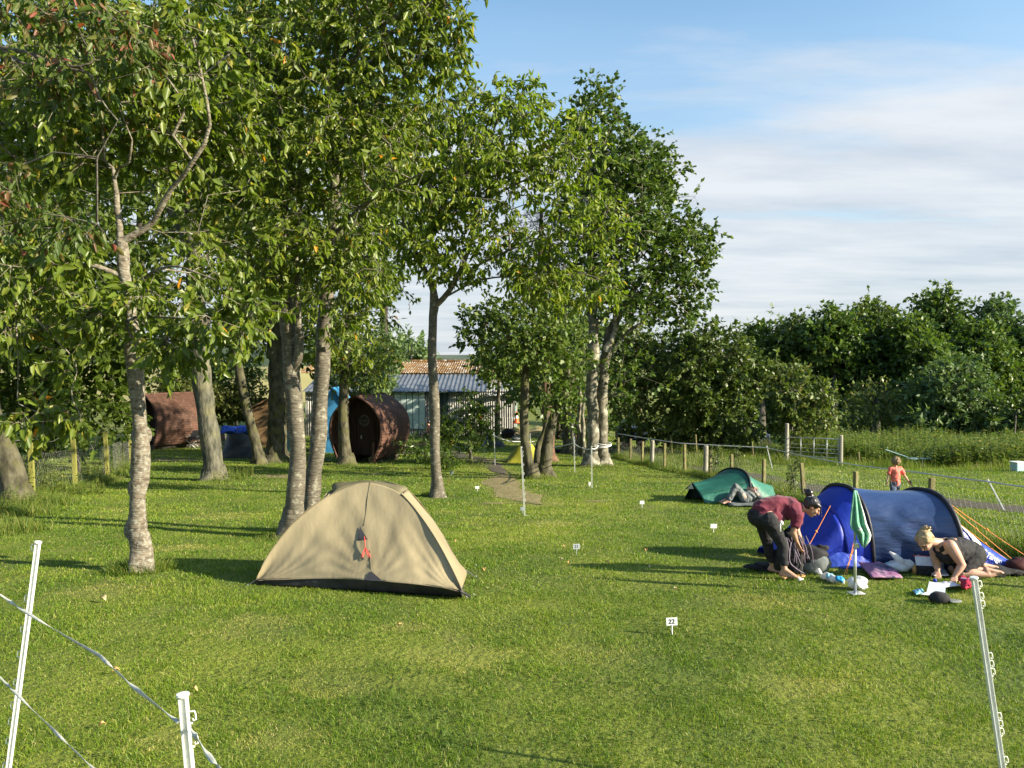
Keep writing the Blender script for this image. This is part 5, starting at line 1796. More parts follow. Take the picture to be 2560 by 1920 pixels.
zg, za, zb = ztf(x0, d), P(0, 1010, d).z, P(0, 972, d).z
t = thing('blue_shelter', 'bright blue pitched shelter behind the brown camping pod', 'shelter', ((x0 + x1) / 2, d, zg))
mb = MB()
xm = (x0 + x1) / 2
mb.add([(x0, d, zg), (x1, d, zg), (x1, d, za), (xm, d, zb), (x0, d, za), (x0, d + 2, zg), (x1, d + 2, zg), (x1, d + 2, za), (xm, d + 2, zb), (x0, d + 2, za)], [(0, 1, 2, 3, 4), (9, 8, 7, 6, 5), (1, 6, 7, 2), (5, 0, 4, 9)])
mb.build('wall', M['blue_hut'], t)
mb = MB()
mb.add([(x0 - .1, d - .1, za - .03), (xm, d - .1, zb + .04), (x1 + .1, d - .1, za - .03), (x1 + .1, d + 2.1, za - .03), (xm, d + 2.1, zb + .04), (x0 - .1, d + 2.1, za - .03)], [(0, 1, 4, 5), (1, 2, 3, 4)])
mb.build('roof', M['blue_hut'], t, solid=.05)

# telegraph pole beyond the left pod
g = Vector(P(451, 1000, 70))
mb = MB()
mb.tube([(g.x, 70, ztf(g.x, 70)), P(451, 870, 70)], [.22, .16], 10)
tag(mb.build('telegraph_pole', M['pole_grey'], None), 'pale wooden pole standing in the far field between trunks at the left', 'pole')
# cone, crates and dark sheet near the shed's right corner
g = G(1291, 1078)
t = thing('traffic_cone', 'orange traffic cone with a white band right of the tin shed', 'traffic cone', P(1291, 1062, 52))
c = P(1291, 1058, 52)
mb = MB()
mb.lathe(c, [(.20, 0), (.13, .25), (.09, .45), (.03, .78), (0, .79)], 14)
mb.build('cone', M['cone'], t, smooth=True)
mb = MB()
mb.lathe(c, [(.118, .32), (.092, .50)], 14)
mb.build('white_band', M['white'], t, solid=.012)
mb = MB()
mb.box(c + Vector((0, 0, .01)), (.5, .5, .04))
mb.build('base', M['cone'], t)
c = P(1294, 1082, 51)
M['bank_earth'] = mat('rough_bank', (.16, .13, .06), (.30, .24, .13), scale=2, rough=.95, bump=1, bscale=4, bdist=.1, c3=(.08, .11, .02), s3=3, t3=(.5, .6))
mb = MB()
rows = []
for k in range(7):
    u = k / 6
    rows.append([(P(1275 + 12 * j, 0, 52).x, 50.5 + u * 3, ztf(2, 52) - .1 + .7 * math.sin(u * math.pi / 2) * (.8 + .2 * math.sin(j * 1.3)) * min(1, (16 - j) / 5, (j + 1) / 2)) for j in range(17)])
mb.grid(rows)
tag(mb.build('rough_bank', M['bank_earth'], None, smooth=True), kind='structure')
for i, (px, py, w_, h_, lab) in enumerate(((1432, 1030, .5, 1.1, 'stack of pale orange blocks seen between the slender stems'), (1462, 1048, .8, .9, 'second pile of pale orange blocks behind the left sycamore stem'))):
    c = P(px, py, 50)
    mb = MB()
    for r_ in range(5):
        for q in range(2):
            mb.box((c.x + (q - .5) * w_ * .5 + .02 * math.sin(r_ * 3 + q), c.y, c.z - h_ / 2 + h_ * (r_ + .5) / 5), (w_ * .48, .4, h_ / 5 - .015))
    zf = ztf(c.x, 50)
    mb.box((c.x, c.y, (zf + c.z - h_ / 2) / 2), (w_ * 1.1, .5, max(.05, c.z - h_ / 2 - zf)))
    tag(mb.build('block_pile', mat('orange_block_%d' % i, (.45, .24, .12), (.58, .34, .18), scale=9, rough=.9), None, bevel=.01), lab, 'blocks')
for px0, px1, py, pyt, d, lab in ((1545, 1620, 1108, 1070, 43, 'dark blue sheeted trailer in deep shade under the hawthorn'), (1885, 1925, 1106, 1085, 42, 'dark blue sheeted load in the shade left of the young upright tree')):
    a, b = P(px0, py, d), P(px1, py, d)
    zg = ztf(a.x, d)
    tz = P(0, pyt, d).z
    t = thing('sheeted_trailer', lab, 'trailer', ((a.x + b.x) / 2, d, zg))
    mb = MB()
    mb.box(((a.x + b.x) / 2, d + .6, (zg + .35 + tz) / 2), (b.x - a.x, 1.3, tz - zg - .35))
    mb.build('cover', M['barrier'], t, bevel=.06)
    for s_ in (-1, 1):
        mb = MB()
        mb.lathe(((a.x + b.x) / 2 + s_ * (b.x - a.x) * .25, d - .07, zg + .26), [(.0, -.07), (.2, -.07), (.27, -.04), (.27, .04), (.2, .07), (0, .07)], 18, (0, 1, 0))
        mb.build('wheel', M['black'], t)


# ------------------------------------------------------------------ cloth helpers
def lerp_rows(a, b, n, f=lambda u, v: Vector((0, 0, 0))):
    rows = []
    m = len(a)
    for i in range(n + 1):
        v = i / n
        rows.append([Vector(a[j]).lerp(Vector(b[j]), v) + f(j / (m - 1), v) for j in range(m)])
    return rows


def resample(pts, n, smooth=True):
    pts = [Vector(p) for p in pts]
    out = []
    m = len(pts) - 1
    for i in range(n + 1):
        s = m * i / n
        k = min(int(s), m - 1)
        t = s - k
        p0, p1, p2, p3 = pts[max(0, k - 1)], pts[k], pts[k + 1], pts[min(m, k + 2)]
        if smooth:
            out.append(0.5 * ((2 * p1) + (-p0 + p2) * t + (2 * p0 - 5 * p1 + 4 * p2 - p3) * t * t + (-p0 + 3 * p1 - 3 * p2 + p3) * t ** 3))
        else:
            out.append(p1.lerp(p2, t))
    return out


def wrinkle(seed, amp, fx=9, fy=5, dirn=(0, -1, .3)):
    rg = random.Random(seed)
    ks = [(rg.uniform(.5, 1) * fx, rg.uniform(-.6, 1) * fy, rg.uniform(0, 6.3), rg.uniform(.3, 1)) for _ in range(6)]
    dv = Vector(dirn).normalized()

    def f(u, v):
        s = sum(a * math.sin(kx * u * 2 + ky * v * 2 + p) for kx, ky, p, a in ks)
        e = min(1, 6 * v, 6 * (1 - v))
        return dv * (amp * s * max(0, e))
    return f


def peg(label, p, ang=0):
    p = Vector(p)
    mb = MB()
    mb.tube([p + Vector((0, 0, -.05)), p + Vector((.012, 0, .035)), p + Vector((.02, -.005, .045)), p + Vector((.03, -.005, .03))], .004, 6)
    return tag(mb.build('tent_peg', M['steel'], None), label, 'tent peg', 'steel tent pegs')


# ------------------------------------------------------------------ tan tent
def tan_tent():
    def gz(p, dz=0.0):
        return Vector((p.x, p.y, ztf(p.x, p.y) + dz))
    NL, NR = G(627, 1464), G(1168, 1496)
    FR = gz(P(1160, 1440, 9.8))
    FL = Vector((NL.x + .12, NL.y + 1.15, 0))
    FL = gz(FL)
    t = thing('tan_tent', 'tan one-person dome tent with a black mud skirt and red cord on its near side', 'tent', gz((NL + NR) / 2))
    dl = NL.y
    topn = [P(640, 1448, dl + .04), P(672, 1385, dl + .10), P(735, 1305, dl + .22), P(790, 1259, dl + .34), P(838, 1230, dl + .45), P(880, 1212, dl + .5), P(925, 1206, dl + .5), P(968, 1217, dl + .45), P(1004, 1236, dl + .36), P(1045, 1282, dl + .2), P(1088, 1345, dl - .05), P(1128, 1418, dl - .3), P(1156, 1478, dl - .5)]
    topn = resample(topn, 60)
    A = P(645, 1452, dl + .0)
    bot = [P(637, 1452, dl + .0), P(780, 1447, dl - .13), P(893, 1449, dl - .28), P(1000, 1457, dl - .42), P(1080, 1466, dl - .48), P(1150, 1479, dl - .56)]
    bot = resample(bot, 60)

    fw = wrinkle(4, .0035, 30, 10)

    def fn(u, v):
        e = math.sin(math.pi * v)
        p = Vector((0, .05 * e, -.02 * e)) + fw(u, v)
        # tension folds that run out of the peg corners and the mid loop
        for cx, cv, kk in ((0.0, 0.0, 26), (1.0, 0.0, 24), (0.47, 0.0, 20)):
            du, dv = u - cx, v - cv + .02
            rr = math.hypot(du * 2.2, dv)
            an = math.atan2(dv, du * 2.2)
            p += Vector((0, -1, .2)) * (.014 * math.exp(-rr * 2.2) * math.sin(an * kk))
        p += Vector((0, -1, 0)) * (.006 * math.sin(40 * (u * .5 + v * .35)) * max(0, v - .55) * (1 if u < .5 else .4))
        return p
    rows = lerp_rows(bot, topn, 44, fn)
    mb = MB()
    mb.grid(rows)
    mb.build('flysheet_side', M['tan'], t, smooth=True, solid=.002)
    # roof brow between the near edge and the cross pole
    brow = resample([P(833, 1233, dl + .62), P(833, 1209, dl + .66), P(880, 1204, dl + .74), P(925, 1202, dl + .76), P(975, 1209, dl + .70), P(1018, 1219, dl + .6), P(1002, 1240, dl + .5)], 30)
    nr = resample([topn[19], topn[24], topn[30], topn[36], topn[40]], 30)
    mb = MB()
    mb.grid(lerp_rows(nr, brow, 6, lambda u, v: Vector((0, 0, .012 * math.sin(math.pi * v)))))
    mb.build('roof_panel', M['tan_dark'], t, smooth=True, solid=.002)
    mb = MB()
    for side_, c0, c1 in ((0, brow[1], topn[18]), (1, brow[-3], topn[40])):
        mb.tube([c0, (Vector(c0) + Vector(c1)) / 2 + Vector((0, -.01, 0)), c1], .012, 6)
    mb.build('vent_hem', M['tan'], t, smooth=True)
    # right end
    outer = resample([brow[-5], P(1076, 1290, dl + .55), P(1106, 1335, dl + .5), P(1132, 1382, dl + .45), P(1152, 1412, dl + .45), P(1167, 1431, dl + .45), P(1158, 1462, dl - .1), P(1150, 1479, dl - .56)], 40)
    inner = resample([topn[40], topn[43], topn[46], topn[49], topn[52], topn[55], topn[58], topn[60]], 40)
    inner[-1] = Vector(bot[-1])
    mb = MB()
    mb.grid(lerp_rows(inner, outer, 12, lambda u, v: Vector((.02, 0, 0)) * math.sin(math.pi * v) * math.sin(math.pi * u) + fw(u, v) * .8))
    mb.build('end_panel', M['tan'], t, smooth=True, solid=.002)
    # far side and left end (seen only from a step aside)
    ridge = resample([topn[0], topn[8], topn[16], brow[2], brow[15], brow[-5], outer[10], outer[20], outer[26]], 40)
    far = resample([gz(FL) + Vector((0, 0, .08)), gz(FL.lerp(FR, .5)) + Vector((0, .1, .08)), FR + Vector((0, 0, .1))], 40)
    mb = MB()
    mb.grid(lerp_rows(ridge, far, 16, lambda u, v: Vector((0, .05, .03)) * math.sin(math.pi * v) * math.sin(math.pi * u)))
    mb.grid(lerp_rows(resample([topn[0], bot[0]], 6), resample([far[0], far[0]], 6), 8))
    mb.build('flysheet_rear', M['tan'], t, smooth=True, solid=.002)
    # seams
    mb = MB()
    mb.tube([rows[44][30], rows[38][29], rows[30][28], rows[24][27]], .006, 5)
    mb.build('seam', M['tan_dark'], t, smooth=True)
    mb = MB()
    mb.tube([Vector(p) + Vector((0, -.004, .002)) for p in topn[40:]], .0065, 5)
    mb.build('seam', M['tan_dark'], t, smooth=True)
    mb = MB()
    mb.tube([Vector(p) + Vector((0, -.004, .002)) for p in topn[2:19]], .005, 5)
    mb.build('seam', M['tan_dark'], t, smooth=True)
    mb = MB()
    mb.tube([Vector(rows[k][28]) + Vector((0, -.003, 0)) for k in (13, 9, 5, 1)], .0035, 5)
    mb.build('seam', M['tan_dark'], t, smooth=True)
    # mud skirt of the inner tent
    lo = [gz(Vector(p)) + Vector((0, .015, .004)) for p in resample([NL + Vector((.03, .02, 0)), NL.lerp(NR, .35) + Vector((0, .0, 0)), NL.lerp(NR, .7), NR + Vector((-.05, .0, 0))], 40)]
    hi = [Vector(p) + Vector((0, .012, .012)) for p in resample([bot[0], bot[15], bot[30], bot[45], bot[60]], 40)]
    mb = MB()
    mb.grid(lerp_rows(lo, hi, 5, wrinkle(9, .004, 20, 2)))
    lo2 = [gz(Vector(p)) for p in resample([NR + Vector((-.05, 0, 0)), FR], 12)]
    hi2 = [Vector(p) + Vector((-.01, 0, 0)) for p in resample([bot[60], outer[33], outer[27]], 12)]
    mb.grid(lerp_rows(lo2, hi2, 4))
    mb.build('mud_skirt', M['skirt'], t, smooth=True, solid=.002)
    # corner patches, tension straps
    for nm, pts in (('corner_patch', [rows[0][0], rows[0][4], rows[4][1]]), ('corner_patch', [rows[0][26], rows[0][31], rows[4][28]]), ('corner_patch', [rows[0][57], rows[0][60], rows[5][60]])):
        mb = MB()
        mb.add([Vector(p) + Vector((0, -.006, .001)) for p in pts], [(0, 1, 2)])
        mb.build(nm, M['skirt'], t, solid=.002)
    mb = MB()
    mb.add([Vector(rows[24][26]) + Vector((.0, -.01, 0)), Vector(rows[18][27]) + Vector((.03, -.012, 0)), Vector(rows[18][26]) + Vector((-.04, -.012, 0))], [(0, 1, 2)])
    mb.build('guy_loop_patch', M['skirt'], t, solid=.002)
    # red cord hank
    fwd_ = Vector((0, -.035, .012))
    p, q = Vector(rows[19][27]) + fwd_, Vector(rows[14][27]) + fwd_
    mb = MB()
    mb.tube([p, p.lerp(q, .5) + Vector((.006, -.008, 0)), q], .006, 6)
    for i0, j0, w0 in ((10, 26, .009), (10, 28, .011)):
        e = Vector(rows[i0][j0]) + fwd_
        m1 = q.lerp(e, .5)
        sd = Vector((w0, 0, 0))
        mb.tube([q, m1 + sd, e + sd * .9, e - sd * .9 + Vector((0, -.006, -.006)), m1 - sd, q], .0055, 6)
    mb.build('red_cord', M['red'], t, smooth=True)
    q0, q1 = P(1072, 1315, dl + .28), P(1104, 1356, dl + .22)
    mb = MB()
    mb.tube([q0, q0.lerp(q1, .5), q1], .003, 5)
    mb.tube([q1, q1 + Vector((.03, 0, -.03)), q1 + Vector((.08, 0, -.09)), q1 + Vector((.06, 0, -.075)), q1 + Vector((.02, 0, -.02)), q1], .006, 6)
    mb.build('red_cord', M['red'], t, smooth=True)
    for a, b in ((Vector(bot[0]), NL + Vector((-.02, -.03, .02))), (Vector(bot[29]), G(889, 1472) + Vector((0, 0, .02))), (Vector(outer[27]), G(1187, 1446) + Vector((0, 0, .02)))):
        mb = MB()
        mb.tube([a, b], .006, 5)
        mb.build('peg_strap', M['skirt'], t)
    mb = MB()
    mb.tube([Vector(bot[60]) + Vector((0, -.01, .01)), NR + Vector((.03, -.02, .03))], .014, 8)
    mb.build('pole_foot', M['skirt'], t, smooth=True)
    for px, py, lab in ((615, 1470, 'steel tent peg at the left corner of the tan tent'), (889, 1476, 'steel tent peg at the middle of the tan tent front edge'), (1162, 1500, 'steel tent peg at the near right corner of the tan tent'), (1186, 1448, 'steel tent peg at the far right corner of the tan tent'), (1180, 1494, 'loose steel tent peg in the grass right of the tan tent corner'), (1186, 1420, 'spare steel peg standing in the lawn beyond the tan tent')):
        peg(lab, G(px, py))


tan_tent()


# ------------------------------------------------------------------ arch-section tents
def arch(near, top, far, n=24, square=.75):
    """points from the near foot over the top to the far foot, a superellipse arch"""
    near, top, far = Vector(near), Vector(top), Vector(far)
    mid = (near + far) / 2
    out = []
    for k in range(n + 1):
        a = math.pi * k / n
        c, s = math.cos(a), math.sin(a)
        cc = math.copysign(abs(c) ** square, c)
        ss = s ** square if s > 0 else 0
        out.append(mid + (near - mid) * cc + (top - mid) * ss)
    return out


def blue_tent():
    nA = G(2184, 1420)
    tA = P(2100, 1214, nA.y + .62)
    fA = Vector((tA.x * 2 - nA.x + .12, nA.y + 1.3, 0))
    fA.z = ztf(fA.x, fA.y)
    nB = G(2412, 1434)
    tB = P(2304, 1226, nB.y + .66)
    fB = Vector((tB.x * 2 - nB.x + .12, nB.y + 1.35, 0))
    fB.z = ztf(fB.x, fB.y)
    t = thing('blue_tunnel_tent', 'big navy and royal blue tunnel tent with two black pole arches and orange guylines', 'tent', (nA.x, nA.y, nA.z))
    A = arch(nA, tA, fA, 32, .80)
    Bq = arch(nB, tB, fB, 32, .80)

    def sagf(u, v):
        s = math.sin(math.pi * v)
        near = max(0, 1 - u * 2.4)
        w = .012 * math.sin(14 * u * 2 - 5 * v * 3) * near * s
        folds = .022 * math.sin(26 * (u * 1.6 + v * .55)) * max(0, .30 - u) / .3 * s
        return Vector((0, 0, -.035 * s * (math.sin(math.pi * u)))) + Vector((0, .03 * s * near + w + folds, 0))
    mb = MB()
    mb.grid(lerp_rows(A, Bq, 40, sagf))
    mb.build('navy_flysheet', M['blue_n'], t, smooth=True, solid=.002)
    # porch: bright blue hood and front, sloping to the ground at the left
    fN = G(2010, 1412)
    tip = Vector((P(1925, 1400, nA.y + .55).x, nA.y + .55, 0))
    tip.z = ztf(tip.x, tip.y)
    lowfront = arch((tip.x + .10, nA.y + .12, ztf(tip.x, nA.y)), (tip.x, tip.y, tip.z + .16), (tip.x + .05, fA.y - .05, ztf(tip.x, fA.y)), 32, .8)
    eave = arch(nA.lerp(Vector(lowfront[0]), .30), P(2046, 1262, nA.y + .55), Vector(fA).lerp(Vector(lowfront[-1]), .3), 32, .8)
    mb = MB()
    mb.grid(lerp_rows(A, eave, 10, lambda u, v: Vector((0, 0, .012 * math.sin(math.pi * v)))))
    mb.build('porch_hood', M['blue_b'], t, smooth=True, solid=.002)
    mb = MB()
    mb.grid(lerp_rows(eave, lowfront, 20, lambda u, v: Vector((0, 0, -.05 * math.sin(math.pi * v))) + Vector((0, .012 * math.sin(20 * u + 6 * v), 0))))
    mb.build('porch_front', M['blue_b'], t, smooth=True, solid=.002)
    # crinkled door panel, in front of the porch side
    a = resample([G(2052, 1418) + Vector((0, -.02, .01)), G(2110, 1419) + Vector((0, -.06, .01)), G(2180, 1420) + Vector((0, -.02, .01))], 24)
    b = resample([P(2080, 1340, nA.y + .10), P(2118, 1322, nA.y + .16), P(2158, 1318, nA.y + .2)], 24)
    mb = MB()
    rg = random.Random(2)
    mb.grid(lerp_rows(a, b, 22, lambda u, v: Vector((0, -.03 * (1 - v) + .004 * math.sin(31 * u + 9 * v) * math.sin(27 * v + 12 * u), 0))))
    mb.build('crinkled_door', M['blue_l'], t, smooth=True, solid=.003)
    # black pole sleeves
    for nm, Q, r in (('pole_sleeve', A, .026), ('pole_sleeve', Bq, .032)):
        c = (Vector(Q[0]) + Vector(Q[-1])) / 2
        mb = MB()
        mb.tube([Vector(p) + (Vector(p) - c).normalized() * .012 for p in Q], r, 8)
        mb.build(nm, M['pole_black'], t, smooth=True)
    mb = MB()
    mb.tube([Vector(A[0]) + Vector((.01, -.02, 0)), P(2176, 1375, nA.y + .03), P(2166, 1330, nA.y + .08)], .009, 6)
    mb.build('door_zip', M['pole_black'], t, smooth=True)
    # tail
    tail = G(2528, 1432)
    tailT = arch((tail.x - .05, tail.y - .02, tail.z), (tail.x, tail.y + .35, tail.z + .12), (tail.x - .25, tail.y + .9, ztf(tail.x, tail.y + .9)), 32, .8)
    B2 = [Vector(p).lerp(Vector(nB + fB) / 2, .10) for p in Bq]
    rows = lerp_rows(B2, tailT, 30, lambda u, v: Vector((0, 0, -.05 * math.sin(math.pi * v))) + Vector((0, .009 * math.sin(30 * u + 8 * v), 0)))
    mb = MB()
    mb.grid(rows)
    mb.build('tail_panel', M['blue_l'], t, smooth=True, solid=.002)
    # white patch and lettering on the near face of the tail
    mb = MB()
    sub = []
    for i in range(4, 15):
        w0, w1 = (8, 13) if i < 9 else (6, 11)
        w0 += (1 if i % 3 == 0 else 0)
        sub.append([Vector(rows[i][j]) + Vector((.004, -.012, .006)) for j in (w0, w0 + 1, w0 + 2, w1 - 2, w1)])
    mb.grid(sub)
    mb.build('white_patch', M['white'], t, smooth=True, solid=.001)
    p0, p1, p2 = Vector(rows[15][4]), Vector(rows[22][4]), Vector(rows[16][8])
    xx = (p1 - p0).normalized()
    nn = xx.cross(p2 - p0).normalized()
    if nn.y > 0:
        nn = -nn
    yy = nn.cross(xx)
    if yy.z < 0:
        yy = -yy
    xx = yy.cross(nn)
    c = (p0 + p1) / 2 + nn * .03 + yy * .02
    m4 = Matrix(((xx.x, yy.x, nn.x, c.x), (xx.y, yy.y, nn.y, c.y), (xx.z, yy.z, nn.z, c.z), (0, 0, 0, 1)))
    text_mesh('lettering', 'Vango', .085, m4, M['white'], t)
    # groundsheet edge
    mb = MB()
    mb.tube([nA, nA.lerp(nB, .5) + Vector((0, -.02, 0)), nB, G(2470, 1436), tail], .012, 5)
    mb.build('hem', M['skirt'], t)
    for a_, b_ in ((P(2076, 1264, nA.y + .28), G(1990, 1425) + Vector((0, 0, .02))), (P(2134, 1356, nA.y - .02), G(2116, 1436)), (P(2136, 1366, nA.y - .03), G(2110, 1438)),
                   (Vector(Bq[11]), G(2556, 1420)), (Vector(Bq[6]) + Vector((.02, -.02, 0)), G(2552, 1424)), (Vector(Bq[12]), G(2640, 1440))):
        mb = MB()
        mb.tube([a_, Vector(a_).lerp(Vector(b_), .5) - Vector((0, 0, .01)), b_], .0045, 5)
        m_ = Vector(a_).lerp(Vector(b_), .42)
        mb.tube([m_ - Vector((.01, 0, -.015)), m_ + Vector((.01, 0, -.015))], .009, 5)
        mb.build('guyline', M['orange'], t)
    return t


blue_tent()


def green_tent():
    n0 = G(1764, 1259)
    d0_ = n0.y
    t = thing('green_tent', 'low teal green single-arch tent with an open pale doorway, beside the fence', 'tent', n0)
    top0 = P(1729, 1208, d0_ + .45)
    far0 = Vector((P(1712, 1250, d0_ + .9).x, d0_ + .95, 0))
    far0.z = ztf(far0.x, far0.y)
    e0 = [n0, n0.lerp(top0, .35) + Vector((0, -.01, .02)), n0.lerp(top0, .7) + Vector((0, 0, .02)), top0, top0.lerp(far0, .5), far0]
    e0 = resample(e0, 24)
    nA = P(1868, 1252, d0_ + .15)
    nA.z = ztf(nA.x, nA.y)
    tA = P(1838, 1172, d0_ + .75)
    fA = Vector((tA.x - .5, nA.y + 1.4, 0))
    fA.z = ztf(fA.x, fA.y)
    A = arch(nA, tA, fA, 24, .85)
    n1 = G(1946, 1256)
    top1_ = P(1929, 1214, n1.y + .4)
    far1 = Vector((top1_.x - .05, n1.y + .95, 0))
    far1.z = ztf(far1.x, far1.y)
    e1 = resample([n1, n1.lerp(top1_, .5), top1_, top1_.lerp(far1, .5), far1], 24)
    sag = lambda u, v: Vector((0, 0, -.05 * math.sin(math.pi * v) * math.sin(math.pi * u))) + Vector((0, .008 * math.sin(18 * u + 3 * v) * math.sin(math.pi * v), 0))
    rows = lerp_rows(e0, A, 24, sag)
    up = MB()
    up.grid([r[5:] for r in rows])
    up.build('upper_flysheet', M['green_t'], t, smooth=True, solid=.002)
    lo = MB()
    lo.grid([r[:6] for r in rows])
    lo.build('lower_flysheet', M['green_l'], t, smooth=True, solid=.002)
    mb = MB()
    r2 = lerp_rows(A, e1, 20, sag)
    # doorway: leave the near lower corner open
    F = []
    m = len(r2[0])
    vs_ = [p for r in r2 for p in r]
    for i in range(20):
        for j in range(m - 1):
            if j < 5 - i * .9:
                continue
            F.append((i * m + j, i * m + j + 1, (i + 1) * m + j + 1, (i + 1) * m + j))
    mb.add(vs_, F)
    mb.build('tail_flysheet', M['green_l'], t, smooth=True, solid=.002)
    mb = MB()
    c = (Vector(A[0]) + Vector(A[-1])) / 2
    mb.tube([Vector(p) + (Vector(p) - c).normalized() * .012 for p in A], .026, 8)
    mb.build('pole_sleeve', M['pole_black'], t, smooth=True)
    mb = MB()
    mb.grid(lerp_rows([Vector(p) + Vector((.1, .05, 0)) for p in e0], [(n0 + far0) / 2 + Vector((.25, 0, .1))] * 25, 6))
    mb.build('end_opening', M['dark_in'], t)  # near-black sheet closing the opening, stands in for the shade inside
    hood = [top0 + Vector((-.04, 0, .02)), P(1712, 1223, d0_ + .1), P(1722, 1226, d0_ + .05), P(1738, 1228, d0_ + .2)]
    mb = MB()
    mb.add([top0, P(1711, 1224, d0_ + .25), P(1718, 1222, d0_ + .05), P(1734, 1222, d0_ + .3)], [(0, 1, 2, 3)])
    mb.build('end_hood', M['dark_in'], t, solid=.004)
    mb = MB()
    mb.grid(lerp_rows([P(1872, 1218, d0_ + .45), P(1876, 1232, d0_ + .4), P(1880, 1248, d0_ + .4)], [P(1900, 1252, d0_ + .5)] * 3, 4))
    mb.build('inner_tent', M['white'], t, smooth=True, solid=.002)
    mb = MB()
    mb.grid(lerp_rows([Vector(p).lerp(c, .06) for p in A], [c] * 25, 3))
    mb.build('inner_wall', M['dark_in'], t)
    for a_, b_ in ((P(1712, 1224, d0_ + .2), G(1694, 1243)), (top1_, G(1965, 1240))):
        mb = MB()
        mb.tube([a_, b_], .004, 5)
        mb.build('guyline', M['wire'], t)
    return t


green_tent()
peg('steel peg left of the green tent', G(1694, 1243))
peg('steel peg in the lawn just left of the first green tent peg', G(1677, 1250))


def small_tent(name, label, px0, px1, py, ptop, d, m1, m2=None, depth=1.4, peak=.5, cat_='tent'):
    a, b = P(px0, py, d), P(px1, py, d)
    a.z, b.z = ztf(a.x, d), ztf(b.x, d)
    tp = P(px0 + (px1 - px0) * peak, ptop, d + depth / 2)
    f = Vector((0, depth, 0))
    t = thing(name, label, cat_, ((a.x + b.x) / 2, d, a.z))
    base_n = resample([a, a.lerp(b, .5) + Vector((0, -.08, 0)), b], 16)
    rid = resample([a + Vector((.02, depth / 2, .12)), Vector((a.x + (tp.x - a.x) * .5, d + depth / 2, a.z + (tp.z - a.z) * .72)), tp, Vector((b.x + (tp.x - b.x) * .5, d + depth / 2, b.z + (tp.z - b.z) * .72)), b + Vector((-.02, depth / 2, .12))], 16)
    base_f = [Vector(p) + f for p in base_n]
    mb = MB()
    mb.grid(lerp_rows(base_n, rid, 10, wrinkle(7, .012, 10, 4)))
    mb.build('near_side', m1, t, smooth=True, solid=.003)
    mb = MB()
    mb.grid(lerp_rows(rid, base_f, 10))
    mb.grid(lerp_rows([base_n[0], base_n[0]], [rid[0], base_f[0]], 2))
    mb.grid(lerp_rows([base_n[-1], base_n[-1]], [rid[-1], base_f[-1]], 2))
    mb.build('far_side', m2 or m1, t, smooth=True, solid=.003)
    return t


tt = small_tent('charcoal_tent', 'charcoal tent with a bright blue towel over it, behind the stout grey trunk', 538, 648, 1118, 1068, 35.5, M['tent_g'], depth=2.0, peak=.35)
small_tent('teal_tent', 'green tent half hidden behind the mossy broad trunk', 652, 735, 1112, 1056, 37, M['green_t'], depth=2.0, peak=.5)
yt = small_tent('yellow_tent', 'small yellow-green tent seen behind the forked bushy tree', 1266, 1352, 1136, 1102, 33, M['tent_y'], depth=1.3, peak=.62)
small_tent('low_grey_tent', 'low grey tent with a rust-red end near the right end of the tin shed', 1205, 1262, 1108, 1086, 43, M['tent_g'], M['tent_red'], depth=1.4, peak=.3)
c = P(588, 1066, 35.9)
mb = MB()
rows = []
for i in range(9):
    u = i / 8 - .5
    rows.append([c + Vector((u * 1.15, -.28 + .5 * v, .05 - .75 * abs(v - .45) ** 1.3 - .12 * abs(u) - .05 * math.sin(9 * u + 4 * v))) for v in [k / 8 for k in range(9)]])
mb.grid(rows)
tag(mb.build('blue_towel', M['bluecloth'], None, smooth=True, solid=.02), 'bright blue towel draped over the charcoal tent', 'towel')
mb = MB()
mb.tube([G(583, 1120), P(592, 1072, 35.2)], .02, 6)
tag(mb.build('tent_pole', M['galv'], None), 'thin pole leaning on the charcoal tent under the blue towel', 'pole')


def camp_chair(label, px, py, h, mirror=1, seat=True):
    g = G(px, py)
    t = thing('camping_chair', label, 'folding chair', g, 'folding chairs by the charcoal tent')
    w = .55 * h
    for s_ in (-1, 1):
        for q in (-1, 1):
            mb = MB()
            mb.tube([g + Vector((q * w / 2, s_ * .22, 0)), g + Vector((-q * w / 2, s_ * .22, .46 * h))], .014, 6)
            mb.build('leg', M['galv'], t, smooth=True)
    mb = MB()
    mb.grid(lerp_rows([g + Vector((-w / 2, -.22, .46 * h)), g + Vector((w / 2, -.22, .46 * h))], [g + Vector((-w / 2, .24, .42 * h)), g + Vector((w / 2, .24, .42 * h))], 3))
    mb.build('seat', M['black'], t, solid=.02)
    mb = MB()
    mb.grid(lerp_rows([g + Vector((-w / 2, .24 * mirror, .46 * h)), g + Vector((w / 2, .24 * mirror, .46 * h))], [g + Vector((-w / 2, .36 * mirror, .98 * h)), g + Vector((w / 2, .36 * mirror, .98 * h))], 3))
    mb.build('backrest', M['black'], t, solid=.03)
    for s_ in (-1, 1):
        mb = MB()
        mb.tube([g + Vector((s_ * w / 2, .36 * mirror, .98 * h)), g + Vector((s_ * w / 2, .24 * mirror, .46 * h)), g + Vector((s_ * w / 2, .22, 0))], .014, 6)
        mb.tube([g + Vector((s_ * w / 2, .3 * mirror, .68 * h)), g + Vector((s_ * w / 2, -.24 * mirror, .66 * h))], .02, 6)
        mb.build('armrest', M['galv'], t)


camp_chair('black folding chair left of the stout grey trunk', 483, 1121, .95)
camp_chair('folding chair with a pale frame just right of the stout grey trunk', 556, 1121, .95, -1)

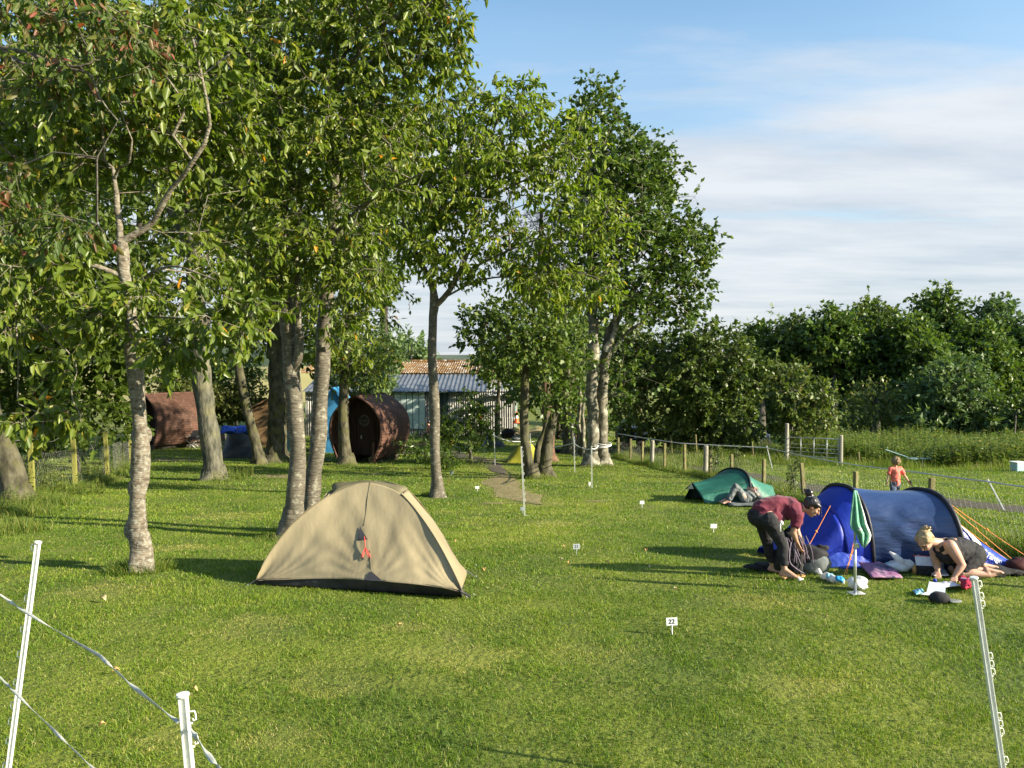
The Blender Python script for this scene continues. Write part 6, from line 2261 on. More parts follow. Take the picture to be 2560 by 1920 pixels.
# clutter by the shed and yellow tent
for px, py, rx, ry, rz, m, lab, nm in ((1271, 1096, .45, .3, .35, 'black', 'shiny black bin bag heap right of the low grey tent', 'bin_bag'), (1290, 1103, .3, .2, .18, 'grey', 'grey bundle beside the black bin bag heap', 'bundle'),
                                      (1352, 1131, .2, .15, .16, 'red', 'red bag beside the yellow-green tent', 'bag'), (1400, 1132, .45, .2, .10, 'black', 'black ground sheet crumpled before the straight trunk', 'ground_sheet'),
                                      (1414, 1105, .22, .2, .42, 'barrier', 'dark blue sack leaning on the straight trunk', 'sack')):
    g = G(px, py)
    rg = random.Random(px)
    mb = MB()
    mb.ell(g + Vector((0, 0, rz * .8)), (rx, ry, rz), nu=20, nv=14)
    mb.v = [(x + .05 * rx * rg.uniform(-1, 1) * 3, y, z + .06 * rz * rg.uniform(-1, 1) * 3) for x, y, z in mb.v]
    tag(mb.build(nm, M[m], None, smooth=True, relax=1), lab, nm.replace('_', ' '))

# ------------------------------------------------------------------ long grass, weeds
LG = []
# tufts round the tree feet
for px, py, r_, n, h in ((352, 1425, .42, 900, .20), (300, 1432, .3, 300, .12), (1093, 1240, .42, 800, .22), (750, 1340, .42, 500, .14), (690, 1350, .4, 400, .14), (1345, 1196, .6, 900, .22), (540, 1205, .6, 500, .16), (590, 1190, .5, 500, .20), (866, 1166, .6, 500, .2), (690, 1158, .9, 500, .2), (1500, 1168, .7, 900, .2), (1445, 1150, .8, 700, .25), (1182, 1168, .8, 700, .2), (60, 1262, .9, 900, .4), (1120, 1156, 1.2, 800, .2),
                         (820, 1166, .9, 400, .15), (960, 1160, .8, 400, .15)):
    g = G(px, py)
    LG.append((g.x, g.y, r_, r_ * .9, n, h))
# left fence foot
for a, b in zip(lt, lt[1:]):
    for k in range(5):
        p = a.lerp(b, k / 5)
        LG.append((p.x, p.y - .1, .6, .6, 600, .32))
for px, py in ((10, 1290), (60, 1285), (120, 1262), (20, 1330), (100, 1250)):
    g = G(px, py)
    LG.append((g.x, g.y, .7, .6, 900, .34))
long_grass('long_grass', 'longer uncut grass round the tree feet and along the left netting', LG, 3)
LG = []
for a, b in zip(ftops, ftops[1:]):
    L = math.hypot(b.x - a.x, b.y - a.y)
    n = max(2, int(L / .45))
    for k in range(n):
        u = k / n
        x, y = a.x + (b.x - a.x) * u, a.y + (b.y - a.y) * u
        LG.append((x + .30, y, .55, .5, 420, .36 + .12 * math.sin(x * 5 + y * 2)))
        LG.append((x - .10, y - .05, .22, .4, 240, .24))
long_grass('fence_line_grass', 'straw-tipped long grass and seed heads growing along the right-hand wooden fence', LG, 7)


def weeds(name, label, areas, material, seed, L=.09, W=.045):
    g = np.random.default_rng(seed)
    P0, P1, LB, LD, LN, LL = [], [], [], [], [], []
    for x, y, rx, ry, n, h in areas:
        a = g.uniform(0, 2 * np.pi, n)
        r = np.sqrt(g.uniform(0, 1, n))
        X, Y = x + np.cos(a) * r * rx, y + np.sin(a) * r * ry
        H = h * g.uniform(.5, 1.15, n) * (1.1 - .35 * r)
        Z = zt(X, Y)
        b = np.stack([X, Y, Z - .02], 1)
        t = b + np.stack([g.normal(0, .12, n) * H, g.normal(0, .12, n) * H, H], 1)
        P0.append(b)
        P1.append(t)
        k = 14
        u = np.tile(np.linspace(.22, 1.0, k), n)
        bb, tt_ = np.repeat(b, k, 0), np.repeat(t, k, 0)
        LB.append(bb + (tt_ - bb) * u[:, None])
        an = g.uniform(0, 2 * np.pi, n * k)
        LD.append(np.stack([np.cos(an), np.sin(an), g.uniform(-.5, .6, n * k)], 1))
        LN.append(np.stack([g.normal(0, .4, n * k), g.normal(0, .4, n * k), np.ones(n * k)], 1))
        LL.append(L * (h / .8) ** .5 * g.uniform(.6, 1.3, n * k) * (1.25 - .7 * u))
    P0, P1, LB, LD, LN, LL = map(np.concatenate, (P0, P1, LB, LD, LN, LL))
    SV, SF = sticks(P0, P1, np.full(len(P0), .006), np.full(len(P0), .002))
    LV, LF = leaves(LB, LD, LN, LL, LL * W / L, full=False)
    V, F = cat([(SV, SF), (LV, LF)])
    ti = np.concatenate([np.full(len(SF), .75), np.clip(.4 + .25 * g.standard_normal(len(LF)), 0, 1)])
    return tag(np_obj(name, V, F, material, tint=ti), label, 'plants', kind='stuff')


WA = []
rgw = random.Random(5)
for k in range(64):
    px = 2040 + k * 9.5 + rgw.uniform(-10, 10)
    py = 1128 + rgw.uniform(-14, 26) + (10 if px > 2300 else 0)
    g = G(px, py)
    WA.append((g.x, g.y, 1.5, 1.2, 130, rgw.uniform(.7, 1.4)))
for k in range(30):
    px = 1700 + k * 15
    g = G(px, 1133 + rgw.uniform(-6, 10))
    WA.append((g.x, g.y, .9, .8, 30, rgw.uniform(.4, .8)))
weeds('tall_weeds', 'belt of tall nettles and rank weeds at the foot of the wood', WA, M['weed'], 12, L=.16, W=.07)
LG = []
for k in range(70):
    px = 1640 + k * 13.5
    py = 1150 + rgw.uniform(-10, 16) + max(0, (px - 2100) * .035)
    g = G(px, py)
    LG.append((g.x, g.y, 1.1, .9, 330, rgw.uniform(.3, .6)))
long_grass('field_long_grass', 'pale rank grass at the far side of the right-hand field', LG, 17)
# nettles and brambles at the left fence
WA = []
for px, py, h in ((150, 1225, .7), (120, 1240, .8), (225, 1215, .6), (40, 1275, .6), (300, 1180, .7), (350, 1150, .5), (595, 1192, .45), (575, 1200, .4), (15, 1250, 1.0), (205, 1235, .5), (250, 1200, .7), (100, 1215, .9), (290, 1160, .9), (1110, 1158, .4), (1150, 1160, .5), (1205, 1162, .45), (1060, 1150, .5)):
    g = G(px, py)
    WA.append((g.x, g.y, .55, .5, 40, h))
weeds('nettle_patch', 'nettles and bramble shoots among the tree feet and left netting', WA, M['weed'], 14, L=.09, W=.05)
# clover and broad weeds that break the lawn up
g_ = np.random.default_rng(77)
n = 2600
Y = 4.2 + 16 * g_.uniform(0, 1, n) ** 1.4
X = g_.uniform(-1, 1, n) * (.70 * Y + 1)
k = vnoise(X, Y, .8, 41) > .58
X, Y = X[k], Y[k]
kk = 6
bx, by = np.repeat(X, kk) + g_.normal(0, .03, len(X) * kk), np.repeat(Y, kk) + g_.normal(0, .03, len(X) * kk)
an = g_.uniform(0, 6.28, len(bx))
LBv = np.stack([bx, by, zt(bx, by) + .018], 1)
LV, LF = leaves(LBv, np.stack([np.cos(an), np.sin(an), g_.uniform(.2, .7, len(an))], 1), np.tile([[0, 0, 1.]], (len(an), 1)), g_.uniform(.02, .04, len(an)), g_.uniform(.012, .022, len(an)), full=False)
tag(np_obj('lawn_weeds', LV, [LF], M['weed'], tint=np.clip(.5 + .15 * g_.standard_normal(len(LF)), 0, .8)), 'clover and small broad-leaved weeds in the lawn', 'plants', kind='stuff')

# fallen leaves
FL = [(258, 1507, .09, 'pale curled fallen leaf, largest, on the lawn right of the near left post'), (290, 1690, .06, 'orange fallen leaf touching the upper tape'), (487, 1738, .05, 'brown fallen leaf right of the hooked post top'), (256, 1828, .05, 'rust fallen leaf above the lower tape'), (1405, 1407, .05, 'pale fallen leaf left below the 21 sign'), (1420, 1414, .04, 'small tan fallen leaf below the 21 sign'), (1518, 1414, .06, 'dark brown fallen leaf between the two number signs'),
      (1625, 1425, .05, 'pale fallen leaf at the tip of the long shadows'), (1688, 1482, .05, 'light fallen leaf above the 22 sign'), (1140, 1360, .06, 'yellow fallen leaf beyond the tan tent end'), (1210, 1432, .06, 'orange fallen leaf right of the tan tent corner peg'), (1615, 1383, .06, 'two-toned fallen leaf at the shadow edge'), (1411, 1373, .05, 'brown leaf just left of the 21 sign'), (1000, 1575, .05, 'brown curled leaf in front of the tan tent'),
      ]
for i, (px, py, s_, lab) in enumerate(FL):
    g = G(px, py)
    rg = random.Random(i)
    a = rg.uniform(0, 3.1)
    u, v = Vector((math.cos(a), math.sin(a), .1)), Vector((-math.sin(a), math.cos(a), 0))
    c = g + Vector((0, 0, .035))
    mb = MB()
    rows = []
    for k in range(7):
        t_ = k / 6
        w_ = math.sin(math.pi * min(.98, t_ * .95 + .03)) * s_ * .42
        rows.append([c + u * (t_ - .5) * s_ * 1.0 + v * (w_ * q * .8) + Vector((0, 0, abs(q) * w_ * .7 + .02 * math.sin(t_ * 3))) for q in (-1, -.5, 0, .5, 1)])
    mb.grid(rows)
    mm = M['leafbrown'] if 'pale' not in lab and 'light' not in lab and 'petal' not in lab else M.setdefault('leafpale', mat('pale_fallen_leaf', (.38, .29, .16), (.5, .4, .25), scale=30, rough=.7))
    tag(mb.build('fallen_leaf', mm, None, smooth=True, solid=.001), lab, 'leaf', 'fallen leaves on the lawn')


# ------------------------------------------------------------------ people
def hand(mb, wrist, dirn, palm_n, s=1.0, curl=.5, thumb=1):
    """a palm, four fingers and a thumb; dirn: wrist to knuckles, palm_n: out of the palm"""
    d = Vector(dirn).normalized()
    n = Vector(palm_n)
    n = (n - d * n.dot(d)).normalized()
    w = d.cross(n)
    wrist = Vector(wrist)
    for k in range(4):
        o = (k - 1.5) * .019 * s
        kn = wrist + d * (.085 * s) + w * o
        mb.cap(wrist + d * .01 + w * o * .6, .013 * s, kn, .0105 * s, 8)
        L = (.062, .075, .070, .052)[k] * s
        a = kn
        dd = d.copy()
        for q, fr in enumerate((.45, .32, .25)):
            an = curl * (.5 + .45 * q)
            dd = (dd * math.cos(an) + n * math.sin(an)).normalized()
            b = a + dd * L * fr
            mb.cap(a, (.0095 - .0012 * q) * s, b, (.0086 - .0012 * q) * s, 7)
            a = b
    t0 = wrist + d * .022 * s + w * (-.026 * s * thumb)
    t1 = t0 + (d * .6 - w * thumb * .75 + n * .25).normalized() * .036 * s
    t2 = t1 + (d * .9 - w * thumb * .25 + n * .35).normalized() * .032 * s
    mb.cap(wrist + d * .012, .014 * s, t0, .0125 * s, 8)
    mb.cap(t0, .012 * s, t1, .010 * s, 8)
    mb.cap(t1, .010 * s, t2, .0085 * s, 8)


def foot(mb, ankle, dirn, s=1.0, flat=True, sole=None):
    a = Vector(ankle)
    d = Vector(dirn).normalized()
    dn = Vector(sole) if sole is not None else Vector((0, 0, -1))
    dn = (dn - d * dn.dot(d)).normalized()
    w = d.cross(dn)
    heel = a + dn * .055 * s - d * .035 * s
    ball = a + dn * .062 * s + d * .125 * s
    mb.cap(a, .036 * s, heel, .032 * s, 10)
    mb.cap(a + d * .01, .034 * s, ball, .024 * s, 10)
    mb.cap(heel, .030 * s, ball + w * .012 * s, .022 * s, 10)
    mb.cap(heel, .030 * s, ball - w * .012 * s, .022 * s, 10)
    for k in range(5):
        o = (k - 2) * .0165 * s
        p = ball + w * o + d * (.004 - .004 * abs(k - 1)) * s
        mb.cap(p, .012 * s, p + d * (.042 - .005 * k) * s + dn * .004, (.0115 - .0008 * k) * s, 7)


def head(mb, c, fwd, up, s=1.0):
    """skull, jaw, nose, ears about c (mid-head)"""
    f = Vector(fwd).normalized()
    u = Vector(up)
    u = (u - f * u.dot(f)).normalized()
    w = f.cross(u)
    rot = Matrix((f, w, u)).transposed()
    c = Vector(c)
    mb.ell(c + u * .025 * s - f * .012 * s, (.098 * s, .077 * s, .092 * s), rot, 16, 10)
    mb.ell(c - u * .035 * s + f * .018 * s, (.070 * s, .060 * s, .075 * s), rot, 14, 9)
    mb.ell(c - u * .092 * s + f * .050 * s, (.026 * s, .028 * s, .020 * s), rot, 10, 6)
    mb.cap(c + f * .088 * s + u * .012 * s, .010 * s, c + f * .108 * s - u * .028 * s, .0135 * s, 8)
    mb.ell(c + f * .080 * s + u * .028 * s, (.018 * s, .045 * s, .012 * s), rot, 10, 6)
    mb.ell(c + f * .078 * s - u * .060 * s, (.014 * s, .024 * s, .011 * s), rot, 10, 6)
    for q in (-1, 1):
        mb.ell(c + w * .076 * s * q - f * .005 * s, (.022 * s, .009 * s, .032 * s), rot, 10, 7)
        mb.ell(c + w * .04 * s * q + f * .062 * s - u * .02 * s, (.024 * s, .022 * s, .022 * s), rot, 8, 6)
    return f, w, u, rot, c


def face_bits(t, fr, s=1.0):
    f, w, u, rot, c = fr
    for q in (-1, 1):
        mb = MB()
        mb.ell(c + f * .083 * s + w * .031 * s * q + u * .006 * s, (.007 * s, .012 * s, .006 * s), rot, 8, 6)
        mb.build('eye', M['eye'], t, smooth=True)
    mb = MB()
    mb.ell(c + f * .090 * s - u * .060 * s, (.006 * s, .020 * s, .005 * s), rot, 8, 6)
    mb.build('mouth', M['lips'], t, smooth=True)


def W_(px, py, d):
    return P(px, py, d)


# -- woman stooping over her rucksack
def stooping_woman():
    D = 9.62
    t = thing('person', 'woman in maroon t-shirt and black leggings, barefoot, stooping over a dark rucksack', 'person', G(1945, 1440))
    hipL, hipR = W_(1903, 1288, D + .10), W_(1925, 1300, D - .12)
    pel = W_(1910, 1282, D)
    belly = W_(1942, 1266, D)
    chest = W_(1974, 1270, D)
    neck0 = W_(2000, 1268, D)
    shL, shR = W_(1996, 1284, D + .17), W_(1994, 1292, D - .17)
    hc = W_(2030, 1268, D - .02)
    kneeR, ankR = W_(1958, 1366, D - .12), W_(1961, 1425, D - .16)
    kneeL, ankL = W_(1920, 1362, D + .16), W_(1932, 1413, D + .20)
    elR, wrR = W_(1983, 1330, D - .16), W_(1992, 1355, D - .12)
    elL, wrL = W_(1992, 1325, D + .10), W_(2003, 1358, D + .02)
    b = MB()
    b.ell(pel, (.15, .16, .13))
    b.cap(pel, .135, belly, .115, 14)
    b.cap(belly, .115, chest, .118, 14)
    b.cap(chest - Vector((0, .05, 0)), .105, shR, .052, 12)
    b.cap(chest + Vector((0, .05, 0)), .105, shL, .052, 12)
    b.cap(chest, .09, neck0, .06, 12)
    b.cap(neck0, .052, hc + Vector((-.035, 0, -.03)), .046, 12)
    fr = head(b, hc, (.80, -.25, -.55), (.55, -.1, .80), .98)
    for h, k, a in ((hipL, kneeL, ankL), (hipR, kneeR, ankR)):
        b.cap(h, .098, h.lerp(k, .5), .078, 12)
        b.cap(h.lerp(k, .5), .078, k, .056, 12)
        b.cap(k, .056, k.lerp(a, .3) + Vector((-.012, 0, 0)), .056, 12)
        b.cap(k.lerp(a, .3) + Vector((-.012, 0, 0)), .056, a, .033, 12)
    foot(b, ankR, (.86, -.5, 0), .98)
    foot(b, ankL, (.75, -.55, 0), .98)
    for s_, e, w in ((shL, elL, wrL), (shR, elR, wrR)):
        b.cap(s_, .050, s_.lerp(e, .5), .043, 12)
        b.cap(s_.lerp(e, .5), .043, e, .034, 12)
        b.cap(e, .036, e.lerp(w, .35), .035, 12)
        b.cap(e.lerp(w, .35), .035, w, .023, 12)
    hand(b, wrR, (.35, -.05, -.9), (.75, .35, .2), .98, .55, 1)
    hand(b, wrL, (.30, -.05, -.9), (-.55, -.35, -.2), .98, .60, -1)
    b.build('body', M['skin'], t, smooth=True, remesh=.0075, relax=3)
    face_bits(t, fr)
    # t-shirt, loose at the hem
    sb = MB()
    sb.cap(pel + Vector((.0, 0, .025)), .150, belly + Vector((0, 0, .005)), .135, 16)
    sb.cap(belly, .135, chest, .135, 16)
    sb.cap(belly + Vector((.02, -.02, -.05)), .09, chest + Vector((-.03, -.02, -.07)), .075, 12)
    sb.cap(chest - Vector((0, .05, 0)), .118, shR, .068, 12)
    sb.cap(chest + Vector((0, .05, 0)), .118, shL, .068, 12)
    sb.cap(chest, .1, neck0 - Vector((.02, 0, 0)), .066, 12)
    sb.cap(pel + Vector((-.03, -.02, .015)), .135, pel + Vector((.12, -.08, -.06)), .10, 12)
    sb.cap(shR, .067, shR.lerp(elR, .48), .063, 12)
    sb.cap(shL, .067, shL.lerp(elL, .48), .063, 12)
    sb.build('t_shirt', M['maroon'], t, smooth=True, remesh=.009, relax=3, crease=(.012, 34, 1))
    lg = MB()
    lg.ell(pel + Vector((-.035, 0, -.045)), (.165, .175, .14))
    for h, k, a in ((hipL, kneeL, ankL), (hipR, kneeR, ankR)):
        lg.cap(h + Vector((-.01, 0, 0)), .108, h.lerp(k, .5), .086, 12)
        lg.cap(h.lerp(k, .5), .086, k, .064, 12)
        lg.cap(k, .064, k.lerp(a, .3) + Vector((-.012, 0, 0)), .063, 12)
        lg.cap(k.lerp(a, .3) + Vector((-.012, 0, 0)), .063, k.lerp(a, .72), .050, 12)
    lg.build('leggings', M['black'], t, smooth=True, remesh=.009, relax=3, crease=(.005, 45, 2))
    f, w, u, rot, c = fr
    hb = MB()
    hb.ell(c + u * .040 - f * .028, (.100, .088, .090), rot, 16, 10)
    hb.ell(c - f * .055 + u * .0, (.062, .078, .075), rot, 14, 9)
    for q in (-1, 1):
        hb.ell(c + w * .068 * q + f * .01 + u * .045, (.055, .022, .045), rot, 12, 8)
    hb.cap(c + u * .08 - f * .06, .045, c + u * .105 - f * .10, .044, 12)
    hb.ell(c + u * .125 - f * .125, (.052, .05, .045), rot, 12, 8)
    hb.cap(c + u * .13 - f * .13, .035, c + u * .13 - f * .185, .018, 10)
    hb.cap(c + f * .07 + u * .06 + w * .02, .016, c + f * .15 - u * .03 + w * .03, .006, 8)
    hb.cap(c + f * .04 + u * .05 - w * .06, .02, c + f * .10 - u * .05 - w * .055, .006, 8)
    hr = hb.build('hair', M['hair_b'], t, smooth=True, remesh=.008, relax=2, crease=(.007, 70, 9))
    mb = MB()
    k_ = c + u * .098 - f * .088
    mb.lathe(k_, [(.036, -.006), (.042, 0), (.036, .006)], 14, (u * .7 - f * .6))
    mb.build('hair_tie', M['pagegrey'], t, smooth=True, solid=.008)
    mb = MB()
    tw_ = W_(1951, 1308, D - .28)
    for q in range(5):
        mb.ell(tw_ + Vector((rnd.uniform(-.022, .022), 0, rnd.uniform(-.02, .02))), (.018, .012, .016), nu=8, nv=6)
    mb.tube([tw_, tw_ + Vector((0, .0, -.10))], .008, 6)
    mb.build('tucked_tissue', M['white'], t, smooth=True)
    return t


stooping_woman()


# -- woman kneeling on hands and knees
def kneeling_woman():
    D = 9.5
    t = thing('person', 'fair-haired woman in black vest and shorts kneeling on all fours by the blue tent', 'person', G(2400, 1462))
    hc = W_(2312, 1352, D - .14)
    neck0 = W_(2348, 1358, D - .06)
    chest = W_(2366, 1372, D - .02)
    belly = W_(2402, 1376, D + .12)
    pel = W_(2422, 1384, D + .20)
    shR, shL = W_(2376, 1364, D - .16), W_(2338, 1378, D + .10)
    elR, wrR = W_(2405, 1412, D - .20), W_(2386, 1446, D - .22)
    elL, wrL = W_(2342, 1412, D + .10), W_(2344, 1438, D + .06)
    hipR, hipL = W_(2430, 1390, D + .10), W_(2412, 1390, D + .30)
    kR = W_(2404, 1448, D - .02)
    kR.z = ztf(kR.x, kR.y) + .075
    kL = W_(2384, 1442, D + .20)
    kL.z = ztf(kL.x, kL.y) + .075
    aR = W_(2470, 1456, D - .08)
    aR.z = ztf(aR.x, aR.y) + .07
    aL = W_(2462, 1445, D + .18)
    aL.z = ztf(aL.x, aL.y) + .07
    wrR.z = ztf(wrR.x, wrR.y) + .075
    wrL.z = ztf(wrL.x, wrL.y) + .075
    b = MB()
    b.ell(pel, (.17, .18, .16))
    b.cap(pel, .155, belly, .15, 14)
    b.cap(belly, .15, chest, .135, 14)
    b.cap(chest, .12, shR, .068, 12)
    b.cap(chest, .12, shL, .068, 12)
    b.cap(chest + Vector((-.02, -.03, .03)), .085, neck0, .062, 12)
    b.cap(neck0, .058, hc + Vector((.035, .01, 0)), .05, 12)
    fr = head(b, hc, (-.55, -.35, -.75), (-.60, -.25, .60), 1.0)
    for s_, e, w in ((shR, elR, wrR), (shL, elL, wrL)):
        b.cap(s_, .070, s_.lerp(e, .5), .062, 12)
        b.cap(s_.lerp(e, .5), .062, e, .043, 12)
        b.cap(e, .046, e.lerp(w, .35), .043, 12)
        b.cap(e.lerp(w, .35), .043, w, .027, 12)
    hand(b, wrR, (-.55, -.72, -.42), (.0, .15, -1), 1.05, .22, -1)
    hand(b, wrL, (-.35, -.72, -.55), (.0, .15, -1), 1.05, .22, 1)
    for h, k, a in ((hipR, kR, aR), (hipL, kL, aL)):
        b.cap(h, .128, h.lerp(k, .5), .105, 14)
        b.cap(h.lerp(k, .5), .105, k, .068, 14)
        b.cap(k, .066, k.lerp(a, .35) + Vector((0, 0, .01)), .062, 12)
        b.cap(k.lerp(a, .35) + Vector((0, 0, .01)), .062, a, .036, 12)
    foot(b, aR, (.93, -.15, -.22), 1.02, sole=(.1, .1, 1))
    foot(b, aL, (.93, .0, -.22), 1.02, sole=(.1, .1, 1))
    b.build('body', M['skin_p'], t, smooth=True, remesh=.008, relax=3)
    face_bits(t, fr)
    v = MB()
    v.cap(pel, .162, belly, .162, 16)
    v.cap(belly, .162, chest + Vector((.02, .01, -.015)), .146, 16)
    v.cap(chest + Vector((-.005, -.01, -.05)), .125, chest + Vector((.08, 0, -.06)), .12, 14)
    for q in (shR, shL):
        a_ = chest.lerp(q, .45) + Vector((0, 0, .065))
        v.cap(chest + Vector((.06, 0, .06)), .08, a_, .052, 12)
        v.cap(a_, .052, chest.lerp(q, .40) + Vector((-.07, -.02, .0)), .05, 12)
    v.build('vest', M['black'], t, smooth=True, remesh=.009, relax=3, crease=(.008, 38, 3))
    sh = MB()
    sh.ell(pel + Vector((.015, 0, -.01)), (.182, .192, .17))
    for h, k in ((hipR, kR), (hipL, kL)):
        sh.cap(h, .140, h.lerp(k, .5), .116, 14)
        sh.cap(h.lerp(k, .5), .116, h.lerp(k, .86), .088, 14)
    sh.build('shorts', M['black'], t, smooth=True, remesh=.009, relax=3, crease=(.008, 34, 4))
    f, w, u, rot, c = fr
    hb = MB()
    hb.ell(c + u * .036 - f * .030, (.102, .090, .092), rot, 16, 10)
    hb.ell(c - f * .06 - u * .01, (.062, .082, .085), rot, 14, 9)
    for q in (-1, 1):
        hb.ell(c + w * .070 * q + u * .035 - f * .005, (.055, .024, .05), rot, 12, 8)
    bun = c - f * .10 + u * .07
    hb.ell(bun, (.055, .055, .05), rot, 12, 8)
    rh = random.Random(8)
    for q in range(16):
        dv = (u * rh.uniform(-.3, 1) - f * rh.uniform(.1, 1) + w * rh.uniform(-1, 1)).normalized()
        hb.cap(bun + dv * .035, .014, bun + dv * rh.uniform(.06, .085) - Vector((0, 0, .01)), .006, 6)
    hb.build('hair', M['hair_y'], t, smooth=True, remesh=.007, relax=1, crease=(.008, 75, 10))
    mb = MB()
    for q in (-1, 1):
        e = c + f * .098 + w * .032 * q + u * .006
        mb.tube([e + (w * math.cos(a) + u * math.sin(a)) * .022 for a in [2 * math.pi * k / 12 for k in range(13)]], .0022, 5)
        mb.tube([e + w * .022 * q, c + w * .082 * q + u * .01 - f * .0], .002, 5)
    mb.build('glasses', M['eye'], t)
    return t


kneeling_woman()


# -- boy walking away in the field
def boy():
    D = 18.6
    x = P(2238, 1200, D).x
    z0 = ztf(x, D)
    t = thing('person', 'small boy in a coral t-shirt and blue shorts walking away across the field', 'person', (x, D, z0))
    H = 1.10
    b = MB()
    o = Vector((x, D, z0))
    hips = o + Vector((0, 0, .50))
    chest = o + Vector((.0, 0, .76))
    neck = o + Vector((0, 0, .86))
    hc = o + Vector((0, -.005, .985))
    sR, sL = o + Vector((.115, 0, .82)), o + Vector((-.115, 0, .82))
    eR, wR = o + Vector((.20, -.04, .66)), o + Vector((.28, -.06, .54))
    eL, wL = o + Vector((-.17, -.02, .65)), o + Vector((-.20, -.03, .53))
    b.ell(hips, (.10, .085, .10))
    b.cap(hips, .088, chest, .085, 12)
    b.cap(chest, .08, sR, .04, 10)
    b.cap(chest, .08, sL, .04, 10)
    b.cap(neck - Vector((0, 0, .04)), .04, hc - Vector((0, 0, .06)), .036, 10)
    fr = head(b, hc, (.1, 1, -.05), (0, 0, 1), .86)
    for s_, e, w in ((sR, eR, wR), (sL, eL, wL)):
        b.cap(s_, .035, e, .026, 10)
        b.cap(e, .026, w, .019, 10)
    hand(b, wR, (.5, 0, -.85), (-.8, 0, -.3), .72, .8, 1)
    hand(b, wL, (-.1, 0, -1), (.9, 0, 0), .72, .4, -1)
    for q, yy in ((1, .10), (-1, -.10)):
        h, k, a = hips + Vector((.05 * q, 0, -.03)), o + Vector((.055 * q, yy * .7 + .02, .28)), o + Vector((.055 * q, yy, .07))
        b.cap(h, .066, k, .045, 10)
        b.cap(k, .044, k.lerp(a, .35), .043, 10)
        b.cap(k.lerp(a, .35), .043, a, .026, 10)
        foot(b, a, (0, 1, 0), .72)
    b.build('body', M['skin_p'], t, smooth=True, remesh=.008, relax=2)
    face_bits(t, fr, .86)
    s = MB()
    s.cap(hips + Vector((0, 0, -.02)), .105, chest, .102, 14)
    s.cap(chest, .10, sR, .052, 12)
    s.cap(chest, .10, sL, .052, 12)
    s.cap(sR, .05, sR.lerp(eR, .62), .052, 12)
    s.cap(sL, .05, sL.lerp(eL, .62), .052, 12)
    s.build('t_shirt', M['coral'], t, smooth=True, remesh=.009, relax=3, crease=(.011, 40, 5))
    s = MB()
    s.ell(hips - Vector((0, 0, .04)), (.112, .10, .09))
    for q, yy in ((1, .10), (-1, -.10)):
        h, k = hips + Vector((.05 * q, 0, -.04)), o + Vector((.058 * q, yy * .6 + .02, .30))
        s.cap(h, .078, k, .066, 12)
    s.build('shorts', M['denim'], t, smooth=True, remesh=.009, relax=2, crease=(.008, 45, 6))
    f, w, u, rot, c = fr
    hb = MB()
    hb.ell(c + u * .025 - f * .030, (.100, .090, .098), rot, 14, 9)
    rh = random.Random(4)
    for q in range(70):
        dv = (u * rh.uniform(-.8, 1) - f * rh.uniform(-.4, 1) + w * rh.uniform(-1, 1)).normalized()
        hb.ell(c + u * .012 - f * .03 + dv * .086, .024, nu=7, nv=5)
    hb.build('hair', M['hair_c'], t, smooth=True, remesh=.007, relax=1)
    mb = MB()
    mb.box(wR + Vector((.045, -.03, -.05)), (.012, .07, .13), Matrix.Rotation(R(-20), 3, 'Y'))
    ph = mb.build('mobile_phone', M['black'], None, bevel=.003)
    tag(ph, 'dark phone held in the right hand of the boy', 'phone')
    return t


boy()


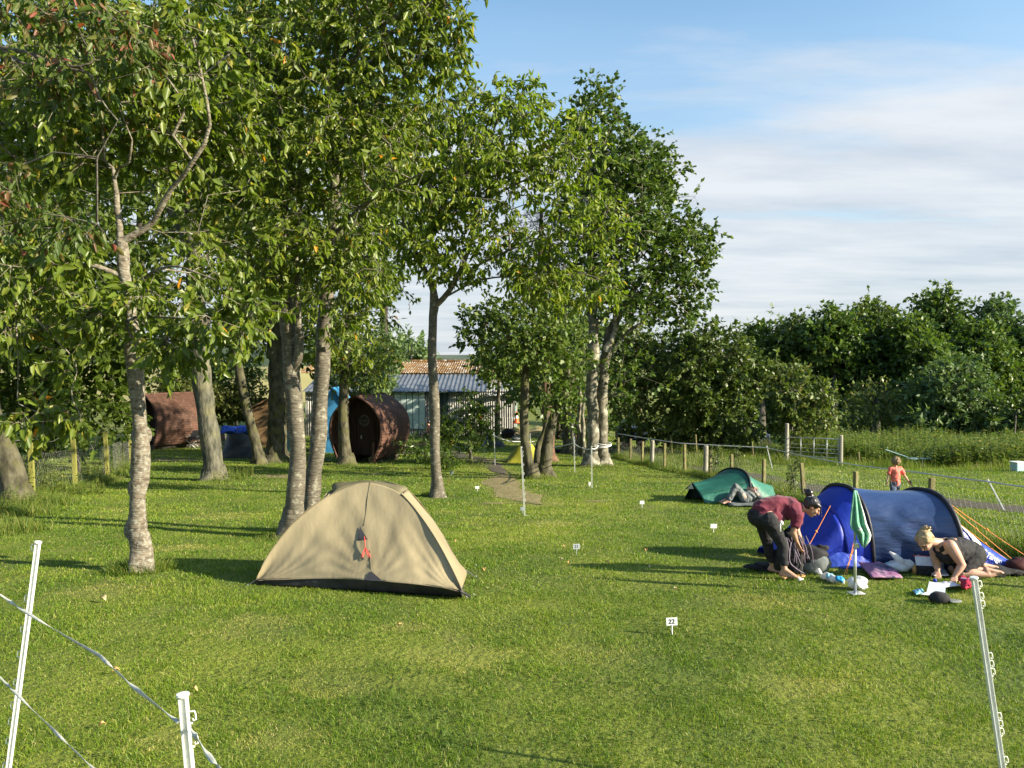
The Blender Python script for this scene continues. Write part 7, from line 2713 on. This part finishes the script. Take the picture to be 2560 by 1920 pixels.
# -- man lying on a mat before the green tent
def lying_man():
    g = G(1905, 1264)
    D = g.y + .15
    t = thing('person', 'person in grey lying on a mat before the green tent, knees drawn up', 'person', G(1870, 1260))

    def q(px, py, dd=0.0, lift=None):
        p = P(px, py, D + dd)
        return p
    gz_ = lambda px, dd, h: Vector((P(px, 1250, D + dd).x, D + dd, ztf(P(px, 1250, D + dd).x, D + dd) + h))
    hc = gz_(1887, .42, .27)
    sh1, sh2 = gz_(1893, .12, .20), gz_(1885, .42, .20)
    chest = gz_(1888, .22, .20)
    pel = gz_(1866, .0, .17)
    b = MB()
    b.cap(pel, .13, chest, .13, 12)
    b.cap(chest, .1, hc + Vector((.02, -.1, -.03)), .055, 12)
    b.cap(chest, .10, sh1, .06, 10)
    b.cap(chest, .10, sh2, .06, 10)
    fr = head(b, hc, (-.25, -.75, .6), (.1, .5, .7), 1.0)
    k1, a1 = gz_(1838, -.05, .42), gz_(1822, -.12, .10)
    k2, a2 = gz_(1846, .18, .30), gz_(1815, .15, .10)
    for h, k, a in ((gz_(1862, -.05, .15), k1, a1), (gz_(1862, .12, .15), k2, a2)):
        b.cap(h, .095, k, .06, 12)
        b.cap(k, .058, a, .036, 12)
        foot(b, a, (-.9, -.1, .1), 1.0)
    e1, w1 = gz_(1905, -.1, .14), gz_(1888, -.12, .30)
    b.cap(sh1, .05, e1, .038, 10)
    b.cap(e1, .038, w1, .026, 10)
    hand(b, w1, (-.6, .5, .4), (0, 1, 0), 1.0, .5, 1)
    e2, w2 = gz_(1872, .5, .16), gz_(1868, .34, .30)
    b.cap(sh2, .05, e2, .038, 10)
    b.cap(e2, .038, w2, .026, 10)
    hand(b, w2, (.6, -.3, .4), (0, -1, 0), 1.0, .5, 1)
    b.build('body', M['skin_p'], t, smooth=True, remesh=.009, relax=2)
    f, w, u, rot, c = fr
    mb = MB()
    mb.cap(pel, .14, chest, .142, 12)
    mb.cap(chest, .115, sh1, .07, 10)
    mb.cap(chest, .115, sh2, .07, 10)
    mb.cap(sh1, .066, e1, .052, 10)
    mb.cap(e1, .052, e1.lerp(w1, .8), .04, 10)
    mb.cap(sh2, .066, e2, .052, 10)
    mb.cap(e2, .052, e2.lerp(w2, .8), .04, 10)
    mb.build('grey_top', M['grey'], t, smooth=True, remesh=.01, relax=3, crease=(.012, 34, 7))
    mb = MB()
    mb.ell(pel, (.15, .15, .14))
    for h, k, a in ((gz_(1862, -.05, .15), k1, a1), (gz_(1862, .12, .15), k2, a2)):
        mb.cap(h, .108, k, .075, 12)
        mb.cap(k, .075, k.lerp(a, .85), .06, 12)
    mb.build('trousers', M['grey'], t, smooth=True, remesh=.01, relax=3, crease=(.013, 34, 8))
    mb = MB()
    mb.ell(c + u * .04 - f * .03, (.10, .088, .088), rot, 14, 9)
    mb.build('hair', M['hair_b'], t, smooth=True)
    mb = MB()
    for s_ in (-1, 1):
        mb.ell(c + f * .092 + w * .032 * s_ + u * .006, (.01, .028, .02), rot, 10, 6)
    mb.build('sunglasses', M['eye'], t, smooth=True)
    mb = MB()
    a0, a1_, b0, b1 = G(1803, 1256), G(1822, 1268), G(1918, 1262), G(1914, 1271)
    rows = []
    for i in range(9):
        u_ = i / 8
        l0, l1 = G(1806 + 118 * u_, 1252 + 4 * u_), G(1824 + 98 * u_, 1268 + 2 * u_)
        rows.append([l0.lerp(l1, v) + Vector((0, 0, .045 + .01 * math.sin(u_ * 9 + v * 3))) for v in (0, .33, .66, 1)])
    mb.grid(rows)
    tag(mb.build('sleeping_mat', M['grey'], None, smooth=True, solid=.035), 'grey sleeping mat under the person lying before the green tent', 'mat')


lying_man()


# -- person sitting by the tin shed
def sitting_person():
    D = 46.0
    p0 = P(1062, 1092, D)
    p0.z = ztf(p0.x, D)
    t = thing('person', 'distant person in a pink top sitting before the tin shed beside the slim trunk', 'person', p0)
    o = p0
    b = MB()
    hip, ch, hc = o + Vector((.28, 0, .48)), o + Vector((.24, 0, .92)), o + Vector((.20, -.02, 1.20))
    b.cap(hip, .15, ch, .13, 12)
    b.cap(ch, .10, hc - Vector((0, 0, .05)), .05, 10)
    fr = head(b, hc, (-1, -.2, -.3), (-.2, 0, 1), 1.0)
    for yy in (-.1, .12):
        k, a = o + Vector((-.14, yy, .50)), o + Vector((-.20, yy, .09))
        b.cap(hip + Vector((0, yy, 0)), .095, k, .062, 10)
        b.cap(k, .06, a, .038, 10)
        foot(b, a, (-1, 0, 0), 1)
        s_, e, w = ch + Vector((0, yy * 1.5, .08)), o + Vector((.12, yy * 2, .66)), o + Vector((-.06, yy * 1.2, .64))
        b.cap(s_, .05, e, .036, 10)
        b.cap(e, .036, w, .026, 10)
        hand(b, w, (-1, 0, -.3), (0, 0, -1), 1, .5, 1)
    b.build('body', M['skin_p'], t, smooth=True, remesh=.012, relax=2)
    s = MB()
    s.cap(hip + Vector((0, 0, .05)), .165, ch, .148, 12)
    for yy in (-.1, .12):
        s_, e = ch + Vector((0, yy * 1.5, .08)), o + Vector((.12, yy * 2, .66))
        s.cap(s_, .07, s_.lerp(e, .6), .06, 10)
    s.build('pink_top', M['pink'], t, smooth=True, remesh=.014, relax=2)
    s = MB()
    for yy in (-.1, .12):
        s.cap(hip + Vector((0, yy, 0)), .115, (hip + Vector((0, yy, 0))).lerp(o + Vector((-.14, yy, .50)), .55), .09, 10)
    s.build('dark_shorts', M['black'], t, smooth=True, remesh=.014, relax=2)
    s = MB()
    s.ell(hc + Vector((.03, 0, .03)), (.11, .095, .11))
    s.build('hair', M['hair_b'], t, smooth=True)
    c = thing('camping_chair', 'dark folding chair under the distant person in pink', 'folding chair', o)
    mb = MB()
    mb.box(o + Vector((.24, 0, .36)), (.5, .5, .03))
    mb.build('seat', M['black'], c)
    mb = MB()
    mb.box(o + Vector((.50, 0, .66)), (.03, .5, .55), Matrix.Rotation(R(10), 3, 'Y'))
    mb.build('backrest', M['black'], c)
    for sx in (0, .48):
        for sy in (-.24, .24):
            mb = MB()
            mb.tube([o + Vector((sx, sy, 0)), o + Vector((.48 - sx, sy, .36))], .015, 6)
            mb.build('leg', M['galv'], c)


sitting_person()


# ------------------------------------------------------------------ things on the grass round the blue tent
def lumpy(mb, c, r, seed, amp=.12, nu=22, nv=14, rot=None, flat=0.0):
    k = len(mb.v)
    mb.ell((0, 0, 0), r, None, nu, nv)
    rg = random.Random(seed)
    ph = [rg.uniform(0, 6.3) for _ in range(8)]
    out = []
    for x, y, z in mb.v[k:]:
        s = 1 + amp * (math.sin(x / r[0] * 3.1 + ph[0]) * math.sin(z / r[2] * 3.7 + ph[1]) + .6 * math.sin(y / r[1] * 5 + ph[2] + x / r[0] * 4) + .5 * math.sin(z / r[2] * 8 + x / r[0] * 7 + ph[3]))
        v = Vector((x * s, y * s, z * s))
        if v.z < -r[2] * flat and flat:
            v.z = -r[2] * flat
        if rot is not None:
            v = rot @ v
        out.append(tuple(v + Vector(c)))
    mb.v[k:] = out


def rucksack():
    g = G(1985, 1438)
    g = Vector((g.x, g.y + .10, ztf(g.x, g.y)))
    t = thing('rucksack', 'tall dark rucksack with purple-grey straps standing under the hands of the stooping woman', 'rucksack', g)
    mb = MB()
    lumpy(mb, g + Vector((0, 0, .26)), (.17, .15, .30), 3, .05, flat=.85)
    lumpy(mb, g + Vector((.0, -.03, .40)), (.14, .13, .13), 5, .09)
    mb.build('bag_body', M['black'], t, smooth=True, relax=1)
    mb = MB()
    lumpy(mb, g + Vector((-.16, .02, .16)), (.06, .10, .15), 7, .08)
    mb.build('side_pocket', M['black'], t, smooth=True)
    rg = random.Random(6)
    for k in range(9):
        a = -.12 + .03 * k
        p0 = g + Vector((a + rg.uniform(-.02, .02), -.13 + rg.uniform(-.01, .01), .47 + rg.uniform(-.03, .03)))
        p2 = g + Vector((a * 1.2 + .06 + rg.uniform(-.04, .04), -.17, .22 + rg.uniform(-.08, .05)))
        m_ = p0.lerp(p2, .5) + Vector((rg.uniform(-.05, .05), -.03, 0))
        mb = MB()
        mb.tube(resample([p0, m_, p2], 8), .0065, 5)
        mb.build('strap', M['purplegrey'], t, smooth=True)
    mb = MB()
    mb.tube(resample([g + Vector((-.06, -.15, .42)), g + Vector((-.09, -.19, .2)), g + Vector((.0, -.20, .10)), g + Vector((.12, -.2, .03))], 14), .009, 6)
    mb.build('cord', M['purplegrey'], t, smooth=True)
    b = G(2001, 1436)
    t2 = thing('drinks_flask', 'grey flask with a bright yellow lid standing beside the dark rucksack', 'flask', b)
    mb = MB()
    mb.lathe(b, [(0, 0), (.036, 0), (.038, .01), (.047, .19), (.047, .20)], 18)
    mb.build('flask_body', M['bottle'], t2, smooth=True)
    mb = MB()
    mb.lathe(b, [(.049, .195), (.051, .20), (.051, .235), (.049, .24)], 18)
    mb.build('yellow_ring', M['yellow'], t2, smooth=True)
    mb = MB()
    mb.lathe(b, [(.046, .238), (.044, .255), (0, .26)], 18)
    mb.build('lid', M['bottle'], t2, smooth=True)


rucksack()
g = G(2050, 1440)
t = thing('holdall', 'slumped black and grey holdall right of the rucksack, before the blue porch', 'bag', g + Vector((0, .12, 0)))
mb = MB()
lumpy(mb, g + Vector((-.02, .14, .12)), (.20, .14, .16), 12, .06, flat=.75)
mb.build('bag_body', M['grey'], t, smooth=True)
mb = MB()
lumpy(mb, g + Vector((-.06, .16, .22)), (.20, .14, .12), 15, .12)
lumpy(mb, g + Vector((.08, .17, .29)), (.09, .06, .05), 16, .2)
lumpy(mb, g + Vector((-.14, .14, .28)), (.08, .06, .05), 17, .2)
mb.build('open_flap', M['black'], t, smooth=True)
for i, (px, py, an, lab) in enumerate(((1975, 1449, .2, 'brown patterned sandal nearest the right foot of the stooping woman'), (1990, 1446, .1, 'second brown sandal, right of the first, against the flask'))):
    g = G(px, py)
    t = thing('sandal', lab, 'sandal', g, 'pair of brown sandals')
    u, v = Vector((math.cos(an), math.sin(an), 0)), Vector((-math.sin(an), math.cos(an), 0))
    mb = MB()
    rows = [[g + u * x + v * (w * q) + Vector((0, 0, .03)) for q in (-1, 0, 1)] for x, w in ((-.11, .012), (-.09, .03), (-.03, .028), (.04, .034), (.09, .03), (.11, .012))]
    mb.grid(rows)
    mb.build('sole', M['leafbrown'], t, solid=.018)
    for x in (-.03, .05):
        mb = MB()
        mb.tube([g + u * x - v * .034 + Vector((0, 0, .03)), g + u * x + Vector((0, 0, .075)), g + u * x + v * .034 + Vector((0, 0, .03))], .009, 6)
        mb.build('strap', M['black'], t, smooth=True)
g = G(1904, 1428)
mb = MB()
lumpy(mb, g + Vector((0, .05, .04)), (.16, .10, .05), 21, .25)
tag(mb.build('dark_jacket', M['black'], None, smooth=True), 'crumpled dark jacket on the grass left of the stooping woman', 'jacket')
g = G(1999, 1452)
mb = MB()
lumpy(mb, g + Vector((0, 0, .02)), (.035, .025, .02), 22, .3, 12, 8)
tag(mb.build('paper_scrap', M['white'], None, smooth=True), 'small white crumpled tissue on the grass before the rucksack', 'tissue')

# pole with the mint towel
g = G(2138, 1487)
t = thing('awning_pole', 'upright silver pole on a square foot in front of the blue tent', 'pole', g)
top = P(2137, 1226, g.y)
mb = MB()
mb.tube([g + Vector((0, 0, .01)), g.lerp(top, .52)], .016, 12)
mb.build('lower_tube', M['steelpole'], t, smooth=True)
mb = MB()
mb.tube([g.lerp(top, .51), top], .012, 12)
mb.build('upper_tube', M['steelpole'], t, smooth=True)
mb = MB()
mb.box(g + Vector((.01, 0, .02)), (.16, .12, .008), Matrix.Rotation(R(12), 3, 'Z'))
mb.build('foot_plate', M['steelpole'], t)
mb = MB()
mb.box(g + Vector((0, -.015, .55)), (.05, .03, .05))
mb.build('clamp', M['steelpole'], t, bevel=.004)
D = g.y
L_ = [(2136, 1226, 0), (2131, 1260, -.02), (2127, 1290, -.03), (2124, 1312, -.03), (2130, 1325, -.02), (2138, 1318, -.03)]
rows = []
prof = [(1226, 2134, 2140), (1240, 2132, 2145), (1262, 2129, 2151), (1285, 2126, 2158), (1308, 2124, 2164), (1322, 2128, 2170), (1336, 2142, 2175), (1350, 2146, 2172), (1366, 2156, 2160)]
for i, (py, xl_, xr_) in enumerate(prof):
    row = []
    for k in range(15):
        u = k / 14
        dz = -.035 - .028 * math.sin(u * 14 + i * .35) * min(1, i / 3) - .02 * math.sin(u * 5)
        row.append(P(xl_ + (xr_ - xl_) * u, py + (3 * math.sin(u * 9) if i > 3 else 0), D + dz))
    rows.append(row)
t = thing('mint_towel', 'pale mint green towel hanging in folds from the top of the silver pole', 'towel', top)
mb = MB()
mb.grid(rows)
mb.build('cloth', M['mint'], t, smooth=True, solid=.006)
mb = MB()
mb.grid([[r_[13] + Vector((.002, -.006, 0)), r_[14] + Vector((.008, -.008, 0))] for r_ in rows])
mb.build('pale_border', M['mint_l'], t, smooth=True, solid=.006)
mb = MB()
lumpy(mb, P(2150, 1323, D - .08), (.022, .012, .024), 4, .3, 10, 8)
mb.build('white_label', M['white'], t, smooth=True)


def sheet(name, label, cat_, corners, material, h=.02, amp=.02, seed=1, n=14, solid=.004, group=None):
    """crumpled flat thing on the grass; corners: four picture points on the ground with a lift each"""
    c = [G(px, py) + Vector((0, 0, l_ + .035)) for px, py, l_ in corners]
    rg = random.Random(seed)
    ph = [rg.uniform(0, 6.3) for _ in range(6)]
    rows = []
    for i in range(n + 1):
        v = i / n
        a, b = c[0].lerp(c[3], v), c[1].lerp(c[2], v)
        row = []
        for j in range(n + 1):
            u = j / n
            e = math.sin(math.pi * u) * math.sin(math.pi * v)
            row.append(a.lerp(b, u) + Vector((0, 0, h * e + amp * e * (math.sin(u * 9 + v * 6 + ph[0]) + .6 * math.sin(v * 13 - u * 7 + ph[1]) + .4 * math.sin(u * 23 + ph[2])))))
        rows.append(row)
    mb = MB()
    mb.grid(rows)
    return tag(mb.build(name, material, None, smooth=True, solid=solid), label, cat_, group)


t = thing('plastic_wrapper', 'blue and white plastic packet lying left of the silver pole', 'packet', G(2078, 1455))
g0_, g1_ = G(2048, 1445), G(2112, 1464)
mb = MB()
rot = Matrix.Rotation(math.atan2(g1_.y - g0_.y, g1_.x - g0_.x), 3, 'Z')
lumpy(mb, (g0_ + g1_) / 2 + Vector((0, 0, .04)), (.18, .055, .045), 31, .18, rot=rot)
mb.tube([g0_ + Vector((-.02, 0, .10)), g0_ + Vector((.02, 0, .05))], [.03, .02], 8)
mb.build('packet', M['clearbag'], t, smooth=True)
for u_, w_ in ((.42, .045), (.78, .06)):
    mb = MB()
    lumpy(mb, g0_.lerp(g1_, u_) + Vector((0, -.012, .055)), (w_, .05, .038), 33, .15, rot=rot)
    mb.build('blue_print', M['lightblue'] if u_ < .5 else M.setdefault('midblue', mat('mid_blue_print', (.02, .22, .50), (.04, .30, .60), scale=9, rough=.4)), t, smooth=True)
g = G(2150, 1478)
t = thing('plastic_bag', 'clear plastic bag of crumpled wrappers at the foot of the silver pole', 'bag', g)
mb = MB()
lumpy(mb, g + Vector((0, .07, .075)), (.115, .09, .075), 41, .13)
mb.build('bag', M['clearbag'], t, smooth=True)
mb = MB()
lumpy(mb, g + Vector((-.01, .015, .07)), (.05, .045, .045), 43, .2)
mb.build('inner_wrapper', M['white'], t, smooth=True)
sheet('mauve_bag', 'mauve and pink printed cloth bag lying flat between the pole and the kneeling woman', 'bag', [(2146, 1425, .06), (2225, 1424, .03), (2256, 1452, 0), (2178, 1452, .01)], M['mauve'], h=.05, amp=.022, seed=3, solid=.02)
g = G(2262, 1432)
t = thing('white_carrier_bag', 'crumpled white carrier bag with a light blue pack inside, against the navy tent', 'bag', g)
mb = MB()
lumpy(mb, g + Vector((-.04, .05, .07)), (.17, .10, .07), 51, .14)
lumpy(mb, g + Vector((.09, .02, .09)), (.12, .06, .045), 52, .2, rot=Matrix.Rotation(R(28), 3, 'Y'))
mb.tube([g + Vector((-.0, .04, .08)), g + Vector((-.09, .05, .19)), g + Vector((-.17, .05, .25))], [.07, .035, .012], 8)
mb.tube([g + Vector((.15, .03, .10)), g + Vector((.24, 0, .03))], [.05, .02], 8)
mb.build('bag', M['clearbag'], t, smooth=True)
mb = MB()
lumpy(mb, G(2228, 1430) + Vector((0, 0, .06)), (.085, .06, .06), 53, .12)
mb.build('blue_pack', M['lightblue'], t, smooth=True)
g = G(2297, 1424)
t = thing('water_bottle', 'cloudy plastic bottle with a blue cap standing beside the white carrier bag', 'bottle', g)
mb = MB()
mb.lathe(g, [(0, 0), (.032, 0), (.035, .02), (.035, .10), (.028, .12), (.044, .15), (.046, .19), (.03, .225), (.013, .24)], 16)
mb.build('bottle', M['clear'], t, smooth=True)
mb = MB()
mb.lathe(g, [(.016, .235), (.016, .26), (0, .262)], 12)
mb.build('cap', M['lightblue'], t, smooth=True)
g = G(2287, 1436)
mb = MB()
mb.lathe(g, [(0, 0), (.028, 0), (.03, .07), (.02, .09), (.014, .10), (.014, .115), (0, .117)], 14)
tag(mb.build('amber_jar', M['amber'], None, smooth=True), 'small amber bottle at the edge of the white carrier bag', 'bottle')
g = G(2330, 1442)
t = thing('open_box', 'open white box with a red-rimmed lid propped up behind the arm of the kneeling woman', 'box', g)
mb = MB()
rz = Matrix.Rotation(R(-14), 3, 'Z')
mb.box(g + Vector((.0, .12, .06)), (.26, .17, .10), rz)
mb.build('tray', M['black'], t, bevel=.008)
mb = MB()
mb.box(g + Vector((.01, .13, .15)), (.27, .02, .13), rz @ Matrix.Rotation(R(-38), 3, 'X'))
mb.build('lid', M['pagegrey'], t, bevel=.004)
mb = MB()
mb.box(g + Vector((.01, .18, .205)), (.27, .012, .012), rz)
mb.build('lid_rim', M['red'], t)
sheet('white_plate', 'white flat tray on the grass below the open box', 'tray', [(2322, 1434, .01), (2362, 1432, .01), (2372, 1446, 0), (2334, 1446, 0)], M['pagegrey'], h=.0, amp=0, solid=.008)
g = G(2362, 1436)
mb = MB()
mb.lathe(g + Vector((0, .12, 0)), [(0, 0), (.045, 0), (.05, .02), (.05, .12), (.035, .15), (.02, .165), (0, .17)], 14)
tag(mb.build('milk_jug', M['clear'], None, smooth=True), 'clear plastic jug between the arms of the kneeling woman', 'jug')
sheet('light_blue_mask', 'folded light blue mask on the lawn left of the paper folder', 'mask', [(2281, 1484, .0), (2306, 1480, .0), (2310, 1490, 0), (2290, 1494, 0)], M['lightblue'], h=.025, amp=.006, seed=6, solid=.008)
t = thing('paper_folder', 'open pale folder with one leaf standing up, behind the black cap', 'folder', G(2345, 1490))
p0, p1 = G(2316, 1493), G(2372, 1497)
mb = MB()
mb.grid([[p0 + Vector((.01, .02, .04)), p1 + Vector((-.03, .02, .04))], [p0 + Vector((.07, .08, .15)), p1 + Vector((.02, .10, .13))]])
mb.build('raised_leaf', M['paper'], t, solid=.003)
mb = MB()
mb.grid([[p0 + Vector((-.07, -.02, .035)), p1 + Vector((-.05, -.03, .035))], [p0 + Vector((.0, .03, .045)), p1 + Vector((.0, .03, .04))]])
mb.build('flat_leaf', M['pagegrey'], t, solid=.003)
g = G(2362, 1512)
t = thing('baseball_cap', 'black baseball cap on the grass with its peak to the right', 'cap', g)
mb = MB()
lumpy(mb, g + Vector((-.03, .06, .055)), (.105, .09, .065), 61, .05, flat=.7)
mb.build('crown', M['black'], t, smooth=True)
mb = MB()
rows = []
for k in range(7):
    u = k / 6
    rows.append([g + Vector((.05 + .15 * u, .06 + .075 * q * math.cos(u * 1.2), .03 + .012 * (1 - q * q) - .012 * u)) for q in (-1, -.5, 0, .5, 1)])
mb.grid(rows)
mb.build('peak', M['grey'], t, smooth=True, solid=.004)
sheet('magazine', 'magazine lying open under the hand of the kneeling woman', 'magazine', [(2336, 1466, .01), (2380, 1464, .01), (2402, 1474, .01), (2362, 1478, .01)], M['pagegrey'], h=.02, amp=.004, seed=7, solid=.008)
t = thing('crimson_pouch', 'crimson cloth pouch with a dark lining right of the magazine', 'pouch', G(2420, 1478))
c = [G(2396, 1462), G(2432, 1466), G(2436, 1486), G(2412, 1488)]
mb = MB()
rows = []
for i in range(9):
    v = i / 8
    a, b = c[0].lerp(c[3], v), c[1].lerp(c[2], v)
    rows.append([a.lerp(b, j / 8) + Vector((0, 0, .05 + .05 * math.sin(math.pi * j / 8) + .02 * math.sin(j + i))) for j in range(9)])
mb.grid(rows)
mb.build('pouch', M['crimson'], t, smooth=True, solid=.03)
mb = MB()
mb.box((c[0] + c[2]) / 2 + Vector((.0, -.02, .125)), (.13, .05, .01), Matrix.Rotation(R(-35), 3, 'Z'))
mb.build('lining', M['mauve'], t)
g = G(2337, 1462)
mb = MB()
mb.lathe(g + Vector((0, 0, .03)), [(0, 0), (.02, 0), (.022, .03), (.012, .04), (0, .042)], 10)
tag(mb.build('blue_bottle_top', M['blue_b'], None, smooth=True), 'tiny dark blue cap on the grass left of the magazine', 'cap')
g = G(2500, 1442)
mb = MB()
lumpy(mb, g + Vector((0, .06, .05)), (.24, .10, .06), 71, .22)
tag(mb.build('black_sack', M['black'], None, smooth=True), 'flat black sack at the foot of the blue tent tail', 'sack')
g = G(2556, 1442)
t = thing('dark_rucksack', 'dark red-brown rucksack cut by the right edge of the photo', 'rucksack', g)
mb = MB()
lumpy(mb, g + Vector((.03, .10, .10)), (.17, .12, .11), 72, .08, flat=.8)
mb.build('bag_body', mat('dark_red_cloth', (.04, .012, .012), (.09, .02, .02), scale=6, rough=.8), t, smooth=True)
mb = MB()
lumpy(mb, g + Vector((-.06, .04, .05)), (.10, .07, .05), 73, .15)
mb.build('side_pocket', M['black'], t, smooth=True)
